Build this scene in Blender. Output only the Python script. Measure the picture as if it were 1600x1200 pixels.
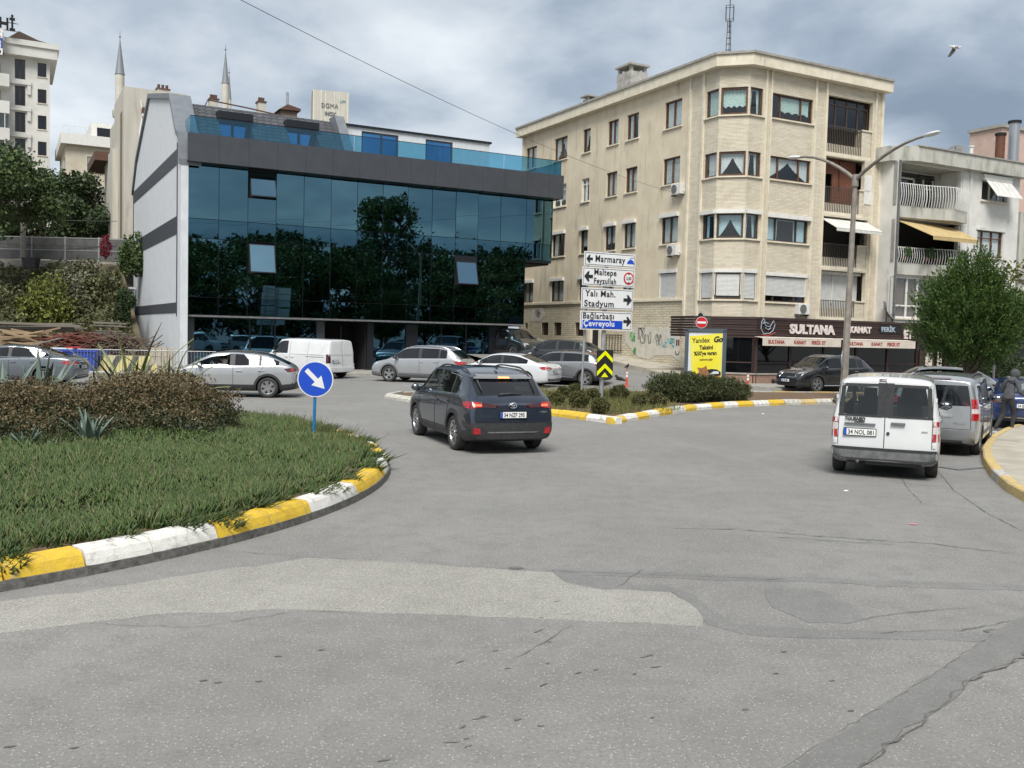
import bpy, bmesh, math, random
import numpy as np
from mathutils import Vector as V, Matrix as MX
from mathutils.bvhtree import BVHTree
random.seed(7); RNG = np.random.default_rng(11)
S = bpy.context.scene; C = S.collection
for o in list(bpy.data.objects): bpy.data.objects.remove(o)
R = math.radians
# ---------------------------------------------------------------- camera
FPX = 1480.0; PITCH = math.atan(80/1480); ROLL = R(1.4); CAMH = 2.3
F_ = V((0, math.cos(PITCH), -math.sin(PITCH))); U0 = V((0, math.sin(PITCH), math.cos(PITCH))); R0 = V((1, 0, 0))
UP = U0*math.cos(ROLL) - R0*math.sin(ROLL); RT = R0*math.cos(ROLL) + U0*math.sin(ROLL)
cd = bpy.data.cameras.new('camera'); cam = bpy.data.objects.new('camera', cd); C.objects.link(cam)
cd.sensor_width = 36; cd.lens = 36*FPX/1600; cd.clip_end = 5000; cd.clip_start = .1
m = MX((RT, UP, -F_)).transposed().to_4x4(); m.translation = V((0, 0, CAMH)); cam.matrix_world = m
S.camera = cam
# ---------------------------------------------------------------- world, sun, exposure
SUN_EL, SUN_AZ = R(54), R(186)      # azimuth measured from +Y clockwise: behind the camera
W = bpy.data.worlds.new('World'); S.world = W; W.use_nodes = True
nt = W.node_tree; nt.nodes.clear(); N = nt.nodes.new; LK = nt.links.new
out = N('ShaderNodeOutputWorld'); bg = N('ShaderNodeBackground'); bg.inputs[1].default_value = .1; LK(bg.outputs[0], out.inputs[0])
sky = N('ShaderNodeTexSky'); sky.sky_type = 'NISHITA'; sky.sun_disc = False; sky.sun_elevation = SUN_EL; sky.sun_rotation = SUN_AZ; sky.dust_density = 2
tc = N('ShaderNodeTexCoord'); sx = N('ShaderNodeSeparateXYZ'); LK(tc.outputs['Generated'], sx.inputs[0])
zz = N('ShaderNodeMath'); zz.operation = 'ADD'; zz.inputs[1].default_value = .30; LK(sx.outputs[2], zz.inputs[0])
zm = N('ShaderNodeMath'); zm.operation = 'MAXIMUM'; zm.inputs[1].default_value = .05; LK(zz.outputs[0], zm.inputs[0])
dv = N('ShaderNodeVectorMath'); dv.operation = 'DIVIDE'; LK(tc.outputs['Generated'], dv.inputs[0])
cb = N('ShaderNodeCombineXYZ'); cb.inputs[2].default_value = 1
LK(zm.outputs[0], cb.inputs[0]); LK(zm.outputs[0], cb.inputs[1]); LK(cb.outputs[0], dv.inputs[1])
def wnoise(scale, detail, dist, off, rough=.55):
    mp = N('ShaderNodeMapping'); mp.inputs['Location'].default_value = off; LK(dv.outputs[0], mp.inputs[0])
    mp.inputs['Scale'].default_value = (1, 1.0, .3)
    n = N('ShaderNodeTexNoise'); n.inputs['Scale'].default_value = scale; n.inputs['Detail'].default_value = detail
    n.inputs['Distortion'].default_value = dist; n.inputs['Roughness'].default_value = rough; LK(mp.outputs[0], n.inputs[0]); return n
n1 = wnoise(.75, 2, .1, (8.3, .6, 0)); n2 = wnoise(2.6, 8, .15, (7.3, 2.2, 0), .52)
mxn = N('ShaderNodeMath'); mxn.operation = 'MULTIPLY_ADD'; LK(n1.outputs[0], mxn.inputs[0]); mxn.inputs[1].default_value = .88
ml = N('ShaderNodeMath'); ml.operation = 'MULTIPLY'; LK(n2.outputs[0], ml.inputs[0]); ml.inputs[1].default_value = .68; LK(ml.outputs[0], mxn.inputs[2])
cr = N('ShaderNodeValToRGB'); LK(mxn.outputs[0], cr.inputs[0])
el = cr.color_ramp.elements
el[0].position = .57; el[0].color = (.80, 1.0, 1.27, 1); el[1].position = .98; el[1].color = (3.3, 3.42, 3.5, 1)
for p, c in ((.675, (1.25, 1.48, 1.76, 1)), (.77, (2.0, 2.2, 2.4, 1)), (.86, (2.55, 2.72, 2.86, 1))): e = el.new(p); e.color = c
mx = N('ShaderNodeMix'); mx.data_type = 'RGBA'; mx.inputs[0].default_value = .94
LK(sky.outputs[0], mx.inputs[6]); LK(cr.outputs[0], mx.inputs[7]); LK(mx.outputs[2], bg.inputs[0])
sl = bpy.data.lights.new('sun', 'SUN'); sl.energy = 1.5; sl.angle = R(28); sl.color = (1, .97, .92)
so = bpy.data.objects.new('sun', sl); C.objects.link(so)
sd = V((math.sin(SUN_AZ)*math.cos(SUN_EL), math.cos(SUN_AZ)*math.cos(SUN_EL), math.sin(SUN_EL)))
so.rotation_euler = sd.to_track_quat('Z', 'Y').to_euler(); so.location = (0, 0, 60)
S.view_settings.view_transform = 'Standard'; S.view_settings.look = 'None'; S.view_settings.gamma = 1
S.view_settings.exposure = 1.6; S.view_settings.use_curve_mapping = False
# ---------------------------------------------------------------- helpers
def gp(px, py, z=0.0):
    "point of the level z that the 1600x1200 photograph shows at a pixel (used to survey the place)"
    d = F_ + RT*((px-800)/FPX) + UP*((600-py)/FPX); t = (z-CAMH)/d.z
    return V((d.x*t, d.y*t, z))
def lin(c): return tuple((x/12.92 if x <= .04045 else ((x+.055)/1.055)**2.4) for x in c)
MATS = {}
def mat(name, col, rough=.6, metal=0, col2=None, ns=8, nd=4, bump=0, bs=40, spec=.5, coat=0, island=None, emit=0, stain=None, lohi=(.35, .65), coord='Object', aniso=None, trans=0):
    if name in MATS: return MATS[name]
    M = bpy.data.materials.new(name); M.use_nodes = True; t = M.node_tree; b = t.nodes['Principled BSDF']; n = t.nodes.new; l = t.links.new
    b.inputs['Base Color'].default_value = (*col, 1); b.inputs['Roughness'].default_value = rough; b.inputs['Metallic'].default_value = metal
    b.inputs['Specular IOR Level'].default_value = spec; b.inputs['Coat Weight'].default_value = coat; b.inputs['Coat Roughness'].default_value = .04
    if emit: b.inputs['Emission Color'].default_value = (*col, 1); b.inputs['Emission Strength'].default_value = emit
    tcn = n('ShaderNodeTexCoord'); src = tcn.outputs[coord]
    if aniso:
        mp = n('ShaderNodeMapping'); mp.inputs['Scale'].default_value = aniso; l(src, mp.inputs[0]); src = mp.outputs[0]
    cur = None
    if island:
        g = n('ShaderNodeNewGeometry'); r = n('ShaderNodeValToRGB'); l(g.outputs['Random Per Island'], r.inputs[0])
        r.color_ramp.interpolation = 'LINEAR'; e = r.color_ramp.elements
        cs = [col]+list(island)
        for i, c in enumerate(cs):
            q = e[0] if i == 0 else (e[1] if i == 1 else e.new(.5)); 
        for i, c in enumerate(cs): e[i].position = i/(len(cs)-1); e[i].color = (*c, 1)
        cur = r.outputs[0]
    if col2:
        tx = n('ShaderNodeTexNoise'); tx.inputs['Scale'].default_value = ns; tx.inputs['Detail'].default_value = nd; l(src, tx.inputs[0])
        r = n('ShaderNodeValToRGB'); l(tx.outputs[0], r.inputs[0]); r.color_ramp.elements[0].position = lohi[0]; r.color_ramp.elements[1].position = lohi[1]
        r.color_ramp.elements[0].color = (*col, 1); r.color_ramp.elements[1].color = (*col2, 1)
        if cur is None: cur = r.outputs[0]
        else:
            mm = n('ShaderNodeMix'); mm.data_type = 'RGBA'; mm.inputs[0].default_value = .5; l(cur, mm.inputs[6]); l(r.outputs[0], mm.inputs[7]); cur = mm.outputs[2]
    if stain:   # (colour, scale, lo, hi, vertical stretch)
        mp = n('ShaderNodeMapping'); mp.inputs['Scale'].default_value = (1, 1, stain[4]); l(tcn.outputs[coord], mp.inputs[0])
        tx = n('ShaderNodeTexNoise'); tx.inputs['Scale'].default_value = stain[1]; tx.inputs['Detail'].default_value = 6; tx.inputs['Roughness'].default_value = .65; l(mp.outputs[0], tx.inputs[0])
        r = n('ShaderNodeMapRange'); r.inputs[1].default_value = stain[2]; r.inputs[2].default_value = stain[3]; l(tx.outputs[0], r.inputs[0])
        mm = n('ShaderNodeMix'); mm.data_type = 'RGBA'; l(r.outputs[0], mm.inputs[0])
        if cur: l(cur, mm.inputs[6])
        else: mm.inputs[6].default_value = (*col, 1)
        mm.inputs[7].default_value = (*stain[0], 1); cur = mm.outputs[2]
    if cur: l(cur, b.inputs['Base Color'])
    if bump:
        tx = n('ShaderNodeTexNoise'); tx.inputs['Scale'].default_value = bs; tx.inputs['Detail'].default_value = 5; l(src, tx.inputs[0])
        bp = n('ShaderNodeBump'); bp.inputs['Strength'].default_value = bump; bp.inputs['Distance'].default_value = .02; l(tx.outputs[0], bp.inputs['Height']); l(bp.outputs[0], b.inputs['Normal'])
    if trans: b.inputs['Transmission Weight'].default_value = trans
    MATS[name] = M; return M
def glassmat(name, tint=(.3, .34, .34), through=.5, base=(.02, .025, .03), ior=1.5, rough=.02, wav=0):
    "window glass: partly see-through, mirror-like at glancing angles"
    if name in MATS: return MATS[name]
    M = bpy.data.materials.new(name); M.use_nodes = True; t = M.node_tree; n = t.nodes.new; l = t.links.new
    b = t.nodes['Principled BSDF']; b.inputs['Base Color'].default_value = (*base, 1); b.inputs['Roughness'].default_value = .3; b.inputs['Specular IOR Level'].default_value = 0
    tr = n('ShaderNodeBsdfTransparent'); tr.inputs[0].default_value = (*tint, 1)
    m1 = n('ShaderNodeMixShader'); m1.inputs[0].default_value = through; l(b.outputs[0], m1.inputs[1]); l(tr.outputs[0], m1.inputs[2])
    gl = n('ShaderNodeBsdfGlossy'); gl.inputs['Roughness'].default_value = rough; gl.inputs[0].default_value = (.95, .97, 1, 1)
    fr = n('ShaderNodeFresnel'); ge = n('ShaderNodeNewGeometry'); io = n('ShaderNodeMapRange'); io.inputs[3].default_value = ior; io.inputs[4].default_value = 1/ior; l(ge.outputs['Backfacing'], io.inputs[0]); l(io.outputs[0], fr.inputs[0])   # same reflectance from both sides of the sheet
    m2 = n('ShaderNodeMixShader'); l(fr.outputs[0], m2.inputs[0]); l(m1.outputs[0], m2.inputs[1]); l(gl.outputs[0], m2.inputs[2])
    if wav:
        tcn = n('ShaderNodeTexCoord'); tx = n('ShaderNodeTexNoise'); tx.inputs['Scale'].default_value = 1.1; tx.inputs['Detail'].default_value = 1; l(tcn.outputs['Object'], tx.inputs[0])
        bp = n('ShaderNodeBump'); bp.inputs['Strength'].default_value = wav; bp.inputs['Distance'].default_value = .05; l(tx.outputs[0], bp.inputs['Height']); l(bp.outputs[0], gl.inputs['Normal'])
    l(m2.outputs[0], t.nodes['Material Output'].inputs[0]); MATS[name] = M; return M
def link(o, parent=None):
    C.objects.link(o)
    if parent is not None: o.parent = parent
    return o
def tag(o, label=None, cat=None, group=None, kind=None):
    if label: o['label'] = label
    if cat: o['category'] = cat
    if group: o['group'] = group
    if kind: o['kind'] = kind
    return o
def thing(name, label, cat, loc=(0, 0, 0), rz=0, group=None):
    o = bpy.data.objects.new(name, None); o.empty_display_size = .2; o.location = loc; o.rotation_euler = (0, 0, rz); C.objects.link(o)
    return tag(o, label, cat, group)
class MB:
    def __init__(s): s.v = []; s.f = []
    def poly(s, pts):
        b = len(s.v); s.v += [tuple(p) for p in pts]; s.f.append(tuple(range(b, b+len(pts)))); return s
    def hexa(s, p):
        b = len(s.v); s.v += [tuple(q) for q in p]
        for f in ((0, 3, 2, 1), (4, 5, 6, 7), (0, 1, 5, 4), (1, 2, 6, 5), (2, 3, 7, 6), (3, 0, 4, 7)): s.f.append(tuple(b+i for i in f))
        return s
    def box(s, x0, x1, y0, y1, z0, z1):
        return s.hexa([(x0, y0, z0), (x1, y0, z0), (x1, y1, z0), (x0, y1, z0), (x0, y0, z1), (x1, y0, z1), (x1, y1, z1), (x0, y1, z1)])
    def obox(s, c, size, rot):
        c = V(c); h = V(size)/2
        return s.hexa([c+rot@V((sx*h.x, sy*h.y, sz*h.z)) for sz in (-1, 1) for sx, sy in ((-1, -1), (1, -1), (1, 1), (-1, 1))])
    def bar(s, p, q, w, h=None, up=(0, 0, 1)):
        p, q = V(p), V(q); d = (q-p).normalized(); a = d.cross(V(up))
        a = (V((1, 0, 0)) if a.length < 1e-4 else a).normalized(); b = a.cross(d); h = h or w
        return s.hexa([e+a*(i*w/2)+b*(j*h/2) for e in (p, q) for i, j in ((-1, -1), (1, -1), (1, 1), (-1, 1))])
    def prism(s, pts, vec):
        n = len(pts); b = len(s.v); vec = V(vec); pts = [V(p) for p in pts]
        s.v += [tuple(p) for p in pts]+[tuple(p+vec) for p in pts]
        s.f.append(tuple(range(b+n-1, b-1, -1))); s.f.append(tuple(range(b+n, b+2*n)))
        for i in range(n): j = (i+1) % n; s.f.append((b+i, b+j, b+n+j, b+n+i))
        return s
    def tube(s, pts, r, n=6, cap=True):
        pts = [V(p) for p in pts]; rs = r if isinstance(r, (list, tuple)) else [r]*len(pts); b = len(s.v); pa = None
        for i, p in enumerate(pts):
            d = (pts[min(i+1, len(pts)-1)]-pts[max(i-1, 0)]).normalized()
            a = pa-d*pa.dot(d) if pa is not None else d.cross(V((0, 0, 1)) if abs(d.z) < .9 else V((1, 0, 0)))
            a.normalize(); pa = a; c = d.cross(a)
            for k in range(n):
                t = 2*math.pi*k/n; s.v.append(tuple(p+(a*math.cos(t)+c*math.sin(t))*rs[i]))
        for i in range(len(pts)-1):
            for k in range(n):
                k2 = (k+1) % n; s.f.append((b+i*n+k, b+i*n+k2, b+(i+1)*n+k2, b+(i+1)*n+k))
        if cap:
            s.f.append(tuple(b+n-1-k for k in range(n))); e = b+(len(pts)-1)*n; s.f.append(tuple(e+k for k in range(n)))
        return s
    def cyl(s, p, q, r, r2=None, n=14): return s.tube([p, q], [r, r if r2 is None else r2], n)
    def lathe(s, prof, n=24, axis='z', c=(0, 0, 0), a0=0, a1=2*math.pi):
        b = len(s.v); full = abs(a1-a0-2*math.pi) < 1e-6; k = n if full else n+1
        for i in range(k):
            t = a0+(a1-a0)*i/n
            for r, h in prof:
                x, y = r*math.cos(t), r*math.sin(t)
                p = (x, y, h) if axis == 'z' else ((x, h, y) if axis == 'y' else (h, x, y))
                s.v.append((p[0]+c[0], p[1]+c[1], p[2]+c[2]))
        m_ = len(prof)
        for i in range(n):
            j = (i+1) % k
            for q in range(m_-1): s.f.append((b+i*m_+q, b+j*m_+q, b+j*m_+q+1, b+i*m_+q+1))
        return s
    def ball(s, c, r, n=10, m_=7):
        rx, ry, rz = (r, r, r) if not isinstance(r, (tuple, list)) else r; b = len(s.v); c = V(c)
        for i in range(m_+1):
            a = math.pi*i/m_
            for k in range(n):
                t = 2*math.pi*k/n; s.v.append((c.x+rx*math.sin(a)*math.cos(t), c.y+ry*math.sin(a)*math.sin(t), c.z+rz*math.cos(a)))
        for i in range(m_):
            for k in range(n): s.f.append((b+i*n+k, b+(i+1)*n+k, b+(i+1)*n+(k+1) % n, b+i*n+(k+1) % n))
        return s
    def mesh(s, name, smooth=False):
        me = bpy.data.meshes.new(name); me.from_pydata(s.v, [], s.f); me.update()
        if smooth:
            me.polygons.foreach_set('use_smooth', [True]*len(me.polygons))
        return me
    def build(s, name, material, parent=None, smooth=False, angle=40, bevel=0, fixn=True):
        me = s.mesh(name)
        bm = bmesh.new(); bm.from_mesh(me)
        if smooth: bmesh.ops.remove_doubles(bm, verts=bm.verts, dist=1e-5)
        if fixn: bmesh.ops.recalc_face_normals(bm, faces=bm.faces)
        if bevel: bmesh.ops.bevel(bm, geom=bm.edges[:], offset=bevel, segments=2, affect='EDGES', profile=.6)
        bm.to_mesh(me); bm.free()
        if smooth:
            me.polygons.foreach_set('use_smooth', [True]*len(me.polygons)); me.set_sharp_from_angle(angle=R(angle))
        me.materials.append(material); o = bpy.data.objects.new(name, me); return link(o, parent)
def copy_tree(o, parent=None):
    c = o.copy(); C.objects.link(c); c.parent = parent
    for ch in list(o.children): copy_tree(ch, c)
    return c
def share(name, src, parent, loc, rot=(0, 0, 0), scale=(1, 1, 1)):
    o = bpy.data.objects.new(name, src); o.location = loc; o.rotation_euler = rot; o.scale = scale; return link(o, parent)
def text(name, s, size, material, parent, mtx, ext=.004, sx_=1.0, align='LEFT', bold=0, shear=0, spacing=1.0):
    cu = bpy.data.curves.new(name, 'FONT'); cu.body = s; cu.size = size; cu.extrude = ext; cu.align_x = align; cu.offset = bold; cu.shear = shear
    cu.space_character = spacing; cu.resolution_u = 3
    t = bpy.data.objects.new(name, cu); C.objects.link(t)
    dg = bpy.context.evaluated_depsgraph_get(); me = bpy.data.meshes.new_from_object(t.evaluated_get(dg))
    C.objects.unlink(t); bpy.data.objects.remove(t); bpy.data.curves.remove(cu)
    me.materials.clear(); me.materials.append(material); me.name = name
    o = bpy.data.objects.new(name, me); link(o, parent); o.matrix_basis = mtx @ MX.Diagonal((sx_, 1, 1, 1)); return o
def facing(o, right, up=(0, 0, 1)):
    "matrix whose X is `right`, Y is `up`, at o (for lettering on a face)"
    r = V(right).normalized(); u = V(up).normalized(); n = r.cross(u); mm = MX((r, u, n)).transposed().to_4x4(); mm.translation = V(o); return mm
def np_mesh(name, verts, quads, material, parent=None, smooth=False):
    me = bpy.data.meshes.new(name); nv, nq = len(verts), len(quads); k = quads.shape[1]
    me.vertices.add(nv); me.vertices.foreach_set('co', verts.astype(np.float32).ravel())
    me.loops.add(nq*k); me.loops.foreach_set('vertex_index', quads.astype(np.int32).ravel())
    me.polygons.add(nq); me.polygons.foreach_set('loop_start', np.arange(0, nq*k, k, dtype=np.int32))
    me.update(calc_edges=True); me.materials.append(material)
    if smooth: me.polygons.foreach_set('use_smooth', [True]*nq)
    return link(bpy.data.objects.new(name, me), parent)
def unit(a): return a/np.maximum(np.linalg.norm(a, axis=1, keepdims=True), 1e-9)
def leaf_arrays(cen, size, aspect=.5, dirs=None, spread=1.0, fold=.25):
    "one folded diamond-shaped leaf (a single quad) at each centre"
    n = len(cen); d = RNG.normal(size=(n, 3))
    if dirs is not None: d = unit(d)*spread + dirs
    d = unit(d); s = unit(np.cross(d, RNG.normal(size=(n, 3)))); nn = np.cross(d, s)
    L = (size*(.6+.8*RNG.random(n)))[:, None]; w = L*aspect
    v = np.stack([cen-d*L*.5, cen+s*w*.5+nn*L*fold*.3, cen+d*L*.5, cen-s*w*.5+nn*L*fold*.3], 1).reshape(-1, 3)
    return v, np.arange(4*n).reshape(n, 4)
def in_blobs(blobs, n, shell=.55, lump=.16, seed=0):
    "n points spread through the outer part of a set of (centre, radii) blobs, with a lumpy outline"
    w = np.array([b[1][0]*b[1][1]+b[1][1]*b[1][2]+b[1][0]*b[1][2] for b in blobs]); idx = RNG.choice(len(blobs), n, p=w/w.sum())
    c = np.array([b[0] for b in blobs])[idx]; r = np.array([b[1] for b in blobs])[idx]
    d = unit(RNG.normal(size=(n, 3))); k = shell+(1-shell)*RNG.random(n)**.6
    ph = idx*1.7+seed
    k *= 1+lump*(np.sin(d[:, 0]*7+ph)+np.sin(d[:, 1]*8+ph*1.3)+np.sin(d[:, 2]*9+ph*.7))/1.7 + lump*.5*(np.sin(d[:, 0]*19+ph)*np.sin(d[:, 2]*17+ph))
    return c+d*r*k[:, None], d
def slab(name, pts, z0, z1, material, parent=None, kind='structure'):
    "a flat sheet or low block over a ground polygon"
    mb = MB(); P = [(p[0], p[1], z0) for p in pts]
    if z1-z0 < 1e-6: mb.poly(P)
    else: mb.prism(P, (0, 0, z1-z0))
    bm = bmesh.new(); me = mb.mesh(name); bm.from_mesh(me); bmesh.ops.recalc_face_normals(bm, faces=bm.faces); bmesh.ops.triangulate(bm, faces=bm.faces)
    for f in bm.faces:
        if z1-z0 < 1e-6 and f.normal.z < 0: f.normal_flip()
    bm.to_mesh(me); bm.free(); me.materials.append(material); o = link(bpy.data.objects.new(name, me), parent)
    if kind and parent is None: o['kind'] = kind
    return o
# ---------------------------------------------------------------- frames of the two street fronts
UA = R(28.21); U2 = V((math.cos(UA), math.sin(UA), 0)); V2 = V((-math.sin(UA), math.cos(UA), 0))
GL0 = V((-15.474, 44.964, 0)); BK = V((10.525, 47.215, 0))
def gl(x, y, z=0): return GL0+U2*x+V2*y+V((0, 0, z))
def bk(x, y, z=0): return BK+U2*x+V2*y+V((0, 0, z))
# ---------------------------------------------------------------- ground materials
def asphalt(name, base, dark, lite, grain=95, rough=.85, speck=.62):
    M = bpy.data.materials.new(name); M.use_nodes = True; t = M.node_tree; n = t.nodes.new; l = t.links.new; b = t.nodes['Principled BSDF']
    b.inputs['Roughness'].default_value = rough; b.inputs['Specular IOR Level'].default_value = .3
    tcn = n('ShaderNodeTexCoord'); o = tcn.outputs['Object']
    def noise(sc, de, ro=.55):
        x = n('ShaderNodeTexNoise'); x.inputs['Scale'].default_value = sc; x.inputs['Detail'].default_value = de; x.inputs['Roughness'].default_value = ro; l(o, x.inputs[0]); return x.outputs[0]
    def mixc(fac, a, c):
        m_ = n('ShaderNodeMix'); m_.data_type = 'RGBA'; l(fac, m_.inputs[0])
        for i, q in ((6, a), (7, c)):
            if isinstance(q, tuple): m_.inputs[i].default_value = (*q, 1)
            else: l(q, m_.inputs[i])
        return m_.outputs[2]
    def rng(v_, a, c, d=0., e=1.):
        r = n('ShaderNodeMapRange'); r.inputs[1].default_value = a; r.inputs[2].default_value = c; r.inputs[3].default_value = d; r.inputs[4].default_value = e; l(v_, r.inputs[0]); return r.outputs[0]
    big = noise(.35, 5, .6); mid = noise(3.1, 6, .65); fine = noise(grain, 3, .7)
    c = mixc(rng(big, .35, .68), tuple(x*.9 for x in base), tuple(x*1.13 for x in base))
    sv = n('ShaderNodeVectorMath'); sv.operation = 'SUBTRACT'; sv.inputs[1].default_value = (-11.32, 14.22, 0); l(o, sv.inputs[0]); ln = n('ShaderNodeVectorMath'); ln.operation = 'LENGTH'; l(sv.outputs[0], ln.inputs[0])
    cx_ = n('ShaderNodeCombineXYZ'); l(ln.outputs['Value'], cx_.inputs[0]); sx_ = n('ShaderNodeVectorMath'); sx_.operation = 'MULTIPLY_ADD'; sx_.inputs[1].default_value = (.05, .05, 0); l(o, sx_.inputs[0]); l(cx_.outputs[0], sx_.inputs[2])
    ring = n('ShaderNodeTexNoise'); ring.inputs['Scale'].default_value = .75; ring.inputs['Detail'].default_value = 3; l(sx_.outputs[0], ring.inputs[0])
    c = mixc(rng(ring.outputs[0], .40, .30, 0, .45), c, tuple(x*.72 for x in base)); c = mixc(rng(ring.outputs[0], .58, .72, 0, .5), c, tuple(x*1.18 for x in base))
    oil = noise(.9, 7, .7); c = mixc(rng(oil, .60, .74, 0, .55), c, tuple(x*.62 for x in base))
    c = mixc(rng(mid, .45, .70, 0, .6), c, tuple(x*.74 for x in base))
    c = mixc(rng(fine, .40, .30), c, dark); c = mixc(rng(fine, speck, speck+.09, 0, .9), c, lite)
    vo = n('ShaderNodeTexVoronoi'); vo.inputs['Scale'].default_value = 30; l(o, vo.inputs[0])
    g2 = noise(38, 4, .75); c = mixc(rng(g2, .46, .36, 0, .55), c, dark); c = mixc(rng(g2, .58, .68, 0, .6), c, lite)
    c = mixc(rng(vo.outputs['Distance'], .20, .10, 0, .75), c, tuple(x*1.25 for x in lite))
    l(c, b.inputs['Base Color'])
    bp = n('ShaderNodeBump'); bp.inputs['Strength'].default_value = .5; bp.inputs['Distance'].default_value = .01; l(fine, bp.inputs['Height']); l(bp.outputs[0], b.inputs['Normal'])
    MATS[name] = M; return M
ASPH = asphalt('asphalt', (.214, .208, .196), (.108, .105, .099), (.40, .39, .37))
ASPH2 = asphalt('asphalt_coarse', (.275, .265, .238), (.13, .125, .11), (.47, .455, .41), 70, .9, .56)
ASPH3 = asphalt('asphalt_sealed', (.19, .186, .178), (.115, .113, .108), (.32, .315, .30), 110, .75, .68)
ASPH4 = asphalt('asphalt_smooth', (.180, .176, .167), (.125, .122, .116), (.26, .255, .243), 140, .8, .66)
TAR = mat('tar', (.075, .073, .069), .85, col2=(.15, .146, .137), ns=14)
CONC = mat('concrete', (.36, .345, .31), .85, col2=(.27, .255, .225), ns=3, nd=8, bump=.3, bs=60, stain=((.16, .15, .13), 1.2, .55, .8, 1))
PAVE = mat('paving_concrete', (.42, .385, .315), .85, col2=(.33, .30, .245), ns=2.2, nd=8, bump=.25, bs=50, stain=((.22, .2, .16), .9, .55, .8, 1))
DIRT = mat('soil', (.095, .06, .035), .95, col2=(.17, .11, .065), ns=14, nd=6, bump=.8, bs=60)
KERBC = mat('kerb_concrete', (.14, .135, .125), .9, col2=(.07, .067, .06), ns=16, nd=6, bump=.5, bs=70)
wornp = dict(ns=9, nd=6, bump=.35, bs=60, lohi=(.3, .7))
KY = mat('kerb_yellow_paint', (.70, .46, .025), .6, col2=(.56, .37, .04), stain=((.26, .23, .18), 7, .57, .70, 1), **wornp)
KW = mat('kerb_white_paint', (.70, .69, .65), .65, col2=(.60, .58, .53), stain=((.24, .225, .195), 7, .54, .70, 1), **wornp)
KYF = mat('kerb_faded_yellow_paint', (.62, .42, .09), .7, col2=(.45, .36, .2), stain=((.3, .28, .24), 8, .5, .65, 1), **wornp)
KWF = mat('kerb_faded_white_paint', (.55, .53, .47), .75, col2=(.42, .40, .35), stain=((.26, .25, .22), 8, .5, .65, 1), **wornp)
# ---------------------------------------------------------------- ground sheet, patches, cracks
g = slab('ground', [(-1500, -1500), (1500, -1500), (1500, 1500), (-1500, 1500)], 0, 0, ASPH)
GRD = g
def px(pts, z=0): return [gp(a, b, z) for a, b in pts]
def wob(pts, amp, seg=.25, seed=1):
    rr = random.Random(seed); o = []
    for i, p in enumerate(pts):
        q = pts[(i+1) % len(pts)]; n = max(1, int((q-p).length/seg))
        for k in range(n):
            e = p.lerp(q, k/n); o.append(V((e.x+rr.gauss(0, amp), e.y+rr.gauss(0, amp), e.z)))
    return o
def patch(pts, z, m_, amp=.02, seed=1): return slab('asphalt_patch', wob(px(pts), amp, .2, seed), -.01, z, m_, g)
patch([(120, 925), (330, 893), (480, 872), (640, 879), (800, 890), (862, 893), (885, 908), (940, 917), (1050, 922), (1085, 945), (1106, 978), (800, 965), (470, 952), (240, 962), (0, 989), (-80, 985), (-80, 950)], .003, ASPH2, .022, 2)
patch([(862, 891), (1000, 893), (1300, 903), (1420, 908), (1600, 914), (1680, 917), (1680, 926), (1600, 922), (1400, 917), (1290, 911), (1000, 902), (905, 900), (1010, 914), (1058, 919), (1085, 928), (1118, 958), (1150, 976), (1300, 985), (1555, 990), (1552, 1001), (1300, 999), (1160, 992), (1102, 974), (1084, 946), (1048, 925), (940, 921), (884, 911)], .0045, ASPH3, .02, 3)
patch([(1195, 922), (1216, 920), (1240, 920), (1266, 922), (1290, 926), (1310, 934), (1326, 944), (1338, 955), (1342, 966), (1322, 974), (1295, 975), (1262, 970), (1235, 961), (1212, 948), (1200, 935)], .0045, ASPH3, .03, 4)
patch([(1200, 1210), (1290, 1157), (1400, 1090), (1490, 1032), (1552, 990), (1600, 966), (1680, 928), (1680, 985), (1600, 1021), (1560, 1044), (1512, 1064), (1462, 1112), (1400, 1158), (1335, 1210)], .0055, ASPH4, .018, 5)
def strip(mb, pts, w, jit, seed):
    rr = random.Random(seed); P = wob([V(p) for p in pts]+[], 0, .09, seed) if False else []
    for i in range(len(pts)-1):
        n = max(2, int((pts[i+1]-pts[i]).length/.08))
        for k in range(n): P.append(pts[i].lerp(pts[i+1], k/n)+V((rr.gauss(0, jit), rr.gauss(0, jit), 0)))
    P.append(pts[-1]); L = []; Rr = []
    for i, p in enumerate(P):
        d = (P[min(i+1, len(P)-1)]-P[max(i-1, 0)]).normalized(); a = V((-d.y, d.x, 0)); ww = w*.62*(.2+1.1*rr.random()) if 0 < i < len(P)-1 else .001
        L.append(p+a*ww/2); Rr.append(p-a*ww/2)
    for i in range(len(P)-1): mb.poly([L[i], L[i+1], Rr[i+1], Rr[i]])
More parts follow.
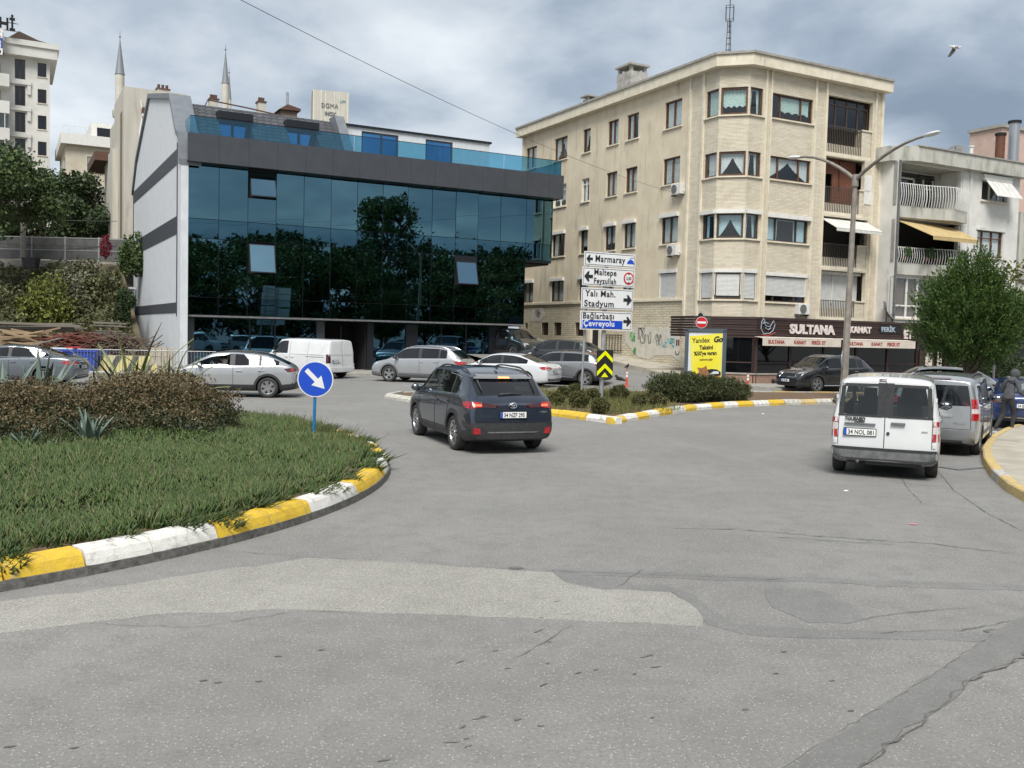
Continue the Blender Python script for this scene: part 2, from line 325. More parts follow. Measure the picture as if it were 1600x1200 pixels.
for i, (pts, w, j) in enumerate([
        ([(375, 862), (520, 872), (640, 880), (800, 888), (900, 893), (1060, 899), (1230, 905)], .012, .012),
        ([(130, 972), (215, 977), (300, 979), (360, 971), (420, 961), (470, 953), (560, 957)], .011, .012),
        ([(1050, 824), (1160, 827), (1230, 833), (1330, 841), (1440, 848), (1600, 866)], .03, .02), ([(1210, 838), (1320, 846), (1400, 850)], .02, .015),
        ([(1330, 1210), (1400, 1158), (1462, 1112), (1512, 1064), (1560, 1044), (1602, 1020), (1660, 990)], .028, .02),
        ([(1205, 1210), (1290, 1157), (1400, 1090), (1490, 1032), (1552, 990)], .007, .008),
        ([(800, 1030), (850, 1003), (895, 975)], .014, .01), ([(965, 917), (1005, 888)], .012, .01),
        ([(1340, 968), (1400, 958), (1450, 953), (1530, 948)], .014, .01), ([(1360, 990), (1430, 985), (1500, 985), (1600, 965)], .014, .01),
        ([(1405, 742), (1420, 765), (1440, 785)], .018, .006), ([(1465, 735), (1490, 765), (1540, 800), (1600, 830)], .018, .006),
        ([(1375, 752), (1440, 758), (1480, 760)], .025, .02)]):
    mb = MB(); strip(mb, [gp(a, b, .0085) for a, b in pts], w, j, i+3); o = mb.build('crack', TAR, g, fixn=False)
rr = random.Random(5)
def drip(name, cx, cy, a, b_, ang, m_, z=.0045):
    p = gp(cx, cy, z); n = 9
    mb = MB(); mb.poly([(p.x+math.cos(ang)*a*math.cos(t)*k-math.sin(ang)*b_*math.sin(t), p.y+math.sin(ang)*a*math.cos(t)*k+math.cos(ang)*b_*math.sin(t), z) for t, k in ((2*math.pi*i/n, rr.uniform(.6, 1.2)) for i in range(n))]); mb.build(name, m_, g, fixn=False)
for i in range(26):
    t = rr.random(); cx = 640+t*330+rr.gauss(0, 60); cy = 1200-t*215+rr.gauss(0, 45)
    if cy < 1195: drip('tar_spot', cx, cy, rr.uniform(.02, .055)*(.5+rr.random()), rr.uniform(.005, .011), R(38)+rr.gauss(0, .2), TAR)
for cx, cy in ((1212, 1052), (1165, 1108), (1225, 1018), (115, 1168), (15, 1166), (1330, 1110), (1300, 1063), (502, 1015), (435, 1025), (318, 1063), (340, 1066), (405, 1064)): drip('tar_spot', cx, cy, .03, .012, R(20), TAR)
drip('tar_spot', 806, 887, .10, .05, 0, TAR); drip('tar_spot', 1552, 986, .12, .05, .3, TAR)
LITT = mat('paper_litter', (.75, .74, .72), .8); LITP = mat('pink_litter', (.75, .25, .28), .8)
for (cx, cy, m_) in ((1427, 820, LITP), (1322, 768, LITT), (1192, 647, LITT)):
    p = gp(cx, cy); mb = MB(); mb.obox((p.x, p.y, .012), (.08, .035, .01), MX.Rotation(rr.random()*3, 3, 'Z') @ MX.Rotation(.2, 3, 'X'))
    tag(mb.build('litter', m_), {LITP: 'scrap of pink litter lying on the asphalt', LITT: 'small scrap of white paper litter on the asphalt'}[m_], 'litter', None if m_ is LITP else 'white scraps on the road')
# ---------------------------------------------------------------- roundabout: kerb, mound
CI = V((-11.32, 14.22, 0)); RI = 9.45
krr = random.Random(3)
def kerb_stone_mesh(path0, prof, n, mtl, name, parent):
    "path0(t)->(point, outward) for t in 0..1; prof: list of (inset, z)"
    mb = MB(); rows = []
    for i in range(n+1):
        p, o = path0(i/n); rows.append([(p.x-o.x*a+krr.gauss(0, .0013), p.y-o.y*a+krr.gauss(0, .0013), z+krr.gauss(0, .0015)) for a, z in prof])
    k = len(prof)
    for r_ in rows: mb.v += r_
    for i in range(n):
        for j in range(k): mb.f.append((i*k+j, (i+1)*k+j, (i+1)*k+(j+1) % k, i*k+(j+1) % k))
    mb.f.append(tuple(range(k))); mb.f.append(tuple(n*k+k-1-j for j in range(k)))
    return mb.build(name, mtl, parent)
kr = MB(); kb = tag(bpy.data.objects.new('roundabout_kerb', None), kind='structure'); C.objects.link(kb)
def arcp(a0, a1, r): return lambda t: ((CI+V((math.cos(a0+(a1-a0)*t), math.sin(a0+(a1-a0)*t), 0))*r), V((math.cos(a0+(a1-a0)*t), math.sin(a0+(a1-a0)*t), 0)))
angs = []
for q in ((-160, 935), (133, 898), (255, 881), (352, 855), (485, 811), (553, 781), (601, 748)):
    p = gp(*q)-CI; angs.append(math.atan2(p.y, p.x))
st = [(angs[0], angs[1], KY), (angs[1], angs[2], KW), (angs[2], angs[3], KW), (angs[3], angs[4], KY), (angs[4], angs[5], KW), (angs[5], angs[6], KY)]
a = angs[6]; i = 0
while a < angs[0]+2*math.pi-.08: st.append((a, min(a+.15, angs[0]+2*math.pi), KW if i % 2 == 0 else KY)); a += .15; i += 1
for i, (a0, a1, m_) in enumerate(st):
    e = rr.uniform(.0004, .0012); dz = rr.gauss(0, .004)
    ns_ = max(1, round((a1-a0)*RI/.95))
    for q_ in range(ns_):
        b0, b1 = a0+(a1-a0)*q_/ns_, a0+(a1-a0)*(q_+1)/ns_; dz = rr.gauss(0, .006); dr_ = rr.gauss(0, .006); e = rr.uniform(.0005, .0014)
        kerb_stone_mesh(arcp(b0+e, b1-e, RI-.035+dr_), [(0, .075), (.02, .13+dz), (.05, .19+dz), (.085, .222+dz), (.27, .235+dz), (.27, .05)], 6, m_, 'kerb_stone', kb)
    kerb_stone_mesh(arcp(a0, a1, RI), [(0, -.02), (.02, .085), (.33, .086), (.33, -.02)], 6, KERBC, 'kerb_base', kb)
def mound(r): return .19+.40*max(0, 1-(r/9.1)**2)
mb = MB(); nr, na = 14, 72
for i in range(nr+1):
    for k in range(na):
        r_ = 9.2*i/nr; t = 2*math.pi*k/na; mb.v.append((CI.x+r_*math.cos(t), CI.y+r_*math.sin(t), mound(r_)+.02*math.sin(3*t+i)))
for i in range(nr):
    for k in range(na): mb.f.append((i*na+k, (i+1)*na+k, (i+1)*na+(k+1) % na, i*na+(k+1) % na))
mo = mb.build('roundabout_soil', DIRT, smooth=True); mo['kind'] = 'structure'
# ---------------------------------------------------------------- median island
tip = V((2.67, 24.4, 0))
MED = [tip, V((4.3, 27.3, 0)), V((5.9, 29.9, 0)), V((7.6, 31.7, 0)), V((9.6, 33.2, 0)), V((11.7, 34.4, 0)), V((15, 35.6, 0)), V((20, 37.0, 0)), V((24, 38.2, 0)), V((24, 42.5, 0)), V((16, 40.2, 0)), V((8, 38.4, 0)), V((2.5, 36.6, 0)), V((-2.2, 34.4, 0)), V((-4.0, 33.0, 0)), V((-4.25, 31.6, 0)), V((-3.6, 30.6, 0)), V((-1.2, 28.5, 0)), V((1.28, 26.3, 0))]
MIN_ = []
for i_, p_ in enumerate(MED):
    a_, b_ = MED[i_-1], MED[(i_+1) % len(MED)]; d1, d2 = (p_-a_).normalized(), (b_-p_).normalized(); n_ = V((-d1.y-d2.y, d1.x+d2.x, 0)).normalized(); MIN_.append(p_+n_*.2/max(.45, n_.dot(V((-d2.y, d2.x, 0)))))
slab('median_soil', MIN_, .02, .13, DIRT)
mk = tag(bpy.data.objects.new('median_kerb', None), kind='structure'); C.objects.link(mk)
cen = V((8, 34, 0)); step = .62; acc = 0; cnt = 0
NM = len(MED)
for i in range(NM):
    p, q = MED[i], MED[(i+1) % NM]; L = (q-p).length; n = max(1, round(L/.95)); d = (q-p).normalized(); o = V((d.y, -d.x, 0))
    for k in range(n):
        a, b = p.lerp(q, k/n)+d*.012, p.lerp(q, (k+1)/n)-d*.012
        far = i in (7, 8, 9, 10, 11, 12)
        pal = (KYF, KWF) if (i >= 4 and i < 13) else (KY, KW)
        m_ = (pal[0] if (cnt % 2 == 0) else pal[1]) if i not in (13, 14, 15, 16) else KWF
        if i in (17, 18): m_ = (KY, KW)[(cnt//2) % 2]
        j = rr.gauss(0, .012); h = .17+rr.gauss(0, .008); cnt += 1
        kerb_stone_mesh(lambda t, a=a, b=b, o=o, j=j: (a.lerp(b, t)+o*j, o), [(0, -.02), (.0, .08), (.05, h-.02), (.09, h), (.25, h+.005), (.25, -.02)], 1, m_, 'kerb_stone', mk)
# ---------------------------------------------------------------- pavements
PE = px([(1760, 870), (1680, 838), (1640, 812), (1600, 784), (1572, 768), (1548, 746), (1535, 725), (1533, 708), (1545, 690), (1568, 677), (1600, 666), (1680, 650), (1800, 640)])
slab('right_pavement', [p+V((.16, .02, 0)) for p in PE]+[V((40, 30, 0)), V((40, 6, 0))], -.02, .135, PAVE)
pk = tag(bpy.data.objects.new('right_pavement_kerb', None), kind='structure'); C.objects.link(pk)
for i in range(len(PE)-1):
    p, q = PE[i], PE[i+1]; d = (q-p).normalized(); o = V((-d.y, d.x, 0)); n = max(1, round((q-p).length/.9))
    for k in range(n):
        a, b = p.lerp(q, k/n)+d*.008, p.lerp(q, (k+1)/n)-d*.008
        kerb_stone_mesh(lambda t, a=a, b=b, o=o: (a.lerp(b, t), o), [(0, -.02), (.015, .13), (.04, .148), (.18, .15), (.18, -.02)], 1, KYF if i > 4 else (KWF if k % 2 else KYF), 'kerb_stone', pk)
slab('front_pavement', [gl(-6, -2.6), gl(15.5, -2.6), gl(17.2, -1.6), gl(17.4, 6), gl(-6, 6)], -.02, .12, CONC)
slab('shop_pavement', [bk(-1.0, -5.0), bk(40, -5.0), bk(40, 3), bk(2, 3), bk(-1.2, 1.5), bk(-1.6, -2)], -.02, .12, CONC)
# sloping side street and broken pavement beside the cream block
mb = MB(); SLP = .085
def street(y): return max(0, .085*(y+1.5))
ys = [-1.5, 4, 10, 20, 30, 60]
for i in range(len(ys)-1): mb.poly([bk(-9, ys[i], street(ys[i])+.006), bk(-2.2, ys[i], street(ys[i])+.006), bk(-2.2, ys[i+1], street(ys[i+1])+.006), bk(-9, ys[i+1], street(ys[i+1])+.006)])
o = mb.build('side_street', ASPH, fixn=False); o['kind'] = 'structure'
sp = tag(bpy.data.objects.new('side_pavement', None), kind='structure'); C.objects.link(sp)
rr = random.Random(9)
y = 1.0
while y < 24:
    L = rr.uniform(1.6, 2.6); z = street(y)+.22+rr.uniform(-.03, .05); dx = rr.uniform(-.15, .15)
    mb = MB(); P = [bk(-2.3+dx, y+.03, z), bk(.1, y+.02, z+rr.uniform(0, .08)), bk(.1, y+L, z+.16+rr.uniform(-.03, .05)), bk(-2.3+dx, y+L-.03, z+.14)]
    mb.hexa([p-V((0, 0, .5)) for p in P]+P); mb.build('concrete_slab', PAVE, sp); y += L
# ================================================================ vehicles
RUB = mat('tyre_rubber', (.02, .02, .02), .75, col2=(.045, .043, .04), ns=12)
ALU = mat('alloy', (.55, .56, .57), .3, 1, col2=(.4, .4, .4), ns=6)
BLK = mat('black_plastic', (.022, .023, .025), .5, col2=(.035, .035, .036), ns=15)
GRY = mat('grey_plastic', (.10, .105, .11), .6, col2=(.16, .16, .16), ns=9)
DRK = mat('dark_recess', (.01, .01, .01), .9)
SEAM = mat('door_gap', (.012, .012, .014), .8)
MIRG = mat('mirror_glass', (.22, .24, .26), .08, 1)
CHR = mat('chrome', (.75, .76, .78), .12, 1)
TAIL = mat('tail_lamp_red', (.42, .008, .012), .15, coat=1, col2=(.25, .004, .006), ns=25)
TAILD = mat('tail_lamp_smoked', (.045, .006, .008), .12, coat=1)
TAILW = mat('tail_lamp_clear', (.62, .55, .55), .15, coat=1, col2=(.45, .4, .4), ns=60)
TAILL = mat('tail_lamp_lit', (.9, .10, .04), .2, emit=.55)
AMBL = mat('lamp_amber_lit', (1, .36, .10), .2, emit=.9)
HEAD = mat('head_lamp', (.62, .65, .68), .08, .4, coat=1, col2=(.3, .32, .34), ns=18)
SEAT = mat('seat_fabric', (.10, .10, .105), .9)
PLW = mat('plate_white', (.78, .78, .76), .4); PLB = mat('plate_blue', (.02, .08, .42), .4); PLK = mat('plate_black', (.01, .01, .01), .5)
CGL = glassmat('car_glass', (.68, .74, .73), .86, (.012, .014, .016), 1.55)
CGD = glassmat('car_glass_tinted', (.20, .22, .23), .55, (.01, .011, .013), 1.6)
def paint(name, c, metal=.0, rough=.32, dirt=.12):
    d = tuple(x*(1-dirt)+.12*dirt for x in c)
    M = mat(name, c, rough, metal, col2=d, ns=2.3, nd=5, coat=1, spec=.5); t = M.node_tree; b = t.nodes['Principled BSDF']
    ge = t.nodes.new('ShaderNodeNewGeometry'); mx_ = t.nodes.new('ShaderNodeMix'); mx_.data_type = 'RGBA'; src = b.inputs['Base Color'].links[0].from_socket
    t.links.new(ge.outputs['Backfacing'], mx_.inputs[0]); t.links.new(src, mx_.inputs[6]); mx_.inputs[7].default_value = (.16, .16, .16, 1); t.links.new(mx_.outputs[2], b.inputs['Base Color'])   # dark lining inside the cabin
    return M
ROWN = 12
def car(name, label, s, loc, head, group=None):
    "vehicle: a lofted, subdivided shell with wheel wells cut in, split into body and panes; x forward, y left"
    L, Wd, H, cl, belt = s['L'], s['W'], s['H'], s['cl'], s['belt']; w0 = Wd/2; van = s.get('van', False)
    prof = s['prof']; bslope = s.get('bslope', 0.); tb = s.get('tb', .78)
    xs = set(p[0] for p in prof); rw, ws, sw = s.get('rwin'), s['wscr'], s['swin']
    for q in (rw, ws, sw): xs |= set(q or ())
    for q in s['pil']: xs |= set(q)
    ex = sorted(xs)
    full = []
    for a, b in zip(ex, ex[1:]):
        full.append(a); n = int((b-a)/.45)
        for k in range(1, n+1): full.append(a+(b-a)*k/(n+1))
    full.append(ex[-1]); full = [x for i, x in enumerate(full) if i == 0 or x-full[i-1] > .012]
    px_, pz_ = [p[0] for p in prof], [p[1] for p in prof]
    def top(x): return float(np.interp(x, px_, pz_))
    tr_, tf_ = s.get('taper', (.93, .86))
    def hw(x):
        a = (x+L/2); b = (L/2-x); k = 1
        k = min(k, float(np.interp(a, [0, .05, .2, .55, 1.0], [tr_-.03, tr_, (tr_+1)/2+.01, .99, 1])))
        k = min(k, float(np.interp(b, [0, .06, .25, .7, 1.3], [tf_-.06, tf_, (tf_+1)/2+.01, .985, 1]))); return w0*k
    def sect(x):
        t, w, bl = top(x), hw(x), belt+bslope*x
        gg = max(0., min(1., (t-bl)/(H-bl-.03))); lp = lambda a, b, k: a+(b-a)*k; e = min(1, gg*2.5)
        zb = lp(min(bl, t-.07), bl, e); rs = s.get('rows', (.965, .935))
        endr = min(1, (x+L/2)/.35) ; endf = min(1, (L/2-x)/.5); lift = s.get('lift', (.08, .05))
        zc = cl+lift[0]*(1-endr)+lift[1]*(1-endf)
        r = [(0, zc), (.80*w, zc), (.95*w, zc+.035), (.99*w, zc+.2), (w, lp(zc+.2, zb, .5)), (.99*w, zb-.13 if zb-.13 > zc+.3 else lp(zc+.2, zb, .8)),
             (lp(.95, rs[0], e)*w, zb), (lp(.91, rs[1], e)*w, lp(t-.045, zb+.022, e)), (lp(.83, tb, gg)*w, lp(t-.03, t-s.get('hdr', .085), gg)),
             (lp(.76, tb-.065, gg)*w, lp(t-.02, t-.038, gg)), (lp(.42, .42, gg)*w, lp(t-.006, t-.008, gg)), (0, t)]
        return r
    rkR, rkF = s.get('rake', (.10, .0))
    secs = []
    for x in full:
        r = sect(x); row = []
        a = x+L/2
        kk = max(0, 1-a/.5); kf = max(0, 1-(L/2-x)/.4)
        for (y, z) in r: row.append((x+kk*rkR*max(0, z-.55)+kk*.10*max(0, .45-z)/.3*.4 - kf*rkF*max(0, z-.5), y, z))
        secs.append(row)
    verts = []; faces = []; mi = []; idx = {}
    def vid(p):
        k = (round(p[0], 5), round(p[1], 5), round(p[2], 5))
        if k not in idx: idx[k] = len(verts); verts.append(k)
        return idx[k]
    # slots: 0 paint 1 cladding 2 side glass 3 windscreen 4 rear glass 5 black pillar 6 wheel well 7 roof
    def side_tag(xm):
        if sw[0] < xm < sw[1]:
            for a, b in s['pil']:
                if a < xm < b: return 5
            return 2
        return 0
    def top_tag(xm):
        if ws[0] < xm < ws[1]: return 3
        if rw and rw[0] < xm < rw[1]: return 4
        return 7 if (top(xm) > belt+.25) else 0
    for i in range(len(full)-1):
        xm = (full[i]+full[i+1])/2
        for sg in (1, -1):
            for j in range(ROWN-1):
                q = [secs[i][j], secs[i+1][j], secs[i+1][j+1], secs[i][j+1]]
                ids = [vid((p[0], p[1]*sg, p[2])) for p in q]
                ids = [v_ for n_, v_ in enumerate(ids) if v_ not in ids[:n_]]
                if len(ids) < 3: continue
                if sg < 0: ids = ids[::-1]
                t = 0
                if j < 3: t = 1 if (s.get('clad') or j < 1) else 0
                elif j == 7: t = side_tag(xm)
                elif j >= 9: t = top_tag(xm)
                if s.get('openwin') and t == 2 and sg == 1 and s['openwin'][0] < xm < s['openwin'][1]: t = 8
                faces.append(ids); mi.append(t)
    fr_ = s.get('capcols', (-1, -.86, -.06, .06, .86, 1))
    for ei, sgn in ((0, -1), (len(full)-1, 1)):
        row = secs[ei]; bul = s.get('bulge', (.05, .09))[0 if sgn < 0 else 1]
        def cp(j, c): x, y, z = row[j]; return (x+sgn*bul*(1-c*c)*(1 if 0 < j < 11 else .6), y*c, z)
        for j in range(1, ROWN-2):
            for a, b in zip(fr_, fr_[1:]):
                ids = [vid(cp(j, a)), vid(cp(j, b)), vid(cp(j+1, b)), vid(cp(j+1, a))]
                ids = [v_ for n_, v_ in enumerate(ids) if v_ not in ids[:n_]]
                if len(ids) < 3: continue
                t = 0
                if van and sgn < 0 and j == 7 and abs(a) < .95 and abs(b) < .95 and not (s.get('split') and abs(a+b) < .02): t = 4
                if j < 3 and s.get('clad'): t = 1
                faces.append(ids if sgn > 0 else ids[::-1]); mi.append(t)
        # close the strips at floor and roof
        for j0, j1 in ((1, 0), (ROWN-2, ROWN-1)):
            loop = [cp(j0, c) for c in fr_]; other = [(row[j0][0], -row[j0][1], row[j0][2]), (row[j1][0], 0, row[j1][2]), (row[j0][0], row[j0][1], row[j0][2])]
            ids = [vid(p) for p in loop]+[vid(other[1])]
            ids = [v_ for n_, v_ in enumerate(ids) if v_ not in ids[:n_]]
            faces.append(ids); mi.append(0 if j0 > 2 else 1)
    me = bpy.data.meshes.new('body'); me.from_pydata(verts, [], faces); me.update()
    for _ in range(9): me.materials.append(BLK)
    me.polygons.foreach_set('material_index', mi)
    bm = bmesh.new(); bm.from_mesh(me); bmesh.ops.recalc_face_normals(bm, faces=bm.faces)
    crl = bm.edges.layers.float.get('crease_edge') or bm.edges.layers.float.new('crease_edge')
    for e in bm.edges:
        ms = set(f.material_index for f in e.link_faces)
        if len(ms) > 1 and (ms & {2, 3, 4, 5}): e[crl] = .8
        va = e.verts[0].co; vb = e.verts[1].co
        if abs(va.x-vb.x) > .05 and min(va.z, vb.z) > belt-.2 and abs(va.y) > .9*w0 and abs(va.z-(belt+bslope*va.x)) < .012: e[crl] = s.get('shoulder', .35)
    cvl = bm.verts.layers.float.get('crease_vert') or bm.verts.layers.float.new('crease_vert')
    for v_ in bm.verts:
        gset = [f.material_index in (2, 3, 4, 8) for f in v_.link_faces]
        if sum(gset) == 1 and len(gset) >= 4: v_[cvl] = .8
    bm.to_mesh(me); bm.free()
    tmp = bpy.data.objects.new('tmp', me); C.objects.link(tmp)
    md = tmp.modifiers.new('s', 'SUBSURF'); md.levels = md.render_levels = s.get('sub', 2)
    rwh = s['rw']; cm = MB(); wy = w0-.26
    for xw in s['wx']:
        for sg in (1, -1): cm.lathe([(0, -.28), (rwh+.06, -.28), (rwh+.06, .5), (0, .5)] if sg > 0 else [(0, -.5), (rwh+.06, -.5), (rwh+.06, .28), (0, .28)], 28, 'y', (xw, sg*(wy), rwh+.005))
    cme = cm.mesh('cut'); bm = bmesh.new(); bm.from_mesh(cme); bmesh.ops.remove_doubles(bm, verts=bm.verts, dist=1e-4); bmesh.ops.recalc_face_normals(bm, faces=bm.faces)
    for f in bm.faces: f.material_index = 6
    bm.to_mesh(cme); bm.free()
    for _ in range(9): cme.materials.append(BLK)
    cut = bpy.data.objects.new('cut', cme); C.objects.link(cut)
    bo = tmp.modifiers.new('b', 'BOOLEAN'); bo.operation = 'DIFFERENCE'; bo.object = cut; bo.solver = 'EXACT'
    dg = bpy.context.evaluated_depsgraph_get(); fin = bpy.data.meshes.new_from_object(tmp.evaluated_get(dg))
    for o in (tmp, cut): C.objects.unlink(o); bpy.data.objects.remove(o)
    bm = bmesh.new(); bm.from_mesh(fin); bmesh.ops.triangulate(bm, faces=[f for f in bm.faces if len(f.verts) > 4]); bvh = BVHTree.FromBMesh(bm)
    root = thing(name, label, s.get('cat', 'car'), loc, math.atan2(head[1], head[0]), group)
    if len(loc) > 2 and s.get('pitch'): root.rotation_mode = 'XYZ'; root.rotation_euler = (0, s['pitch'], math.atan2(head[1], head[0]))
    P = s['paint']; names = {0: ('body', P), 1: ('cladding', s.get('cladm', BLK)), 2: ('side_window', s.get('sglass', CGL)), 3: ('windscreen', CGL), 4: ('rear_window', s.get('rglass', CGD)), 5: ('pillar', s.get('pillm', BLK)), 6: ('wheel_well', DRK), 7: ('roof', s.get('roofm', P))}
    sep = {}
    for f in bm.faces:
        t = f.material_index
        if t == 8: continue
        key = t
        if t == 2:
            c = f.calc_center_median(); seg = sum(1 for a, b in s['pil'] if c.x > b); key = (2, seg, c.y > 0)
        if t == 4 and s.get('split'): key = (4, f.calc_center_median().y > 0)
        if t == 5: c = f.calc_center_median(); key = (5, min(range(len(s['pil'])), key=lambda q: abs(sum(s['pil'][q])/2-c.x)), c.y > 0)
        if t == 6: c = f.calc_center_median(); key = (6, c.x > 0, c.y > 0)
        if t == 1 and s.get('cladm') is None and not s.get('clad'): key = 1
        sep.setdefault(key, []).append(f)
    for key, fs in sep.items():
        t = key if isinstance(key, int) else key[0]; nm, m_ = names[t]
        vi = {}; vs = []; fc = []
        for f in fs:
            q = []
            for v_ in f.verts:
                if v_.index not in vi: vi[v_.index] = len(vs); vs.append(tuple(v_.co))
                q.append(vi[v_.index])
            fc.append(q)
        m2 = bpy.data.meshes.new(nm); m2.from_pydata(vs, [], fc); m2.update(); m2.polygons.foreach_set('use_smooth', [True]*len(fc)); m2.set_sharp_from_angle(angle=R(50)); m2.materials.append(m_)
        link(bpy.data.objects.new(nm, m2), root)
    bm.free(); bpy.data.meshes.remove(fin)
    # ---- pieces laid on the shell
    D = {'rear': (V((-9, 0, 0)), V((1, 0, 0))), 'front': (V((9, 0, 0)), V((-1, 0, 0))), 'left': (V((0, 9, 0)), V((0, -1, 0))), 'right': (V((0, -9, 0)), V((0, 1, 0))), 'top': (V((0, 0, 9)), V((0, 0, -1)))}
    def pt(view, a, b):
        o, d = D[view]; q = V((o.x, a, b)) if view in ('rear', 'front') else (V((a, o.y, b)) if view != 'top' else V((a, b, 9))); return q, d
    def hit(view, a, b, off):
        q, d = pt(view, a, b); h = bvh.ray_cast(q, d)
        if h[0] is None or (view in ('rear', 'front') and abs(h[0].x) < L/2-.75) or (view in ('left', 'right') and abs(h[0].y) < .5*w0):
            h = bvh.find_nearest(q+d*(9-(L/2 if view in ('rear', 'front') else w0)))
        return h[0]-d*off
    def lay(nm, m_, view, poly, off=.008, parent=None, grid=.07, thick=.03):
        b_ = bmesh.new(); b_.faces.new([b_.verts.new((a, c, 0)) for a, c in poly])
        for ax in (0, 1):
            lo, hi = min(p[ax] for p in poly), max(p[ax] for p in poly); n = int((hi-lo)/grid)
            for k in range(1, n+1):
                co = [0, 0, 0]; co[ax] = lo+(hi-lo)*k/(n+1); no = [0, 0, 0]; no[ax] = 1
                bmesh.ops.bisect_plane(b_, geom=b_.verts[:]+b_.edges[:]+b_.faces[:], plane_co=co, plane_no=no, dist=1e-5)
        bmesh.ops.triangulate(b_, faces=[f for f in b_.faces if len(f.verts) > 4])
        d = D[view][1]
        for v_ in b_.verts: v_.co = hit(view, v_.co.x, v_.co.y, off)
        be = [e for e in b_.edges if e.is_boundary]; r_ = bmesh.ops.extrude_edge_only(b_, edges=be)
        for v_ in [g_ for g_ in r_['geom'] if isinstance(g_, bmesh.types.BMVert)]: v_.co += d*thick
        bmesh.ops.recalc_face_normals(b_, faces=b_.faces)
        mm_ = bpy.data.meshes.new(nm); b_.to_mesh(mm_); b_.free(); mm_.materials.append(m_); mm_.polygons.foreach_set('use_smooth', [True]*len(mm_.polygons)); mm_.set_sharp_from_angle(angle=R(35))
        return link(bpy.data.objects.new(nm, mm_), parent or root)
    def lay2(nm, m_, view, poly, off=.008, **k):
        if view in ('rear', 'front'): return [lay(nm, m_, view, [(a*sg, b) for a, b in poly], off, **k) for sg in (1, -1)]
        return [lay(nm, m_, v_, poly, off, **k) for v_ in ('left', 'right')]
    def seam(view, pts, r=.006, m_=SEAM, nm='door_gap', off=.0):
        P_ = []
        for (a, b), (c, d_) in zip(pts, pts[1:]):
            n = max(1, int(math.hypot(c-a, d_-b)/.06))
            for k in range(n): P_.append(hit(view, a+(c-a)*k/n, b+(d_-b)*k/n, off))
        P_.append(hit(view, *pts[-1], off)); return MB().tube(P_, r, 5).build(nm, m_, root, smooth=True)
    def plate(view, y, z, s_, w_=.52, h_=.112, frame=PLK):
        p = hit(view, y, z, .012); q = hit(view, y, z+.05, .012); sg = -1 if view == 'rear' else 1
        x = max(p.x*sg, q.x*sg)*sg+sg*.012
        b_ = MB().box(x-.008, x+.008, y-w_/2-.012, y+w_/2+.012, z-h_/2-.012, z+h_/2+.012).build('licence_plate', frame, root)
        x2 = x+sg*.0105
        MB().box(x2-.003, x2+.003, y-w_/2, y+w_/2, z-h_/2, z+h_/2).build('plate_face', PLW, b_)
        rt = V((0, -1, 0)) if view == 'rear' else V((0, 1, 0)); x3 = x2+sg*.004
        l_ = -rt*(w_/2); yb = y+l_.y; 
        MB().box(x3-.001, x3+.001, min(yb, yb+rt.y*.045), max(yb, yb+rt.y*.045), z-h_/2, z+h_/2).build('plate_band', PLB, b_)
        text('plate_number', s_, .108, PLK, b_, facing((x3, yb+rt.y*.062, z-.039), rt), .001, .80 if len(s_) > 8 else .9, bold=.0025)
        return b_
    def rails(x0, x1, y, m_, r=.018, h=.04):
        for sg in (1, -1):
            P_ = []
            for k in range(13):
                t_ = k/12; x = x0+(x1-x0)*t_; P_.append(hit('top', x, sg*y, -.01 if k in (0, 12) else (h*.6 if k in (1, 11) else h)))
            MB().tube(P_, r, 6).build('roof_rail', m_, root, smooth=True)
    # wheels
    wk = dict(n=s.get('spk', 5), m=s.get('rimm', ALU)); tw = s.get('tw', .21)
    first = None
    for xw in s['wx']:
        for sg in (1, -1):
            wr = thing_part('wheel', root, (xw, sg*(w0-tw/2-.02), rwh), sg)
            build_wheel(wr, rwh, tw, s)
            for o_ in (wr,):
                if s.get('steer') and xw > 0: o_.rotation_euler = (0, 0, s['steer'])
    # cabin
    ib = MB(); xa, xb = sw[0]-.1, ws[1]+.1; zf = belt-.22
    ib.box(max(xa, -L/2+.25), min(xb, L/2-.8), -w0*.85, w0*.85, zf-.02, zf)
    ib.box(ws[1]-.25, ws[1]+.05, -w0*.8, w0*.8, zf, belt+.02)
    seats = s.get('seats', [(ws[0]-.35, .36), (ws[0]-.35, -.36)] + ([] if van else [(ws[0]-1.2, .4), (ws[0]-1.2, -.4)]))
    for (x, y) in seats:
        ib.obox((x, y, zf+.15), (.14, .46, .62), MX.Rotation(-.2, 3, 'Y')); ib.obox((x-.12, y, zf+.53), (.1, .24, .18), MX.Rotation(-.2, 3, 'Y'))
    ib.build('interior', SEAT, root)
    root_tools = dict(root=root, hit=hit, lay=lay, lay2=lay2, seam=seam, plate=plate, rails=rails, L=L, w=w0, H=H, belt=belt, cl=cl)
    # mirrors, door gaps, handles shared by all
    if s.get('mirror'):
        mxp, mz = s['mirror']
        for sg, vw in ((1, 'left'), (-1, 'right')):
            p = hit(vw, mxp, mz, 0); b_ = MB(); b_.ball((p.x, p.y+sg*.14, p.z+.03), (.075, .125, .085), 12, 8); b_.bar((p.x, p.y-sg*.03, p.z-.02), (p.x, p.y+sg*.08, p.z), .05, .04)
            mo_ = b_.build('wing_mirror', s.get('mirm', P), root, smooth=True)
            MB().ball((p.x-.05, p.y+sg*.14, p.z+.03), (.03, .105, .068), 10, 6).build('mirror_glass', MIRG, mo_, smooth=True)
    for vw in ('left', 'right'):
        for ln in s.get('gaps', []): seam(vw, ln)
        for hx, hz in s.get('handles', []):
            a, b = hit(vw, hx-.1, hz, .016), hit(vw, hx+.1, hz, .016); MB().bar(a, b, .03, .03).build('door_handle', s.get('hanm', P), root, bevel=.006)
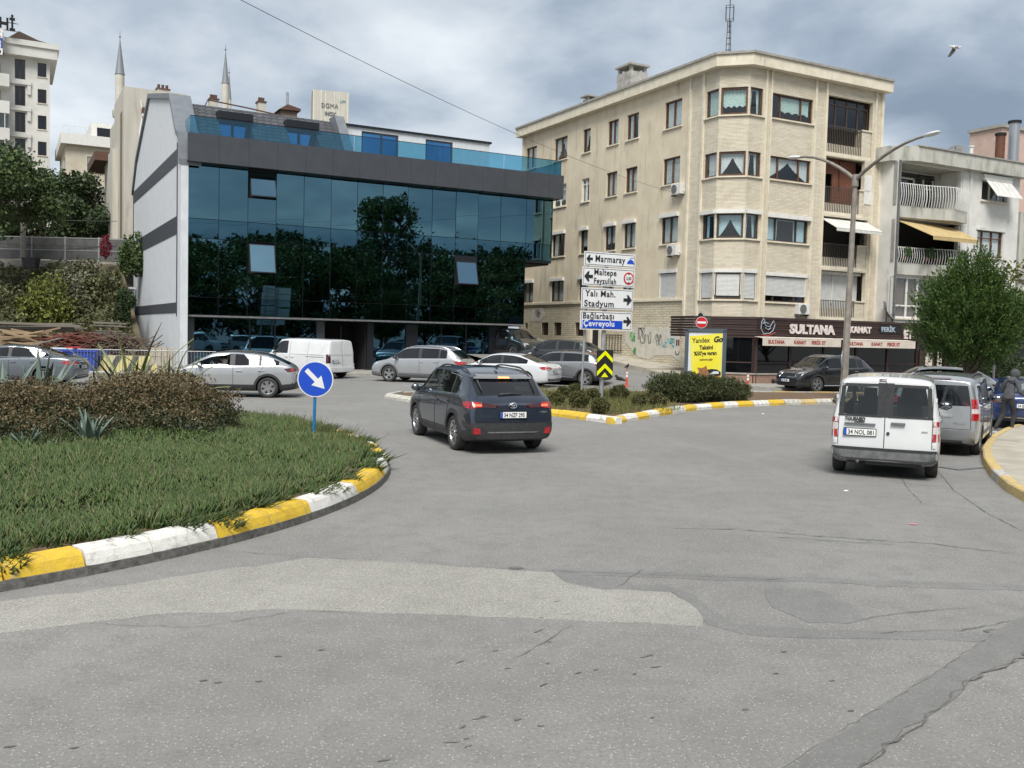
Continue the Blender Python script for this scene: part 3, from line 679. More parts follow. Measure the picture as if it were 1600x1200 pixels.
    if s.get('archm'):
        for xw in s['wx']:
            for vw in ('left', 'right'):
                r0_, r1_ = rwh+.045, rwh+s.get('archw', .12); n = 14; Pp = []
                for rad in (r1_, r0_):
                    ring = []
                    for k in range(n+1):
                        t = R(-12)+R(204)*k/n; ring.append((xw+rad*math.cos(t), max(cl+.02, rwh+rad*math.sin(t))))
                    Pp.append(ring)
                b_ = MB()
                A = [hit(vw, *q, .014) for q in Pp[0]]; sgv = D[vw][1]
                B = []
                for q, rq in zip(Pp[1], Pp[0]):
                    # inner edge hangs over the opening: follow the outer edge's depth
                    h_ = hit(vw, *rq, .014); B.append(V((q[0], h_.y, q[1])))
                for k in range(n):
                    b_.poly([A[k], A[k+1], B[k+1], B[k]]); b_.poly([B[k], B[k+1], B[k+1]+sgv*.05, B[k]+sgv*.05]); b_.poly([A[k], A[k+1], A[k+1]+sgv*.03, A[k]+sgv*.03])
                b_.build('wheel_arch', s['archm'], root, smooth=True)
    return root_tools
def thing_part(name, parent, loc, sg):
    o = bpy.data.objects.new(name, None); o.location = loc; link(o, parent)
    o.scale = (1, sg, 1); return o
WH = {}
def build_wheel(wr, r, tw, s):
    key = (round(r, 3), tw, s.get('spk', 5), s.get('rimm', ALU).name, s.get('wide', .34), s.get('cover', False))
    if key not in WH:
        rr_ = r*s.get('rimr', .66); h = tw/2
        ty = MB().lathe([(rr_-.01, -h*.8), (rr_+.02, -h), (r-.035, -h), (r-.008, -h*.78), (r, -h*.5), (r, h*.5), (r-.008, h*.78), (r-.035, h), (rr_+.02, h), (rr_-.005, h*.82), (rr_-.02, h*.3)], 32, 'y')
        t_me = ty.mesh('tyre', True); t_me.materials.append(RUB)
        rb = MB().lathe([(rr_-.02, h*.3), (rr_-.004, h*.84), (rr_-.028, h*.80), (rr_-.04, h*.55)], 32, 'y')
        n = s.get('spk', 5); wd = s.get('wide', .34)
        for k in range(n):
            t = 2*math.pi*k/n+.3
            for da in ((-.5, .5) if s.get('twin') else (0,)):
                a = t+da*.28; d = V((math.cos(a), 0, math.sin(a))); c = V((-d.z, 0, d.x)); d2 = V((math.cos(t), 0, math.sin(t)))
                i_, o_ = d2*rr_*.16+V((0, h*.62, 0)), d*(rr_-.03)+V((0, h*.70, 0)); wi, wo = rr_*wd*.32, rr_*wd*(.5 if not s.get('twin') else .3)
                rb.hexa([i_-c*wi-V((0, .03, 0)), i_+c*wi-V((0, .03, 0)), o_+c*wo-V((0, .03, 0)), o_-c*wo-V((0, .03, 0)), i_-c*wi, i_+c*wi, o_+c*wo, o_-c*wo])
        rb.lathe([(0, h*.66), (rr_*.17, h*.66), (rr_*.2, h*.5)], 16, 'y')
        r_me = rb.mesh('rim'); r_me.materials.append(s.get('rimm', ALU))
        bk_ = MB().lathe([(0, h*.2), (rr_-.02, h*.2), (rr_-.02, -h*.6), (0, -h*.6)], 24, 'y').mesh('gap_shade_disc'); bk_.materials.append(DRK)  # near-black disc behind the spokes, shade of the gaps put into its colour
        WH[key] = (t_me, r_me, bk_)
    for nm, me in zip(('tyre', 'rim', 'gap_shade_disc'), WH[key]): link(bpy.data.objects.new(nm, me), wr)
NAVY = paint('navy_paint', (.021, .030, .048), .35, .3, .1); WHT = paint('white_van_paint', (.64, .65, .65), 0, .35, .1); WHT2 = paint('white_car_paint', (.64, .65, .66), .1, .3, .06)
SILV = paint('silver_paint', (.40, .41, .42), .75, .34, .08); SILV2 = paint('light_silver_paint', (.42, .43, .44), .6, .34, .08); SILG = paint('grey_silver_paint', (.30, .31, .32), .7, .34, .1)
GREY = paint('grey_paint', (.16, .17, .18), .6, .33, .1); BLKP = paint('black_paint', (.008, .008, .009), .1, .28, .1); DGREY = paint('dark_grey_paint', (.03, .032, .035), .4, .3, .1)
BLUP = paint('blue_paint', (.012, .035, .14), .4, .3, .1); MERC = paint('steel_grey_paint', (.14, .16, .18), .6, .33, .1)
def suv(L=4.46, W=1.825, H=1.62, cl=.2, belt=1.04, rw=.345, wx=(1.30, -1.34), prof=None, **k):
    h = L/2
    d = dict(L=L, W=W, H=H, cl=cl, belt=belt, rw=rw, wx=wx, bslope=-.03, tb=.775, clad=True, archm=BLK, rake=(.14, .05),
             prof=prof or [(-h, .96), (-h+.05, 1.04), (-h+.13, 1.11), (-h+.64, H-.15), (-h+.80, H-.085), (-h+1.2, H-.015), (-.1, H), (.4, H-.03), (.6, H-.07), (1.32, 1.09), (1.48, 1.03), (h-.3, .93), (h-.1, .84), (h, .68)],
             rwin=(-h+.13, -h+.64), wscr=(.6, 1.32), swin=(-h+.80, 1.18), pil=[(-.24, -.10), (-1.12, -1.05)], mirror=(.92, 1.06),
             gaps=[[(-.17, .32), (-.17, 1.03)], [(.98, .36), (1.0, .7), (.95, 1.0)], [(-1.0, .75), (-1.12, 1.02)], [(-.17, .32), (-.8, .34), (-.92, .5), (-1.0, .75)], [(.98, .36), (-.17, .32)]], handles=[(-.38+.1, .92), (-1.0+.05, .94)])
    d.update(k); return d
def sedan(L=4.6, W=1.78, H=1.435, **k):
    h = L/2
    d = dict(L=L, W=W, H=H, cl=.16, belt=.93, rw=.32, wx=(1.36, -1.32), bslope=-.03, tb=.77, rake=(.06, .05),
             prof=[(-h, .86), (-h+.05, .97), (-h+.2, 1.03), (-h+.55, 1.07), (-h+1.35, 1.36), (-h+1.7, 1.42), (0, H), (.3, H-.03), (.45, H-.06), (1.22, 1.0), (1.38, .95), (h-.35, .83), (h-.1, .73), (h, .58)],
             rwin=(-h+.55, -h+1.35), wscr=(.45, 1.22), swin=(-h+.95, 1.1), pil=[(-.22, -.08)], mirror=(.85, .97),
             gaps=[[(-.15, .25), (-.15, .95)], [(.95, .28), (.98, .6), (.92, .9)], [(-.98, .6), (-1.08, .92)], [(.95, .28), (-.15, .25), (-.75, .27), (-.9, .45), (-.98, .6)]], handles=[(-.3, .82), (-.98, .84)])
    d.update(k); return d
# ---- navy SUV entering the roundabout
t = car('suv', 'navy blue SUV with brake lights on, driving past the roundabout', suv(paint=NAVY, sglass=CGL, hanm=NAVY, rimm=ALU, spk=10, wide=.24, rimr=.72, cat='SUV', roofm=NAVY, archw=.13, mirm=NAVY), (-.80, 19.9, 0), (-.37, .93))
lay, lay2, seam, hit, rt = t['lay'], t['lay2'], t['seam'], t['hit'], t['root']
lay2('rear_light', TAIL, 'rear', [(.84, 1.0), (.62, .985), (.60, .90), (.84, .87)], .012); lay2('rear_light', TAIL, 'left', [(-1.86, .985), (-2.12, 1.0), (-2.14, .87), (-1.96, .885)], .012)
lay2('rear_light', TAILD, 'rear', [(.60, .985), (.30, .95), (.27, .915), (.34, .885), (.60, .895)], .010)
lay2('brake_light', TAILL, 'rear', [(.74, .955), (.61, .95), (.61, .915), (.74, .915)], .018)
lay('spoiler', BLKP, 'rear', [(-.55, 1.485), (.55, 1.485), (.60, 1.41), (-.60, 1.41)], .07, thick=.1)
lay('high_brake_light', AMBL, 'rear', [(-.11, 1.445), (.11, 1.445), (.11, 1.42), (-.11, 1.42)], .09)
lay('bumper', BLK, 'rear', [(-.86, .60), (.86, .60), (.90, .45), (.86, .30), (-.86, .30), (-.90, .45)], .022)
lay('skid_plate', GRY, 'rear', [(-.52, .44), (.52, .44), (.48, .415), (-.48, .415)], .03)
lay2('reflector', TAIL, 'rear', [(.66, .50), (.78, .52), (.78, .40), (.64, .395)], .034)
t['plate']('rear', 0, .755, '34 NZF 295')
seam('rear', [(-.66, 1.08), (-.70, .9), (-.72, .62)], .005); seam('rear', [(.66, 1.08), (.70, .9), (.72, .62)], .005); seam('rear', [(-.72, .62), (.72, .62)], .006)
p = hit('rear', .05, 1.115, .03); MB().tube([hit('rear', .22, 1.12, .02), hit('rear', -.02, 1.14, .035), hit('rear', -.25, 1.135, .03)], [.03, .022, .008], 6).build('wiper', BLK, rt, smooth=True)
em = MB(); ec = hit('rear', 0, .93, .02)
def ell(mb, cy, cz, a, b, r, x): mb.tube([(x, cy+a*math.cos(q), cz+b*math.sin(q)) for q in [2*math.pi*i/20 for i in range(21)]], r, 5, False)
ell(em, 0, .93, .075, .052, .009, ec.x); ell(em, 0, .945, .05, .02, .007, ec.x-.004); ell(em, 0, .925, .02, .045, .007, ec.x-.004); em.build('badge', CHR, rt, smooth=True)
text('trim_lettering', 'HYBRID', .045, CHR, rt, facing((ec.x+.035, -.56, .79), (0, -1, 0)), .003)
t['rails'](-1.5, .45, .60, BLK)
for sg in (1, -1):
    seam('left' if sg > 0 else 'right', [(-1.4, 1.42), (-1.1, 1.455), (-.7, 1.475)], .008, CHR, 'chrome_strip', .004)
MB().prism([(-1.35, .012, 1.57), (-1.2, .012, 1.60), (-1.37, .012, 1.66)], (0, -.024, 0)).build('antenna', NAVY, rt)
lay2('head_light', HEAD, 'front', [(.86, .86), (.5, .82), (.5, .74), (.86, .75)]); lay('grille', BLK, 'front', [(-.5, .7), (.5, .7), (.55, .42), (-.55, .42)])
# ---- white van parked on the right, seen from behind
vanprof = lambda h, H: [(-h, H-.07), (-h+.04, H-.05), (-h+.2, H-.025), (-.6, H), (.35, H-.01), (.62, H-.05), (1.28, 1.16), (1.42, 1.09), (h-.3, .97), (h-.1, .86), (h, .68)]
def van(L, W, H, **k):
    h = L/2
    d = dict(L=L, W=W, H=H, cl=.2, belt=1.07, rw=.315, wx=(h-.86, -h+.78), bslope=0, tb=.865, rows=(.985, .97), van=True, rake=(.07, .03), prof=vanprof(h, H), wscr=(.62, 1.28), swin=(-h+.3, 1.15), hdr=.12, taper=(.965, .88), lift=(.1, .04), bulge=(.035, .08),
             pil=[(-.1, .06), (-1.2, -1.06)], mirror=(.86, 1.12), cat='van', gaps=[[(-.02, .3), (-.02, 1.7)], [(.98, .32), (1.0, .8), (.9, 1.05)], [(-.02, 1.08), (-h+.25, 1.06)], [(-1.12, .45), (-1.14, 1.7)]], handles=[(-.2, .95), (.15, .95)], spk=5)
    d.update(k); return d
t = car('van', 'white van with split rear doors and grey bumper, parked nearest the camera', van(4.28, 1.80, 1.80, paint=WHT, split=True, rglass=CGL, rimm=GRY, capcols=(-1, -.89, -.045, .045, .89, 1), archm=GRY, archw=.1, mirm=BLK), (7.08, 17.7, 0), (.40, .917)); t['root'].scale = (.965,)*3
lay, lay2, seam, hit, rt = t['lay'], t['lay2'], t['seam'], t['hit'], t['root']
lay2('window_frame', BLK, 'rear', [(.725, 1.645), (.05, 1.655), (.05, 1.605), (.66, 1.595)], .008); lay2('window_frame', BLK, 'rear', [(.77, 1.105), (.05, 1.105), (.05, 1.07), (.77, 1.07)], .008)
lay2('window_frame', BLK, 'rear', [(.725, 1.645), (.655, 1.635), (.685, 1.085), (.765, 1.085)], .009); lay('window_frame', BLK, 'rear', [(-.13, 1.67), (.13, 1.67), (.13, 1.075), (-.13, 1.075)], .007)
lay('bumper', GRY, 'rear', [(-.86, .53), (.86, .53), (.88, .42), (.84, .29), (-.84, .29), (-.88, .42)], .035, thick=.08)
lay2('bumper_step', BLK, 'rear', [(.84, .54), (-.0, .54), (-.0, .50), (.84, .50)], .045)
for z0, z1, m_ in ((1.04, .95, TAIL), (.95, .83, TAILW), (.83, .70, TAIL)): lay2('rear_light', m_, 'rear', [(.862, z1), (.862, z0), (.775, z0), (.765, z1)], .014); lay2('rear_light', m_, 'left', [(-2.02, z1), (-2.02, z0), (-2.10, z0), (-2.10, z1)], .012)
seam('rear', [(0, 1.74), (0, .55)], .008); seam('rear', [(-.755, 1.68), (-.76, .56)], .006); seam('rear', [(.755, 1.68), (.76, .56)], .006)
t['plate']('rear', .40, .80, '34 NOL 081')
a, b = hit('rear', .66, .945, .025), hit('rear', .15, .945, .025); MB().bar(a, b, .04, .03).build('door_handle', GRY, rt, bevel=.008)
a, b = hit('rear', -.1, .975, .03), hit('rear', -.33, .975, .03); MB().bar(a, b, .045, .045).build('door_handle', GRY, rt, bevel=.01)
q = hit('rear', -.06, .80, .01); MB().lathe([(0, .0), (.028, 0), (.028, .02)], 14, 'x', (q.x-.01, -.06, .80)).build('door_lock', BLK, rt)
q = hit('rear', .5, 1.03, .012); text('trim_lettering', 'TOURNEO', .082, BLK, rt, facing((q.x-.006, .66, 1.0), (0, -1, 0)), .004, .85, bold=.004, shear=.15)
q = hit('rear', .5, .99, .012); text('trim_lettering', 'CONNECT', .036, BLK, rt, facing((q.x-.006, .50, .965), (0, -1, 0)), .004, 1, bold=.002)
q = hit('rear', -.62, .86, .012); MB().box(q.x-.004, q.x, -.69, -.59, .855, .868).build('trim_badge', CHR, rt)
lay('high_brake_light', TAILD, 'rear', [(-.0, 1.735), (.12, 1.735), (.12, 1.70), (-.0, 1.70)], .014)
for sg in (1, -1):
    for z in (.62, 1.0, 1.4): q = hit('rear', sg*.80, z, .008); MB().box(q.x-.012, q.x+.01, sg*.80-.02, sg*.80+.02, z-.035, z+.035).build('door_hinge', WHT, rt, bevel=.004)
MB().tube([(-1.9, .42, .33), (-2.12, .42, .30), (-2.16, .42, .29)], .03, 8).build('exhaust_pipe', GRY, rt, smooth=True)
MB().box(-2.0, -1.5, -.6, .3, .22, .34).build('spare_wheel_cradle', BLK, rt)
lay2('head_light', HEAD, 'front', [(.82, .95), (.5, .9), (.5, .75), (.82, .75)]); lay('grille', BLK, 'front', [(-.45, .8), (.45, .8), (.45, .5), (-.45, .5)])
# ---- silver van in front of it
t = car('van', 'silver grey passenger van with tall red lamps, parked ahead of the white one', van(4.38, 1.81, 1.78, paint=SILV, rglass=CGD, sglass=CGD, capcols=(-1, -.90, -.3, .3, .90, 1), clad=False, twin=True, wide=.4, roofm=SILV, archm=GRY, archw=.09, mirm=BLK, prof=[(-2.19, 1.66), (-2.12, 1.70), (-1.95, 1.745), (-.6, 1.78), (.35, 1.77), (.62, 1.72), (1.28, 1.16), (1.42, 1.09), (1.89, .97), (2.09, .86), (2.19, .68)]), (9.75, 21.2, 0), (.515, .857)); t['root'].scale = (.94,)*3
lay, lay2, seam, hit, rt = t['lay'], t['lay2'], t['seam'], t['hit'], t['root']
for z0, z1, m_ in ((1.26, 1.05, TAIL), (1.05, .95, TAILW), (.95, .80, TAIL)):
    lay2('rear_light', m_, 'rear', [(.855, z1), (.855-max(0, z0-1.0)*.16, z0), (.76-(z0-.9)*.1, z0), (.745, z1)], .014); lay2('rear_light', m_, 'left', [(-1.95, z1), (-1.98, z0), (-2.16, z0), (-2.16, z1)], .012)
lay('bumper', SILG, 'rear', [(-.88, .58), (.88, .58), (.90, .42), (.85, .30), (-.85, .30), (-.90, .42)], .05, thick=.1)
lay('bumper_insert', BLK, 'rear', [(-.6, .36), (.6, .36), (.6, .26), (-.6, .26)], .06)
seam('rear', [(-.72, 1.1), (-.74, .6), (.74, .6), (.72, 1.1)], .006); t['plate']('rear', .1, .80, '34 EB 9315')
lay('tailgate_handle', CHR, 'rear', [(-.38, .90), (.38, .90), (.36, .86), (-.36, .86)], .025)
q = hit('rear', -.5, .74, .012); text('trim_lettering', 'BERLINGO', .05, CHR, rt, facing((q.x-.006, -.40, .72), (0, -1, 0)), .004)
lay('high_brake_light', TAILD, 'rear', [(-.3, 1.70), (.3, 1.70), (.3, 1.665), (-.3, 1.665)], .02)
t['rails'](-1.8, .35, .66, BLK)
lay2('side_moulding', GRY, 'left', [(-1.0, .50), (.9, .50), (.9, .42), (-1.0, .42)], .012)
lay2('head_light', HEAD, 'front', [(.82, .95), (.5, .9), (.5, .75), (.82, .75)])
# ---- dark blue saloon by the pavement
t = car('saloon', 'dark blue saloon beyond the hooded pedestrian, seen from behind', sedan(4.6, 1.78, 1.45, paint=BLUP, rglass=CGL, twin=True, wide=.4), (14.9, 27.6, 0), (.44, .898)); t['root'].scale = (.96,)*3
def sedan_rear(t, plate, body, chrome=True):
    lay, lay2 = t['lay'], t['lay2']
    lay2('rear_light', TAIL, 'rear', [(.80, .90), (.38, .86), (.38, .80), (.80, .74)], .012); lay2('rear_light', TAIL, 'left', [(-1.95, .86), (-2.2, .92), (-2.24, .76), (-2.08, .78)], .012)
    lay2('rear_light_insert', TAILW, 'rear', [(.76, .80), (.56, .80), (.56, .775), (.76, .765)], .018)
    lay('bumper_insert', BLK, 'rear', [(-.7, .38), (.7, .38), (.62, .24), (-.62, .24)], .014); t['plate']('rear', 0, .68, plate)
    if chrome: t['seam']('rear', [(-.72, .42), (-.5, .34), (.5, .34), (.72, .42)], .012, CHR, 'chrome_strip', .006)
    t['seam']('rear', [(-.7, .92), (-.66, .55), (.66, .55), (.7, .92)], .005)
    lay2('head_light', HEAD, 'front', [(.8, .72), (.45, .68), (.45, .62), (.8, .62)]); lay('grille', BLK, 'front', [(-.5, .55), (.5, .55), (.55, .3), (-.55, .3)])
sedan_rear(t, '34 BA 1292', BLUP)
# ---- white saloon in the queue
t = car('saloon', 'white saloon with red rear lamps waiting between the silver SUV and grey crossover', sedan(4.63, 1.78, 1.435, paint=WHT2, rglass=CGD, sglass=CGD, twin=True, wide=.4, pillm=BLK, mirm=WHT2), (-.25, 41.7, 0), (-.90, .436))
sedan_rear(t, '34 PF 291', WHT2)
MB().prism([(-1.15, .012, 1.40), (-1.0, .012, 1.42), (-1.17, .012, 1.48)], (0, -.024, 0)).build('antenna', WHT2, t['root'])
# ---- silver SUV in front of the glass building
t = car('suv', 'silver SUV waiting in front of the glass building beside the dark entrance', suv(4.5, 1.845, 1.63, paint=SILV2, rglass=CGD, sglass=CGD, cladm=GRY, archm=GRY, archw=.11, cat='SUV', spk=5, wide=.5, rimr=.68, hanm=CHR, mirm=BLK, rw=.36), (-3.95, 42.35, 0), (-.945, .326))
lay, lay2, seam, hit, rt = t['lay'], t['lay2'], t['seam'], t['hit'], t['root']
lay2('rear_light', TAIL, 'rear', [(.84, 1.0), (.40, .97), (.40, .90), (.84, .84)], .012); lay2('rear_light', TAIL, 'left', [(-1.80, .99), (-2.14, 1.02), (-2.16, .84), (-1.95, .86)], .012)
lay('bumper', GRY, 'rear', [(-.84, .5), (.84, .5), (.8, .28), (-.8, .28)], .02); t['plate']('rear', 0, .80, '34 DLR 57')
lay2('head_light', HEAD, 'front', [(.84, .86), (.5, .83), (.5, .74), (.84, .74)]); lay2('head_light', HEAD, 'left', [(1.85, .90), (2.12, .86), (2.14, .75), (1.95, .76)]); lay('grille', BLK, 'front', [(-.45, .8), (.45, .8), (.4, .5), (-.4, .5)])
t['rails'](-1.5, .45, .61, ALU)
# ---- silver crossover with driver, circling the roundabout
tg = [(-2.13, .94), (-2.08, 1.03), (-1.96, 1.10), (-1.25, 1.40), (-.75, 1.475), (-.1, 1.5), (.35, 1.475), (.52, 1.44), (1.28, 1.02), (1.42, .97), (1.85, .88), (2.05, .78), (2.13, .62)]
t = car('crossover', 'silver coupe crossover with its driver window open, passing behind the hedge', suv(4.26, 1.76, 1.5, paint=SILV2, prof=tg, belt=.99, wx=(1.28, -1.27), rw=.335, rwin=(-1.96, -1.25), wscr=(.52, 1.28), swin=(-1.62, 1.14), pil=[(-.22, -.07), (-1.05, -.99)], openwin=(-.05, 1.0), sglass=CGD, archw=.12, spk=6, twin=True, wide=.5, rimr=.67, roofm=BLKP, cat='car', handles=[(-.36, .86), (-1.05, .88)], mirror=(.86, 1.0)), (-9.25, 31.3, 0), (-.99, -.10))
lay, lay2, seam, hit, rt = t['lay'], t['lay2'], t['seam'], t['hit'], t['root']
lay2('rear_light', TAILD, 'left', [(-1.78, .95), (-2.04, .99), (-2.06, .86), (-1.9, .85)], .012); lay2('rear_light', TAIL, 'left', [(-1.97, .97), (-2.06, .98), (-2.07, .87), (-1.98, .87)], .018); lay2('rear_light', TAIL, 'rear', [(.8, .97), (.35, .95), (.35, .90), (.8, .86)], .012)
lay('bumper', BLK, 'rear', [(-.82, .52), (.82, .52), (.8, .28), (-.8, .28)], .02); t['plate']('rear', 0, .68, '34 CV 860')
lay2('head_light', HEAD, 'front', [(.8, .82), (.45, .78), (.45, .7), (.8, .7)]); lay('grille', BLK, 'front', [(-.6, .6), (.6, .6), (.6, .35), (-.6, .35)])
t['rails'](-1.2, .4, .56, BLK, .014, .025)
TAIGO = rt
# ---- white panel van
t = car('panel_van', 'long white panel van with blank sides, turning off before the glass building', van(4.85, 1.855, 1.83, paint=WHT, van=False, rglass=CGD, sglass=CGD, swin=(.12, 1.15), pil=[], spk=6, rimm=GRY, rw=.33), (-9.9, 44.7, 0), (-.86, .51))
lay, lay2, seam, hit, rt = t['lay'], t['lay2'], t['seam'], t['hit'], t['root']
lay2('rear_light', TAILD, 'rear', [(.87, 1.12), (.79, 1.12), (.78, .72), (.88, .72)], .014); lay2('rear_light', TAILD, 'left', [(-2.24, 1.12), (-2.36, 1.12), (-2.38, .72), (-2.26, .72)], .012)
lay2('pressed_panel', WHT, 'rear', [(.70, 1.62), (.06, 1.65), (.06, 1.1), (.74, 1.1)], .012); lay2('pressed_panel', WHT, 'left', [(-.35, 1.62), (-.15, 1.55), (-.1, 1.15), (-.25, 1.08), (-1.0, 1.08), (-1.0, 1.62)], .012); lay2('pressed_panel', WHT, 'left', [(-1.15, 1.62), (-1.9, 1.6), (-2.0, 1.45), (-1.95, 1.1), (-1.15, 1.08)], .012)
seam('rear', [(0, 1.74), (0, .55)], .007); t['plate']('rear', .42, .80, '34 GT 462'); lay('bumper', WHT, 'rear', [(-.88, .52), (.88, .52), (.86, .32), (-.86, .32)], .05, thick=.08)
seam('left', [(-1.0, .98), (-2.1, .98)], .010)
lay2('head_light', HEAD, 'front', [(.82, .95), (.5, .9), (.5, .75), (.82, .75)])
# ---- grey crossover with black roof
t = car('crossover', 'grey crossover with black roof behind the yellow chevron sign', suv(4.2, 1.78, 1.56, paint=SILG, roofm=BLKP, pillm=BLK, rglass=CGD, sglass=CGD, wx=(1.28, -1.3), prof=[(-2.1, .96), (-2.05, 1.04), (-1.95, 1.12), (-1.52, 1.42), (-1.35, 1.49), (-.9, 1.54), (-.1, 1.56), (.35, 1.53), (.52, 1.49), (1.25, 1.07), (1.4, 1.02), (1.85, .92), (2.02, .82), (2.1, .66)], rwin=(-1.95, -1.52), wscr=(.52, 1.25), swin=(-1.42, 1.12), pil=[(-.24, -.1)], twin=True, wide=.45, rimr=.69, handles=[(-.36, .9)]), (2.35, 43.4, 0), (-.93, .37))
lay, lay2 = t['lay'], t['lay2']
lay2('rear_light', TAIL, 'rear', [(.82, 1.0), (.45, .98), (.45, .90), (.82, .84)], .012); lay2('rear_light', TAIL, 'left', [(-1.72, .99), (-2.0, 1.01), (-2.02, .86), (-1.85, .86)], .012); t['plate']('rear', 0, .78, '34 AZ 730')
lay('bumper', BLK, 'rear', [(-.82, .55), (.82, .55), (.8, .28), (-.8, .28)], .02); t['seam']('left', [(.85, .40), (-.75, .38)], .014, CHR, 'chrome_strip', .006)
# ---- two dark SUVs on the side street
t = car('suv', 'dark grey SUV half hidden behind the white saloon on the side street', suv(4.3, 1.8, 1.58, paint=DGREY, rglass=CGD, sglass=CGD, cat='SUV'), (*bk(-7.0, 4.2)[:2], street(4.0)), (-.90, .43))
t['lay2']('rear_light', TAIL, 'rear', [(.82, 1.0), (.5, .98), (.5, .90), (.82, .86)], .012); t['lay2']('rear_light', TAIL, 'left', [(-1.8, .99), (-2.04, 1.01), (-2.06, .86), (-1.9, .87)], .012)
t = car('suv', 'black SUV facing out of the side street beside the glass building corner', suv(4.6, 1.88, 1.66, paint=BLKP, sglass=CGD, cat='SUV'), (*bk(-6.4, 10.6)[:2], street(10.3)-.1), (.62, -.785))
t['lay2']('head_light', HEAD, 'front', [(.84, .88), (.5, .84), (.5, .76), (.84, .76)]); t['lay']('grille', BLK, 'front', [(-.5, .8), (.5, .8), (.45, .45), (-.45, .45)])
# ---- black SUV in front of the restaurant
t = car('suv', 'glossy black SUV parked in front of the restaurant, front towards the road', suv(4.48, 1.855, 1.63, paint=BLKP, sglass=CGD, cat='SUV', spk=5, twin=True, wide=.45, hanm=CHR, mirm=BLKP), (14.25, 43.1, 0), (-.90, -.436))
lay, lay2, seam, hit, rt = t['lay'], t['lay2'], t['seam'], t['hit'], t['root']
lay2('head_light', HEAD, 'front', [(.82, .93), (.52, .86), (.52, .80), (.82, .84)], .01); lay2('head_light', HEAD, 'left', [(1.62, .99), (2.08, .90), (2.1, .83), (1.9, .87)], .01)
lay('grille', DRK, 'front', [(-.42, .82), (.42, .82), (.46, .66), (-.46, .66)], .01); seam('front', [(-.44, .83), (.44, .83), (.48, .65), (-.48, .65), (-.44, .83)], .009, CHR, 'chrome_strip')
lay('air_intake', DRK, 'front', [(-.6, .42), (.6, .42), (.5, .3), (-.5, .3)], .012); t['plate']('front', 0, .50, '34 TR 408')
seam('left', [(.9, .30), (-.85, .30)], .016, CHR, 'chrome_strip', .006); seam('left', [(-1.3, 1.04), (.95, 1.07)], .008, CHR, 'chrome_strip', .004)
t['rails'](-1.5, .45, .61, ALU)
# ---- white hatchback behind the tree, another at the right edge, grey saloon on the left
hat = dict(L=4.3, W=1.78, H=1.5, cl=.17, belt=.97, rw=.325, clad=False, archm=None, wx=(1.25, -1.3))
t = car('hatchback', 'white hatchback behind the trunk of the bushy conifer', suv(**hat, paint=WHT2, rglass=CGD, sglass=CGD, prof=[(-2.15, .92), (-2.1, 1.0), (-2.0, 1.08), (-1.5, 1.36), (-1.3, 1.42), (-.8, 1.48), (-.1, 1.5), (.35, 1.47), (.52, 1.43), (1.25, 1.0), (1.4, .96), (1.85, .86), (2.05, .76), (2.15, .6)], rwin=(-2.0, -1.5), wscr=(.52, 1.25), swin=(-1.5, 1.12), pil=[(-.24, -.1), (-1.05, -.98)], cat='car'), (14.9, 33.7, 0), (-.97, .24))
t['lay2']('rear_light', TAILD, 'left', [(-1.8, .93), (-2.06, .95), (-2.08, .82), (-1.92, .82)], .012); t['lay2']('rear_light', TAILD, 'rear', [(.8, .95), (.45, .93), (.45, .86), (.8, .82)], .012)
t = car('hatchback', 'white car cut off by the right edge of the view', suv(**hat, paint=WHT2, sglass=CGD, cat='car', sub=1), (20.6, 34.5, 0), (-.95, -.31))
t['lay2']('head_light', HEAD, 'front', [(.8, .86), (.5, .82), (.5, .74), (.8, .74)])
t = car('saloon', 'steel grey saloon with chrome window trim behind the agaves on the left', sedan(4.75, 1.82, 1.45, paint=MERC, sglass=CGD, rglass=CGD, swin=(-1.62, 1.1), pil=[(-.22, -.10)]), (-18.2, 34.6, 0), (-.995, -.10))
sedan_rear(t, '34 KM 117', MERC)
for vw in ('left', 'right'): t['seam'](vw, [(1.0, .99), (-1.2, 1.0), (-1.62, 1.04), (-1.35, 1.22), (-.95, 1.32), (-.3, 1.37), (.35, 1.33)], .012, CHR, 'chrome_strip', .004)
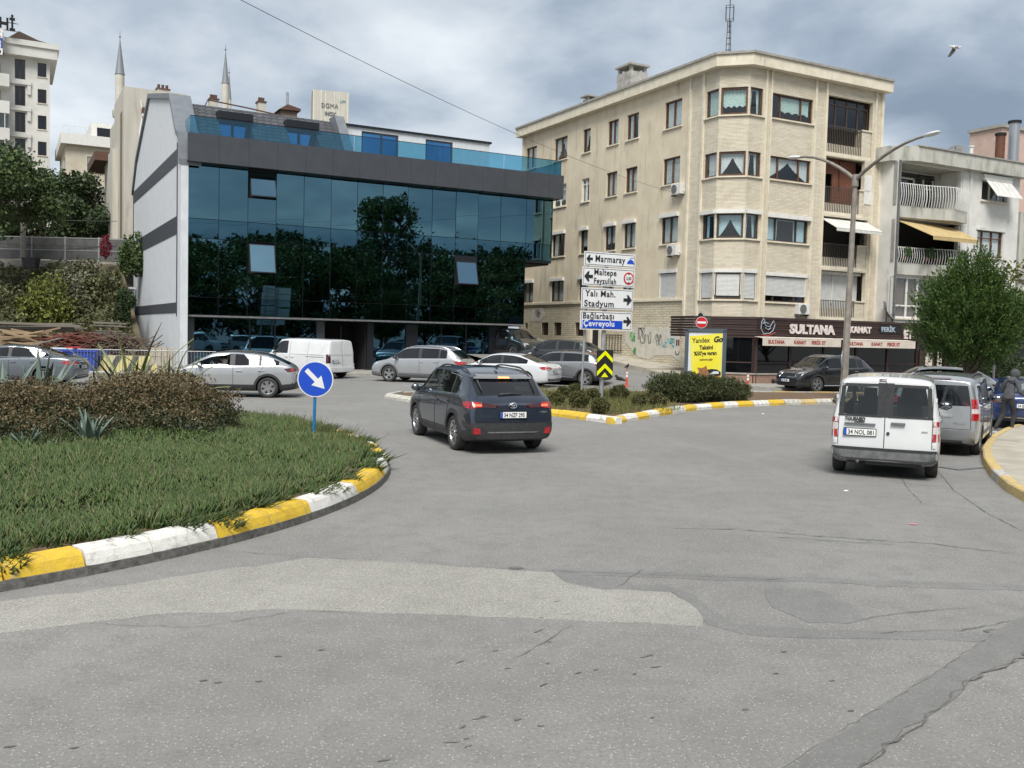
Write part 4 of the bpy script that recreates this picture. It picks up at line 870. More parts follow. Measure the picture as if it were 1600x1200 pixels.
# ================================================================ buildings
def siding(name, c1, c2, mortar, bw, bh, bump=.6, var=.5, stainc=(.2, .17, .12)):
    M = bpy.data.materials.new(name); M.use_nodes = True; t = M.node_tree; n = t.nodes.new; l = t.links.new; b = t.nodes['Principled BSDF']; b.inputs['Roughness'].default_value = .85
    tcn = n('ShaderNodeTexCoord'); s_ = n('ShaderNodeSeparateXYZ'); l(tcn.outputs['Object'], s_.inputs[0]); d = n('ShaderNodeMath'); d.operation = 'SUBTRACT'; l(s_.outputs[0], d.inputs[0]); l(s_.outputs[1], d.inputs[1])
    cmb = n('ShaderNodeCombineXYZ'); l(d.outputs[0], cmb.inputs[0]); l(s_.outputs[2], cmb.inputs[1])
    br = n('ShaderNodeTexBrick'); l(cmb.outputs[0], br.inputs[0]); br.inputs['Scale'].default_value = 1; br.inputs['Brick Width'].default_value = bw; br.inputs['Row Height'].default_value = bh
    br.inputs['Mortar Size'].default_value = bh*.10; br.inputs['Bias'].default_value = .1; br.inputs['Mortar Smooth'].default_value = .4; br.inputs['Color1'].default_value = (*c1, 1); br.inputs['Color2'].default_value = (*c2, 1); br.inputs['Mortar'].default_value = (*mortar, 1); br.offset = .5
    nz = n('ShaderNodeTexNoise'); nz.inputs['Scale'].default_value = 1.3; nz.inputs['Detail'].default_value = 8; nz.inputs['Roughness'].default_value = .65; l(tcn.outputs['Object'], nz.inputs[0])
    r = n('ShaderNodeMapRange'); r.inputs[1].default_value = .52; r.inputs[2].default_value = .78; r.inputs[4].default_value = var; l(nz.outputs[0], r.inputs[0])
    mm = n('ShaderNodeMix'); mm.data_type = 'RGBA'; l(r.outputs[0], mm.inputs[0]); l(br.outputs[0], mm.inputs[6]); mm.inputs[7].default_value = (*stainc, 1); l(mm.outputs[2], b.inputs['Base Color'])
    bp = n('ShaderNodeBump'); bp.inputs['Strength'].default_value = bump; bp.inputs['Distance'].default_value = .03; bp.invert = True; l(br.outputs['Fac'], bp.inputs['Height']); l(bp.outputs[0], b.inputs['Normal'])
    MATS[name] = M; return M
CREAM = mat('cream_plaster', (.66, .58, .435), .85, col2=(.58, .50, .37), ns=1.1, nd=8, bump=.25, bs=90, stain=((.21, .175, .125), 1.9, .55, .82, .14))
CREAM2 = mat('cream_trim', (.70, .64, .51), .8, col2=(.60, .54, .42), ns=2, nd=6, stain=((.22, .19, .14), 2.2, .58, .8, .3))
STONE = siding('split_stone', (.72, .66, .53), (.61, .545, .42), (.48, .42, .315), .46, .066, .9, .5, (.34, .28, .19))
STONEB = siding('base_stone', (.62, .56, .43), (.53, .47, .345), (.33, .28, .2), .5, .13, .9, .6, (.27, .22, .15))
REDB = siding('red_brick', (.22, .075, .04), (.16, .055, .032), (.12, .07, .05), .24, .08, .5, .2, (.1, .05, .03))
PBRK = siding('pale_brick', (.33, .20, .15), (.26, .15, .11), (.25, .2, .16), .24, .08, .5, .3, (.2, .13, .1))
BROWN = mat('brown_joinery', (.13, .055, .025), .5, col2=(.08, .035, .018), ns=5)
DBRN = mat('dark_joinery', (.045, .028, .02), .5, col2=(.07, .045, .03), ns=6)
WJOIN = mat('white_joinery', (.70, .69, .65), .5, col2=(.62, .61, .57), ns=5)
ALUW = mat('shutter_aluminium', (.56, .56, .54), .5, col2=(.5, .5, .48), ns=4)
CURT = mat('lace_curtain', (.80, .83, .82), .9, col2=(.68, .72, .71), ns=9, bump=.4, bs=80)
CURTG = mat('green_lace_curtain', (.66, .82, .76), .9, col2=(.5, .66, .6), ns=9, bump=.4, bs=80)
CURTB = mat('blue_lace_curtain', (.6, .8, .85), .9, col2=(.5, .68, .73), ns=9)
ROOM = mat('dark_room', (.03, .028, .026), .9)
WGL = glassmat('window_glass', (.93, .95, .95), .96, (.02, .022, .024), 1.5)
RAILM = mat('bronze_rail', (.07, .055, .042), .5, .4, col2=(.12, .1, .08), ns=6)
def F(O, D, Nn): return (V((*O, 0)), V((*D, 0)), V((*Nn, 0)))
def fp(fr, a, o, z): return fr[0]+fr[1]*a+fr[2]*o+V((0, 0, z))
def fbox(mb, fr, a0, a1, o0, o1, z0, z1): return mb.hexa([fp(fr, a, o, z) for z in (z0, z1) for a, o in ((a0, o0), (a1, o0), (a1, o1), (a0, o1))])
def fpart(name, m_, parent, fr, *b, bevel=0):
    mb = MB()
    for q in b: fbox(mb, fr, *q)
    return mb.build(name, m_, parent, bevel=bevel)
def wall(name, m_, parent, fr, a0, a1, z0, z1, holes, d=.2):
    mb = MB(); A = sorted({a0, a1}|{h[0] for h in holes}|{h[1] for h in holes}); Z = sorted({z0, z1}|{h[2] for h in holes}|{h[3] for h in holes})
    A = [a for a in A if a0 <= a <= a1]; Z = [z for z in Z if z0 <= z <= z1]
    for i in range(len(A)-1):
        for k in range(len(Z)-1):
            ca, cz = (A[i]+A[i+1])/2, (Z[k]+Z[k+1])/2
            if any(h[0] < ca < h[1] and h[2] < cz < h[3] for h in holes): continue
            mb.poly([fp(fr, A[i], 0, Z[k]), fp(fr, A[i+1], 0, Z[k]), fp(fr, A[i+1], 0, Z[k+1]), fp(fr, A[i], 0, Z[k+1])])
    for h in holes:
        x0, x1, y0, y1 = h[:4]
        for p, q in (((x0, y0), (x1, y0)), ((x1, y0), (x1, y1)), ((x1, y1), (x0, y1)), ((x0, y1), (x0, y0))):
            mb.poly([fp(fr, p[0], 0, p[1]), fp(fr, q[0], 0, q[1]), fp(fr, q[0], -d, q[1]), fp(fr, p[0], -d, p[1])])
    o = mb.build(name, m_, parent, fixn=False); return o
def curtain(fr, a0, a1, z0, z1, style, m_, parent, o=-.225):
    mb = MB(); n = max(10, int((a1-a0)*16)); m0 = 6; ph = random.random()*6; rows = []
    for i in range(n+1):
        t = i/n; a = a0+(a1-a0)*t; h = z1-z0
        if style == 'scallop': zb = z0+h*(.22+.1*abs(math.sin(t*math.pi*4+ph)))
        elif style == 'drape': zb = z1-h*(.12+.86*min(1, abs(t-.5)*2.1)**.75)
        elif style == 'side': zb = z0+.02 if abs(t-.5) > .22 else z1-.05
        else: zb = z0
        dz = .028*math.sin(t*(a1-a0)*34+ph)
        rows.append([fp(fr, a, o+dz*(1-.3*k/m0), z1+(zb-z1)*k/m0) for k in range(m0+1)])
    b = len(mb.v)
    for r_ in rows: mb.v += [tuple(p) for p in r_]
    for i in range(n):
        for k in range(m0): mb.f.append((b+i*(m0+1)+k, b+(i+1)*(m0+1)+k, b+(i+1)*(m0+1)+k+1, b+i*(m0+1)+k+1))
    return mb.build('curtain', m_, parent, smooth=True, angle=80)
def window(root, fr, a0, a1, z0, z1, fm, div=(.5,), d=.16, curt=None, cm=None, sill=True, box=None, shut=0, transom=None, w=.06, glass=None):
    mb = MB(); o0, o1 = -d-.03, -d+.05
    for q in ((a0, a0+w, z0, z1), (a1-w, a1, z0, z1)): fbox(mb, fr, q[0], q[1], o0, o1, q[2], q[3])
    for q in ((z0, z0+w), (z1-w, z1)): fbox(mb, fr, a0+w, a1-w, o0, o1, *q)
    cs = [a0+w]+[a0+(a1-a0)*t for t in div]+[a1-w]
    for t in div: c = a0+(a1-a0)*t; fbox(mb, fr, c-w*.6, c+w*.6, o0+.002, o1+.004, z0+w, z1-w)
    if transom: zt = z0+(z1-z0)*transom; fbox(mb, fr, a0+w, a1-w, o0+.004, o1-.003, zt-w*.45, zt+w*.45)
    win = mb.build('window', fm, root)
    for i in range(len(cs)-1):
        ins = w*.6 if 0 < i else 0; ine = w*.6 if i < len(cs)-2 else 0
        fpart('pane', glass or WGL, win, fr, (cs[i]+ins, cs[i+1]-ine, -d-.004, -d+.004, z0+w, z1-w))
    if sill: fpart('sill', CREAM2, win, fr, (a0-.1, a1+.1, -.05, .09, z0-.09, z0-.02))
    if curt: curtain(fr, a0+w+.02, a1-w-.02, z0+w, z1-w, curt, cm or CURT, win)
    if box: fpart('shutter_box', WJOIN, win, fr, (a0-.06, a1+.06, -.02, .16, z1-.03, z1+.17), bevel=.01)
    if shut:
        mb = MB(); zz_ = z1-w; zend = z1-(z1-z0)*shut
        while zz_ > zend: mb.hexa([fp(fr, a, o, z) for z, oo in ((zz_-.062, 0), (zz_-.004, -.014)) for a, o in ((a0+.03, -.075), (a1-.03, -.075), (a1-.03, -.05+oo), (a0+.03, -.05+oo))]); zz_ -= .064
        s_ = mb.build('roller_shutter', ALUW, win); s_['kind'] = 'stuff'
        [fpart('shutter_guide', WJOIN, win, fr, (e_-.035, e_+.035, -.09, -.0, zend, z1)) for e_ in (a0, a1)]; fpart('shutter_case', WJOIN, win, fr, (a0-.05, a1+.05, -.08, .05, z1-.02, z1+.16), bevel=.01)
    return win
BALM = {}
def railing(root, fr, a0, a1, z0, z1, o, m_, step=.12, r=.014, top=.035, wavy=False):
    mb = MB(); fbox(mb, fr, a0, a1, o-.02, o+.02, z1-top, z1); 
    if not wavy: fbox(mb, fr, a0, a1, o-.015, o+.015, z0+.08, z0+.11)
    rl = mb.build('railing', m_, root)
    key = (round(z1-z0, 2), m_.name, wavy)
    if key not in BALM:
        b = MB(); h = z1-z0
        if wavy: b.tube([(0, -.05-.10*math.sin(k/8*math.pi)*(1 if k < 5 else .9), h*k/8) for k in range(9)], .02, 5)
        else: b.box(-r, r, -r, r, 0, h-top)
        me = b.mesh('baluster'); me.materials.append(m_); BALM[key] = me
    n = int((a1-a0)/step); ang = math.atan2(fr[1].y, fr[1].x)
    for i in range(n+1):
        p = fp(fr, a0+.03+(a1-a0-.06)*i/n, o, z0); share('baluster', BALM[key], rl, p, (0, 0, ang))
    return rl
def ac_unit(root, p, ang):
    e = bpy.data.objects.new('air_conditioner', None)
    mb = MB().box(-.4, .4, -.32, 0, 0, .56); o = mb.build('air_conditioner', WJOIN, root, bevel=.02); o.location = p; o.rotation_euler = (0, 0, ang)
    MB().lathe([(0, 0), (.06, .0), (.06, .012), (.2, .012), (.2, 0), (.225, 0), (.225, .02)], 20, 'y', (-.1, -.35, .28)).build('fan_grille', GRY, o)
    MB().box(-.36, -.3, -.3, 0, -.08, 0).box(.3, .36, -.3, 0, -.08, 0).build('bracket', GRY, o); 
    MB().tube([(.4, -.1, .2), (.5, -.08, .15), (.52, 0, .1)], .02, 6).build('pipe', WJOIN, o); return o
# ---------------------------------------------------------------- glass office
FASC = mat('anthracite_panel', (.055, .06, .068), .45, .1, col2=(.048, .052, .06), ns=2, spec=.5)
ZINC = mat('zinc_trim', (.19, .205, .225), .5, .3, col2=(.16, .175, .19), ns=3)
WPL = mat('white_render', (.60, .62, .64), .85, col2=(.53, .55, .57), ns=5, nd=8, bump=.3, bs=70, aniso=(1, 1, .4))
BAND = mat('dark_band', (.05, .055, .065), .6)
MULL = mat('dark_mullion', (.012, .014, .018), .4, .2)
def mirrorglass(name, c, rough=.012):
    M = bpy.data.materials.new(name); M.use_nodes = True; b = M.node_tree.nodes['Principled BSDF']; n = M.node_tree.nodes.new; l = M.node_tree.links.new
    b.inputs['Base Color'].default_value = (*c, 1); b.inputs['Metallic'].default_value = 1; b.inputs['Roughness'].default_value = rough
    tcn = n('ShaderNodeTexCoord'); tx = n('ShaderNodeTexNoise'); tx.inputs['Scale'].default_value = .7; tx.inputs['Detail'].default_value = 2; l(tcn.outputs['Object'], tx.inputs[0])
    bp = n('ShaderNodeBump'); bp.inputs['Strength'].default_value = .05; bp.inputs['Distance'].default_value = .06; l(tx.outputs[0], bp.inputs['Height']); l(bp.outputs[0], b.inputs['Normal'])
    MATS[name] = M; return M
CW = mirrorglass('curtain_wall_glass', (.105, .205, .25)); CWD = mirrorglass('spandrel_glass', (.066, .145, .195)); CWL = mirrorglass('vent_glass_bright_reflection', (.22, .36, .43)); SHOPG = mirrorglass('shopfront_glass', (.07, .15, .21))  # vent glass tinted brighter: the pale ground's reflection is put into its colour
BLUEG = mirrorglass('blue_door_glass', (.12, .34, .62)); RAILG = glassmat('blue_railing_glass', (.42, .68, .80), .92, (.05, .2, .3), 1.5)
G = thing('office_building', 'dark blue glass office building with a white gable end and anthracite fascia', 'building', GL0, UA)
GF = F((0, 0), (1, 0), (0, -1))
cx = [0, 1.43, 2.80, 4.17, 5.55, 6.94, 8.33, 9.71, 11.10, 12.48, 13.86, 15.20, 16.59, 18.20, 19.90]; rz = [2.80, 3.64, 6.42, 7.34, 9.97]
fpart('building_core', DRK, G, GF, (.05, 18.1, -17.8, -.2, 2.72, 6.2), (.05, 19.85, -17.8, -.2, 6.2, 9.9), (.05, 17.2, -17.8, -4, 0, 2.72))
vents = {(2, 3): (8.52, 9.80), (2, 1): (4.86, 6.32), (10, 1): (4.80, 6.10)}
rr = random.Random(21); CUBE = MB().box(0, 1, -.5, .5, 0, 1).mesh('pane')
pm = {}
for m_ in (CW, CWD): q = CUBE.copy(); q.materials.append(m_); pm[m_.name] = q
def pane(a0, a1, z0, z1, m_, o=0):
    q = share('glass_pane', pm[m_.name], G, (a0+.014, -o, z0+.014), (R(rr.gauss(0, .25)), 0, R(rr.gauss(0, .25))), (a1-a0-.028, .03, z1-z0-.028)); return q
for i in range(14):
    for j in range(4):
        if i == 13 and j < 2: continue
        m_ = CW if j in (1, 3) else CWD
        if (i, j) in vents:
            v0, v1 = vents[(i, j)]; pane(cx[i], cx[i+1], rz[j], v0, m_)
            if rz[j+1]-v1 > .12: fpart('vent_head', MULL, G, GF, (cx[i]+.02, cx[i+1]-.02, -.02, .02, v1, rz[j+1]-.02))
            mb = MB(); a0, a1 = cx[i]+.05, cx[i+1]-.05; tl = .36
            P = [(a0, -.03, v1), (a1, -.03, v1), (a1, -.03-tl, v0+.06), (a0, -.03-tl, v0+.06)]; o = MB().prism(P, (0, .05, .012)).build('vent_window', MULL, G)
            e = .05; P2 = [(a0+e, -.034-tl*.04, v1-.05), (a1-e, -.034-tl*.04, v1-.05), (a1-e, -.034-tl*.96, v0+.11), (a0+e, -.034-tl*.96, v0+.11)]; MB().prism([(x, y-.006, z-.002) for x, y, z in P2], (0, .012, .003)).build('vent_pane', CWL, o)
            fpart('vent_opening', DRK, G, GF, (cx[i]+.03, cx[i+1]-.03, -.12, -.10, v0, v1))
        else: pane(cx[i], cx[i+1], rz[j], rz[j+1], m_)
for i, x in enumerate(cx): fpart('mullion', MULL, G, GF, (x-.02, x+.02, -.12, -.012, 2.8 if i < 14 else 6.42, 9.95))
for j, z in enumerate(rz): fpart('transom', MULL, G, GF, (0, 19.9 if j > 1 else 18.2, -.12, -.013, z-.02, z+.02))
fpart('transom', GRY, G, GF, (0, 18.2, -.3, .05, 2.70, 2.785)); fpart('soffit', MULL, G, GF, (0, 18.2, -4, -.3, 2.66, 2.74)); fpart('soffit', MULL, G, GF, (18.25, 19.9, -6, -.02, 6.30, 6.39))
fpart('side_glazing', CW, G, GF, (18.19, 18.23, -6, -.05, 2.8, 6.3), (19.9, 19.94, -8, -.02, 6.42, 9.9))
fpart('fascia_soffit', MULL, G, GF, (-.1, 20.1, -.05, .64, 9.93, 9.99))
xs_ = [-.12]+[1.38*k+1.3 for k in range(14)]+[20.2]
for a, b in zip(xs_, xs_[1:]): fpart('fascia_panel', FASC, G, GF, (a+.005, b-.005, .58, .68, 9.90, 11.20))
fpart('fascia_panel', FASC, G, F((20.2, 0), (0, 1), (1, 0)), (-.57, 6, -.08, 0, 9.90, 11.20)); fpart('roof_deck', CONC, G, GF, (-.05, 20.1, -8, .57, 11.02, 11.10))
gx = [0, 3.2, 7.9, 12.6, 16.4, 20.05]
for a, b in zip(gx, gx[1:]): r_ = fpart('railing_glass', RAILG, G, GF, (a+.01, b-.01, .60, .615, 11.20, 12.0)); fpart('railing_cap', MULL, r_, GF, (a, b, .595, .622, 11.985, 12.012))
fpart('railing_glass', RAILG, G, F((20.07, 0), (0, 1), (1, 0)), (-.58, 5, -.015, 0, 11.2, 12.0)); fpart('railing_glass', RAILG, G, F((.0, 0), (0, 1), (-1, 0)), (-.58, .8, -.015, 0, 11.2, 12.0))
# mansard slope with two cut-in terrace doors
def slatem():
    M = siding('slate', (.085, .09, .098), (.06, .064, .07), (.02, .02, .022), .36, .20, .8, .3, (.1, .1, .1)); return M
SLATE = slatem()
def sl(x, z): return (x, .75+(z-11.15)*1.0, z)
mb = MB(); OP = [(1.78, 3.34), (5.18, 6.72)]; zt = 12.85
for a, b in ((.35, OP[0][0]), (OP[0][1], OP[1][0]), (OP[1][1], 7.75)): mb.poly([sl(a, 11.12), sl(b, 11.12), sl(b, zt), sl(a, zt)])
mb.poly([sl(.35, zt), sl(7.75, zt), sl(7.75, 13.3), sl(.35, 13.3)]); mb.poly([sl(.35, 13.3), sl(7.75, 13.3), (7.75, 10.5, 14.6), (.35, 10.5, 14.6)])
mb.build('slate_roof', SLATE, G)
for a, b in OP:
    for x in (a, b): MB().poly([sl(x, 11.12), sl(x, zt), (x, 2.9, zt), (x, 2.9, 11.12)]).build('terrace_cheek', SLATE, G)
    fpart('terrace_lintel', MULL, G, GF, (a-.08, b+.08, -2.9, -1.75, 12.55, 12.9))
    w_ = fpart('terrace_door', FASC, G, GF, (a, b, -2.6, -2.55, 11.1, 11.2), (a, a+.1, -2.6, -2.55, 11.1, 12.6), (b-.1, b, -2.6, -2.55, 11.1, 12.6), ((a+b)/2-.07, (a+b)/2+.07, -2.6, -2.54, 11.1, 12.6))
    fpart('pane', BLUEG, w_, GF, (a+.1, (a+b)/2-.07, -2.59, -2.57, 11.2, 12.6)); fpart('pane', BLUEG, w_, GF, ((a+b)/2+.07, b-.1, -2.59, -2.57, 11.2, 12.6))
MB().prism([(7.75, .2, 11.1), (7.75, .9, 11.1), (7.75, 3.2, 13.5), (7.75, 2.2, 13.5)], (.5, 0, 0)).build('parapet_fin', ZINC, G)
PW = F((0, 2.2), (1, 0), (0, -1)); wall('penthouse_wall', WPL, G, PW, 8.25, 16.9, 11.1, 13.05, [(9.25, 11.35, 11.1, 12.88), (12.95, 14.6, 11.1, 12.88)], .15)
fpart('penthouse_roof', MULL, G, PW, (7.9, 17.0, -8, .1, 13.05, 13.16)); MB().poly([(16.9, 2.2, 11.1), (16.9, 10, 11.1), (16.9, 10, 13.05), (16.9, 2.2, 13.05)]).build('penthouse_side', WPL, G)
for a, b, dv in ((9.25, 11.35, (.55,)), (12.95, 14.6, ())): window(G, PW, a, b, 11.1, 12.88, FASC, dv, .1, sill=False, glass=BLUEG, w=.09)
# white gable end
gab = [(-.32, 0), (-.32, 9.9), (-.1, 11.15), (.6, 11.4), (2.7, 13.5), (10.5, 15.1), (16.3, 12.35), (18.1, 10.6), (18.1, 0)]
MB().prism([(-.02, y, z) for y, z in gab], (-.34, 0, 0)).build('gable_wall', WPL, G)
def gb(a, b, name='band', m_=BAND, t=.02, n=.36):
    (y0, z0), (y1, z1) = a, b; MB().bar((-n-.0, y0, z0), (-n-.0, y1, z1), .05, .0).build(name, m_, G)
EF = F((-.36, 0), (0, 1), (-1, 0))
for z0, z1 in ((9.9, 10.62), (6.62, 7.46), (2.86, 3.36)): fpart('band', BAND, G, EF, (.72, 18.12, -.01, .022, z0, z1))
fpart('band', BAND, G, EF, (.55, .72, -.01, .03, 2.7, 10.9)); fpart('band', BAND, G, EF, (17.9, 18.14, -.01, .026, 0, 10.6))
edge = [(-.34, 9.9), (-.12, 11.17), (.6, 11.42), (2.7, 13.52), (10.5, 15.12), (16.3, 12.37), (18.14, 10.6)]
for a, b in zip(edge, edge[1:]): MB().hexa([(x, p[0]+q*0, p[1]+dz) for dz in (-.16, .10) for x, p, q in ((-.48, a, 0), (.55, a, 0), (.55, b, 0), (-.48, b, 0))]).build('zinc_coping', ZINC, G)
# ground floor
G0 = F((0, .6), (1, 0), (0, -1))
for a, b in ((-.2, .42), (6.45, 6.85), (9.15, 9.5), (11.35, 12.0), (16.35, 17.5)): fpart('pillar', MULL if a > 8 else FASC, G, G0, (a, b, -.5, .1, 0, 2.68))
for a, b in ((.42, 3.05), (3.15, 4.3), (4.36, 6.45), (9.5, 11.35), (12.0, 13.4), (13.46, 14.9), (14.96, 16.35)): fpart('shopfront_pane', SHOPG, G, G0, (a, b, -.06, -.03, .15, 2.66)); fpart('shopfront_post', MULL, G, G0, (b-.0, b+.07, -.1, .0, .12, 2.66))
fpart('entrance_recess', DRK, G, G0, (6.85, 9.15, -2.6, -2.5, 0, 2.66), (6.85, 6.9, -2.5, -.05, 0, 2.66), (9.1, 9.15, -2.5, -.05, 0, 2.66)); fpart('entrance_door', GRY, G, G0, (7.3, 7.36, -2.5, -2.4, 0, 2.4), (8.5, 8.56, -2.5, -2.4, 0, 2.4)); fpart('entrance_step', CONC, G, G0, (6.2, 9.6, -.4, .5, .0, .16))
# ---------------------------------------------------------------- cream corner block
B = thing('apartment_block', 'cream stone clad corner apartment block with a bay of windows at its chamfered corner', 'building', BK, UA)
FR, FL, FC = F((0, 0), (1, 0), (0, -1)), F((0, 0), (0, 1), (-1, 0)), F((0, 1.027), (.7071, -.7071), (-.7071, -.7071)); CLN = 1.452
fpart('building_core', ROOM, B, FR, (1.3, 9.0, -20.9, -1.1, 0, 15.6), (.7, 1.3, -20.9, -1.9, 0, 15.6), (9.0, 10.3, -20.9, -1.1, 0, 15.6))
TW = 15.75
rowsL = [(13.5, 14.92), (10.5, 11.9), (7.32, 8.75), (4.40, 5.75)]; colsL = [(4.03, 5.5), (7.9, 9.05), (9.9, 11.0), (12.9, 13.75), (15.6, 17.2), (19.55, 21.0)]
bay = [(13.45, 14.78), (10.42, 11.63), (7.32, 8.57), (4.26, 5.62)]; rowsR = [(13.47, 14.70), (10.42, 11.57), (7.3, 8.50), (4.22, 5.55)]
hl = [(a, b, z0, z1) for z0, z1 in rowsL for a, b in colsL]; hb = [(1.10, 2.02, z0, z1) for z0, z1 in bay]
wall('plaster_wall', CREAM, B, FL, 3.35, 21.5, 4.34, TW, hl, .2)
wall('stone_wall', STONE, B, FL, 1.027, 3.35, 0, TW, hb, .2)
hbase = [(17.4, 18.35, 2.2, 3.04), (15.75, 16.7, 2.2, 3.04), (13.1, 14.1, 2.22, 3.05), (20.2, 20.6, 2.6, 3.0)]
wall('base_wall', STONEB, B, FL, 3.35, 21.5, -.3, 4.22, hbase, .25)
fpart('ledge', CREAM2, B, FL, (3.35, 21.6, -.05, .1, 4.22, 4.34))
wall('stone_wall', STONE, B, FC, 0, CLN, 0, TW, [(.07, CLN-.07, z0, z1) for z0, z1 in bay], .2)
hR = [(2.5, 5.35, z0, z1) for z0, z1 in rowsR]+[(1.10, 1.92, z0, z1) for z0, z1 in bay]+[(6.4, 9.72, 12.05, 15.12), (6.4, 9.3, 8.95, 11.98), (6.4, 9.72, 6.1, 8.85), (6.4, 9.72, 3.40, 6.02)]
wall('stone_wall', STONE, B, FR, 1.027, 10.5, 0, TW, hR, .22)
MB().poly([(10.5, 0, 0), (10.5, 21, 0), (10.5, 21, TW), (10.5, 0, TW)]).poly([(0, 21.5, 0), (10.5, 21.5, 0), (10.5, 21.5, TW), (0, 21.5, TW)]).build('rear_wall', CREAM, B)
rr = random.Random(4)
for r_i, (z0, z1) in enumerate(rowsL):
    for c_i, (a, b) in enumerate(colsL):
        wf = WJOIN if (r_i == 1 and c_i in (3, 4)) else (BROWN if r_i < 2 else DBRN)
        cu = rr.choice(['full', 'full', 'side', 'drape', 'scallop']) if not (c_i == 0 and r_i == 3) else None
        window(B, FL, a, b, z0, z1, wf, (.5,) if c_i != 3 else ((.5,) if wf is WJOIN else ()), .14, cu, CURT, True, box=(r_i >= 2 and not (c_i == 0 and r_i == 3)), shut=1.0 if (c_i == 0 and r_i == 3) else 0, transom=.75 if wf is WJOIN else None)
BC = [('scallop', CURTG), ('drape', CURT), ('drape', CURTB), (None, None)]
for r_i, (z0, z1) in enumerate(bay):
    cu, cm_ = BC[r_i]; sh = 1.0 if r_i == 3 else 0
    window(B, FC, .07, CLN-.07, z0, z1, BROWN if r_i < 2 else DBRN, (), .1, cu, cm_, True, box=(r_i == 2), shut=.84 if r_i == 3 else 0, w=.09)
    window(B, FL, 1.10, 2.02, z0, z1, BROWN if r_i < 2 else DBRN, (), .1, 'full' if r_i < 2 else ('side' if r_i == 2 else None), cm_ or CURT, True, box=(r_i == 2), shut=sh)
    window(B, FR, 1.10, 1.92, z0, z1, BROWN if r_i < 2 else DBRN, (), .1, 'side' if r_i < 3 else None, cm_ or CURT, True, box=(r_i == 2), shut=sh)
for r_i, (z0, z1) in enumerate(rowsR): window(B, FR, 2.5, 5.35, z0, z1, BROWN if r_i < 2 else DBRN, (.23, .73), .14, [None, 'drape', 'side', None][r_i], BC[r_i][1] or CURT, True, box=(r_i == 2), shut=.76 if r_i == 3 else 0)
curtain(FR, 3.15, 5.2, 13.6, 14.6, 'scallop', CURTG, B)
for a, b in ((2.03, 2.15), (2.38, 2.47), (5.42, 5.55), (6.18, 6.32), (9.86, 9.98), (10.34, 10.5)): fpart('pilaster', CREAM2, B, FR, (a, b, -.02, .09, 3.3, TW))
for a, b in ((2.13, 2.28), (3.20, 3.36), (21.25, 21.45)): fpart('pilaster', CREAM2, B, FL, (a, b, -.02, .09, 4.34 if a > 4 else 3.3, TW))
# cornice round the three fronts
def cornice(o0, o1, z0, z1, m_, name):
    k = .4142; ring = []
    for o in (o0, o1): ring.append([(-o, 21.8), (-o, 1.027-o*k), (1.027-o*k, -o), (10.75, -o)])
    for i in range(3):
        (p0, p1), (q0, q1) = ring[0][i:i+2], ring[1][i:i+2]; MB().hexa([(*p, z) for z in (z0, z1) for p in (p0, p1, q1, q0)]).build(name, m_, B)
cornice(-.3, .42, TW, 16.30, CREAM2, 'cornice'); cornice(-.4, .50, 16.30, 16.42, CONC, 'roof_edge')
MB().prism([(.3, 21.5, 16.2), (.3, 1.2, 16.2), (1.2, .3, 16.2), (10.5, .3, 16.2), (10.5, 21.5, 16.2)], (0, 0, .3)).build('roof', CONC, B)
# balconies
for i, (z0, z1) in enumerate(((12.05, 13.6), (8.95, 10.42), (6.1, 7.45), (3.40, 4.45))):
    fpart('balcony_slab', CREAM2, B, FR, (6.4, 9.72, -1.1, -.02, z0-.0, z0+.16)); railing(B, FR, 6.45, 9.0, z0+.05, z1, -.06, RAILM, .125)
    fpart('balcony_kerb', CREAM2, B, FR, (6.42, 9.0, -.28, -.12, z0+.16, z0+.62)); fpart('balcony_pier', STONE, B, FR, (9.02, 9.70 if i != 1 else 9.28, -.5, -.03, z0+.16, z1-.05))
    fpart('pier_cap', CREAM2, B, FR, (8.98, 9.74, -.52, .03, z1-.05, z1+.02))
mb = MB()
for a in (6.42, 7.2, 8.05, 8.85, 9.62): fbox(mb, FR, a, a+.08, -.36, -.29, 13.5, 15.1)
fbox(mb, FR, 6.42, 9.7, -.37, -.28, 14.72, 14.80); wf = mb.build('balcony_glazing', DBRN, B)
for a, b in zip((6.5, 7.28, 8.13, 8.93), (7.2, 8.05, 8.85, 9.62)): fpart('pane', CGD, wf, FR, (a, b, -.335, -.325, 13.5, 14.72)); fpart('pane', CGD, wf, FR, (a, b, -.335, -.325, 14.8, 15.1))
fpart('brick_panel', REDB, B, FR, (7.55, 9.28, -.7, -.6, 9.0, 11.95)); fpart('brick_panel', REDB, B, FR, (6.42, 7.55, -.7, -.6, 11.2, 11.95)); fpart('timber_post', BROWN, B, FR, (8.0, 8.08, -.6, -.54, 10.4, 11.95))
fpart('blind', WJOIN, B, FR, (9.34, 9.86, -.02, .03, 9.7, 11.25))
mb = MB(); mb.hexa([fp(FR, a, o, z) for dz in (0, .03) for a, o, z in ((6.35, -.1, 8.72+dz), (9.75, -.1, 8.72+dz), (9.75, 1.0, 8.12+dz), (6.35, 1.0, 8.12+dz))]); fbox(mb, FR, 6.35, 9.75, .985, 1.0, 7.98, 8.15); AWN = mat('white_awning', (.62, .61, .57), .8, col2=(.5, .49, .45), ns=3); mb.build('awning', AWN, B)
mb = MB(); fbox(mb, FR, 6.42, 9.7, -.6, -.55, 3.6, 6.0); mb.build('roller_shutter', ALUW, B); [fpart('shutter_guide', WJOIN, B, FR, q_) for q_ in ((7.75, 7.82, -.56, -.5, 4.3, 5.84), (8.95, 9.02, -.56, -.5, 4.3, 5.84), (6.42, 9.7, -.56, -.3, 5.85, 6.0))]
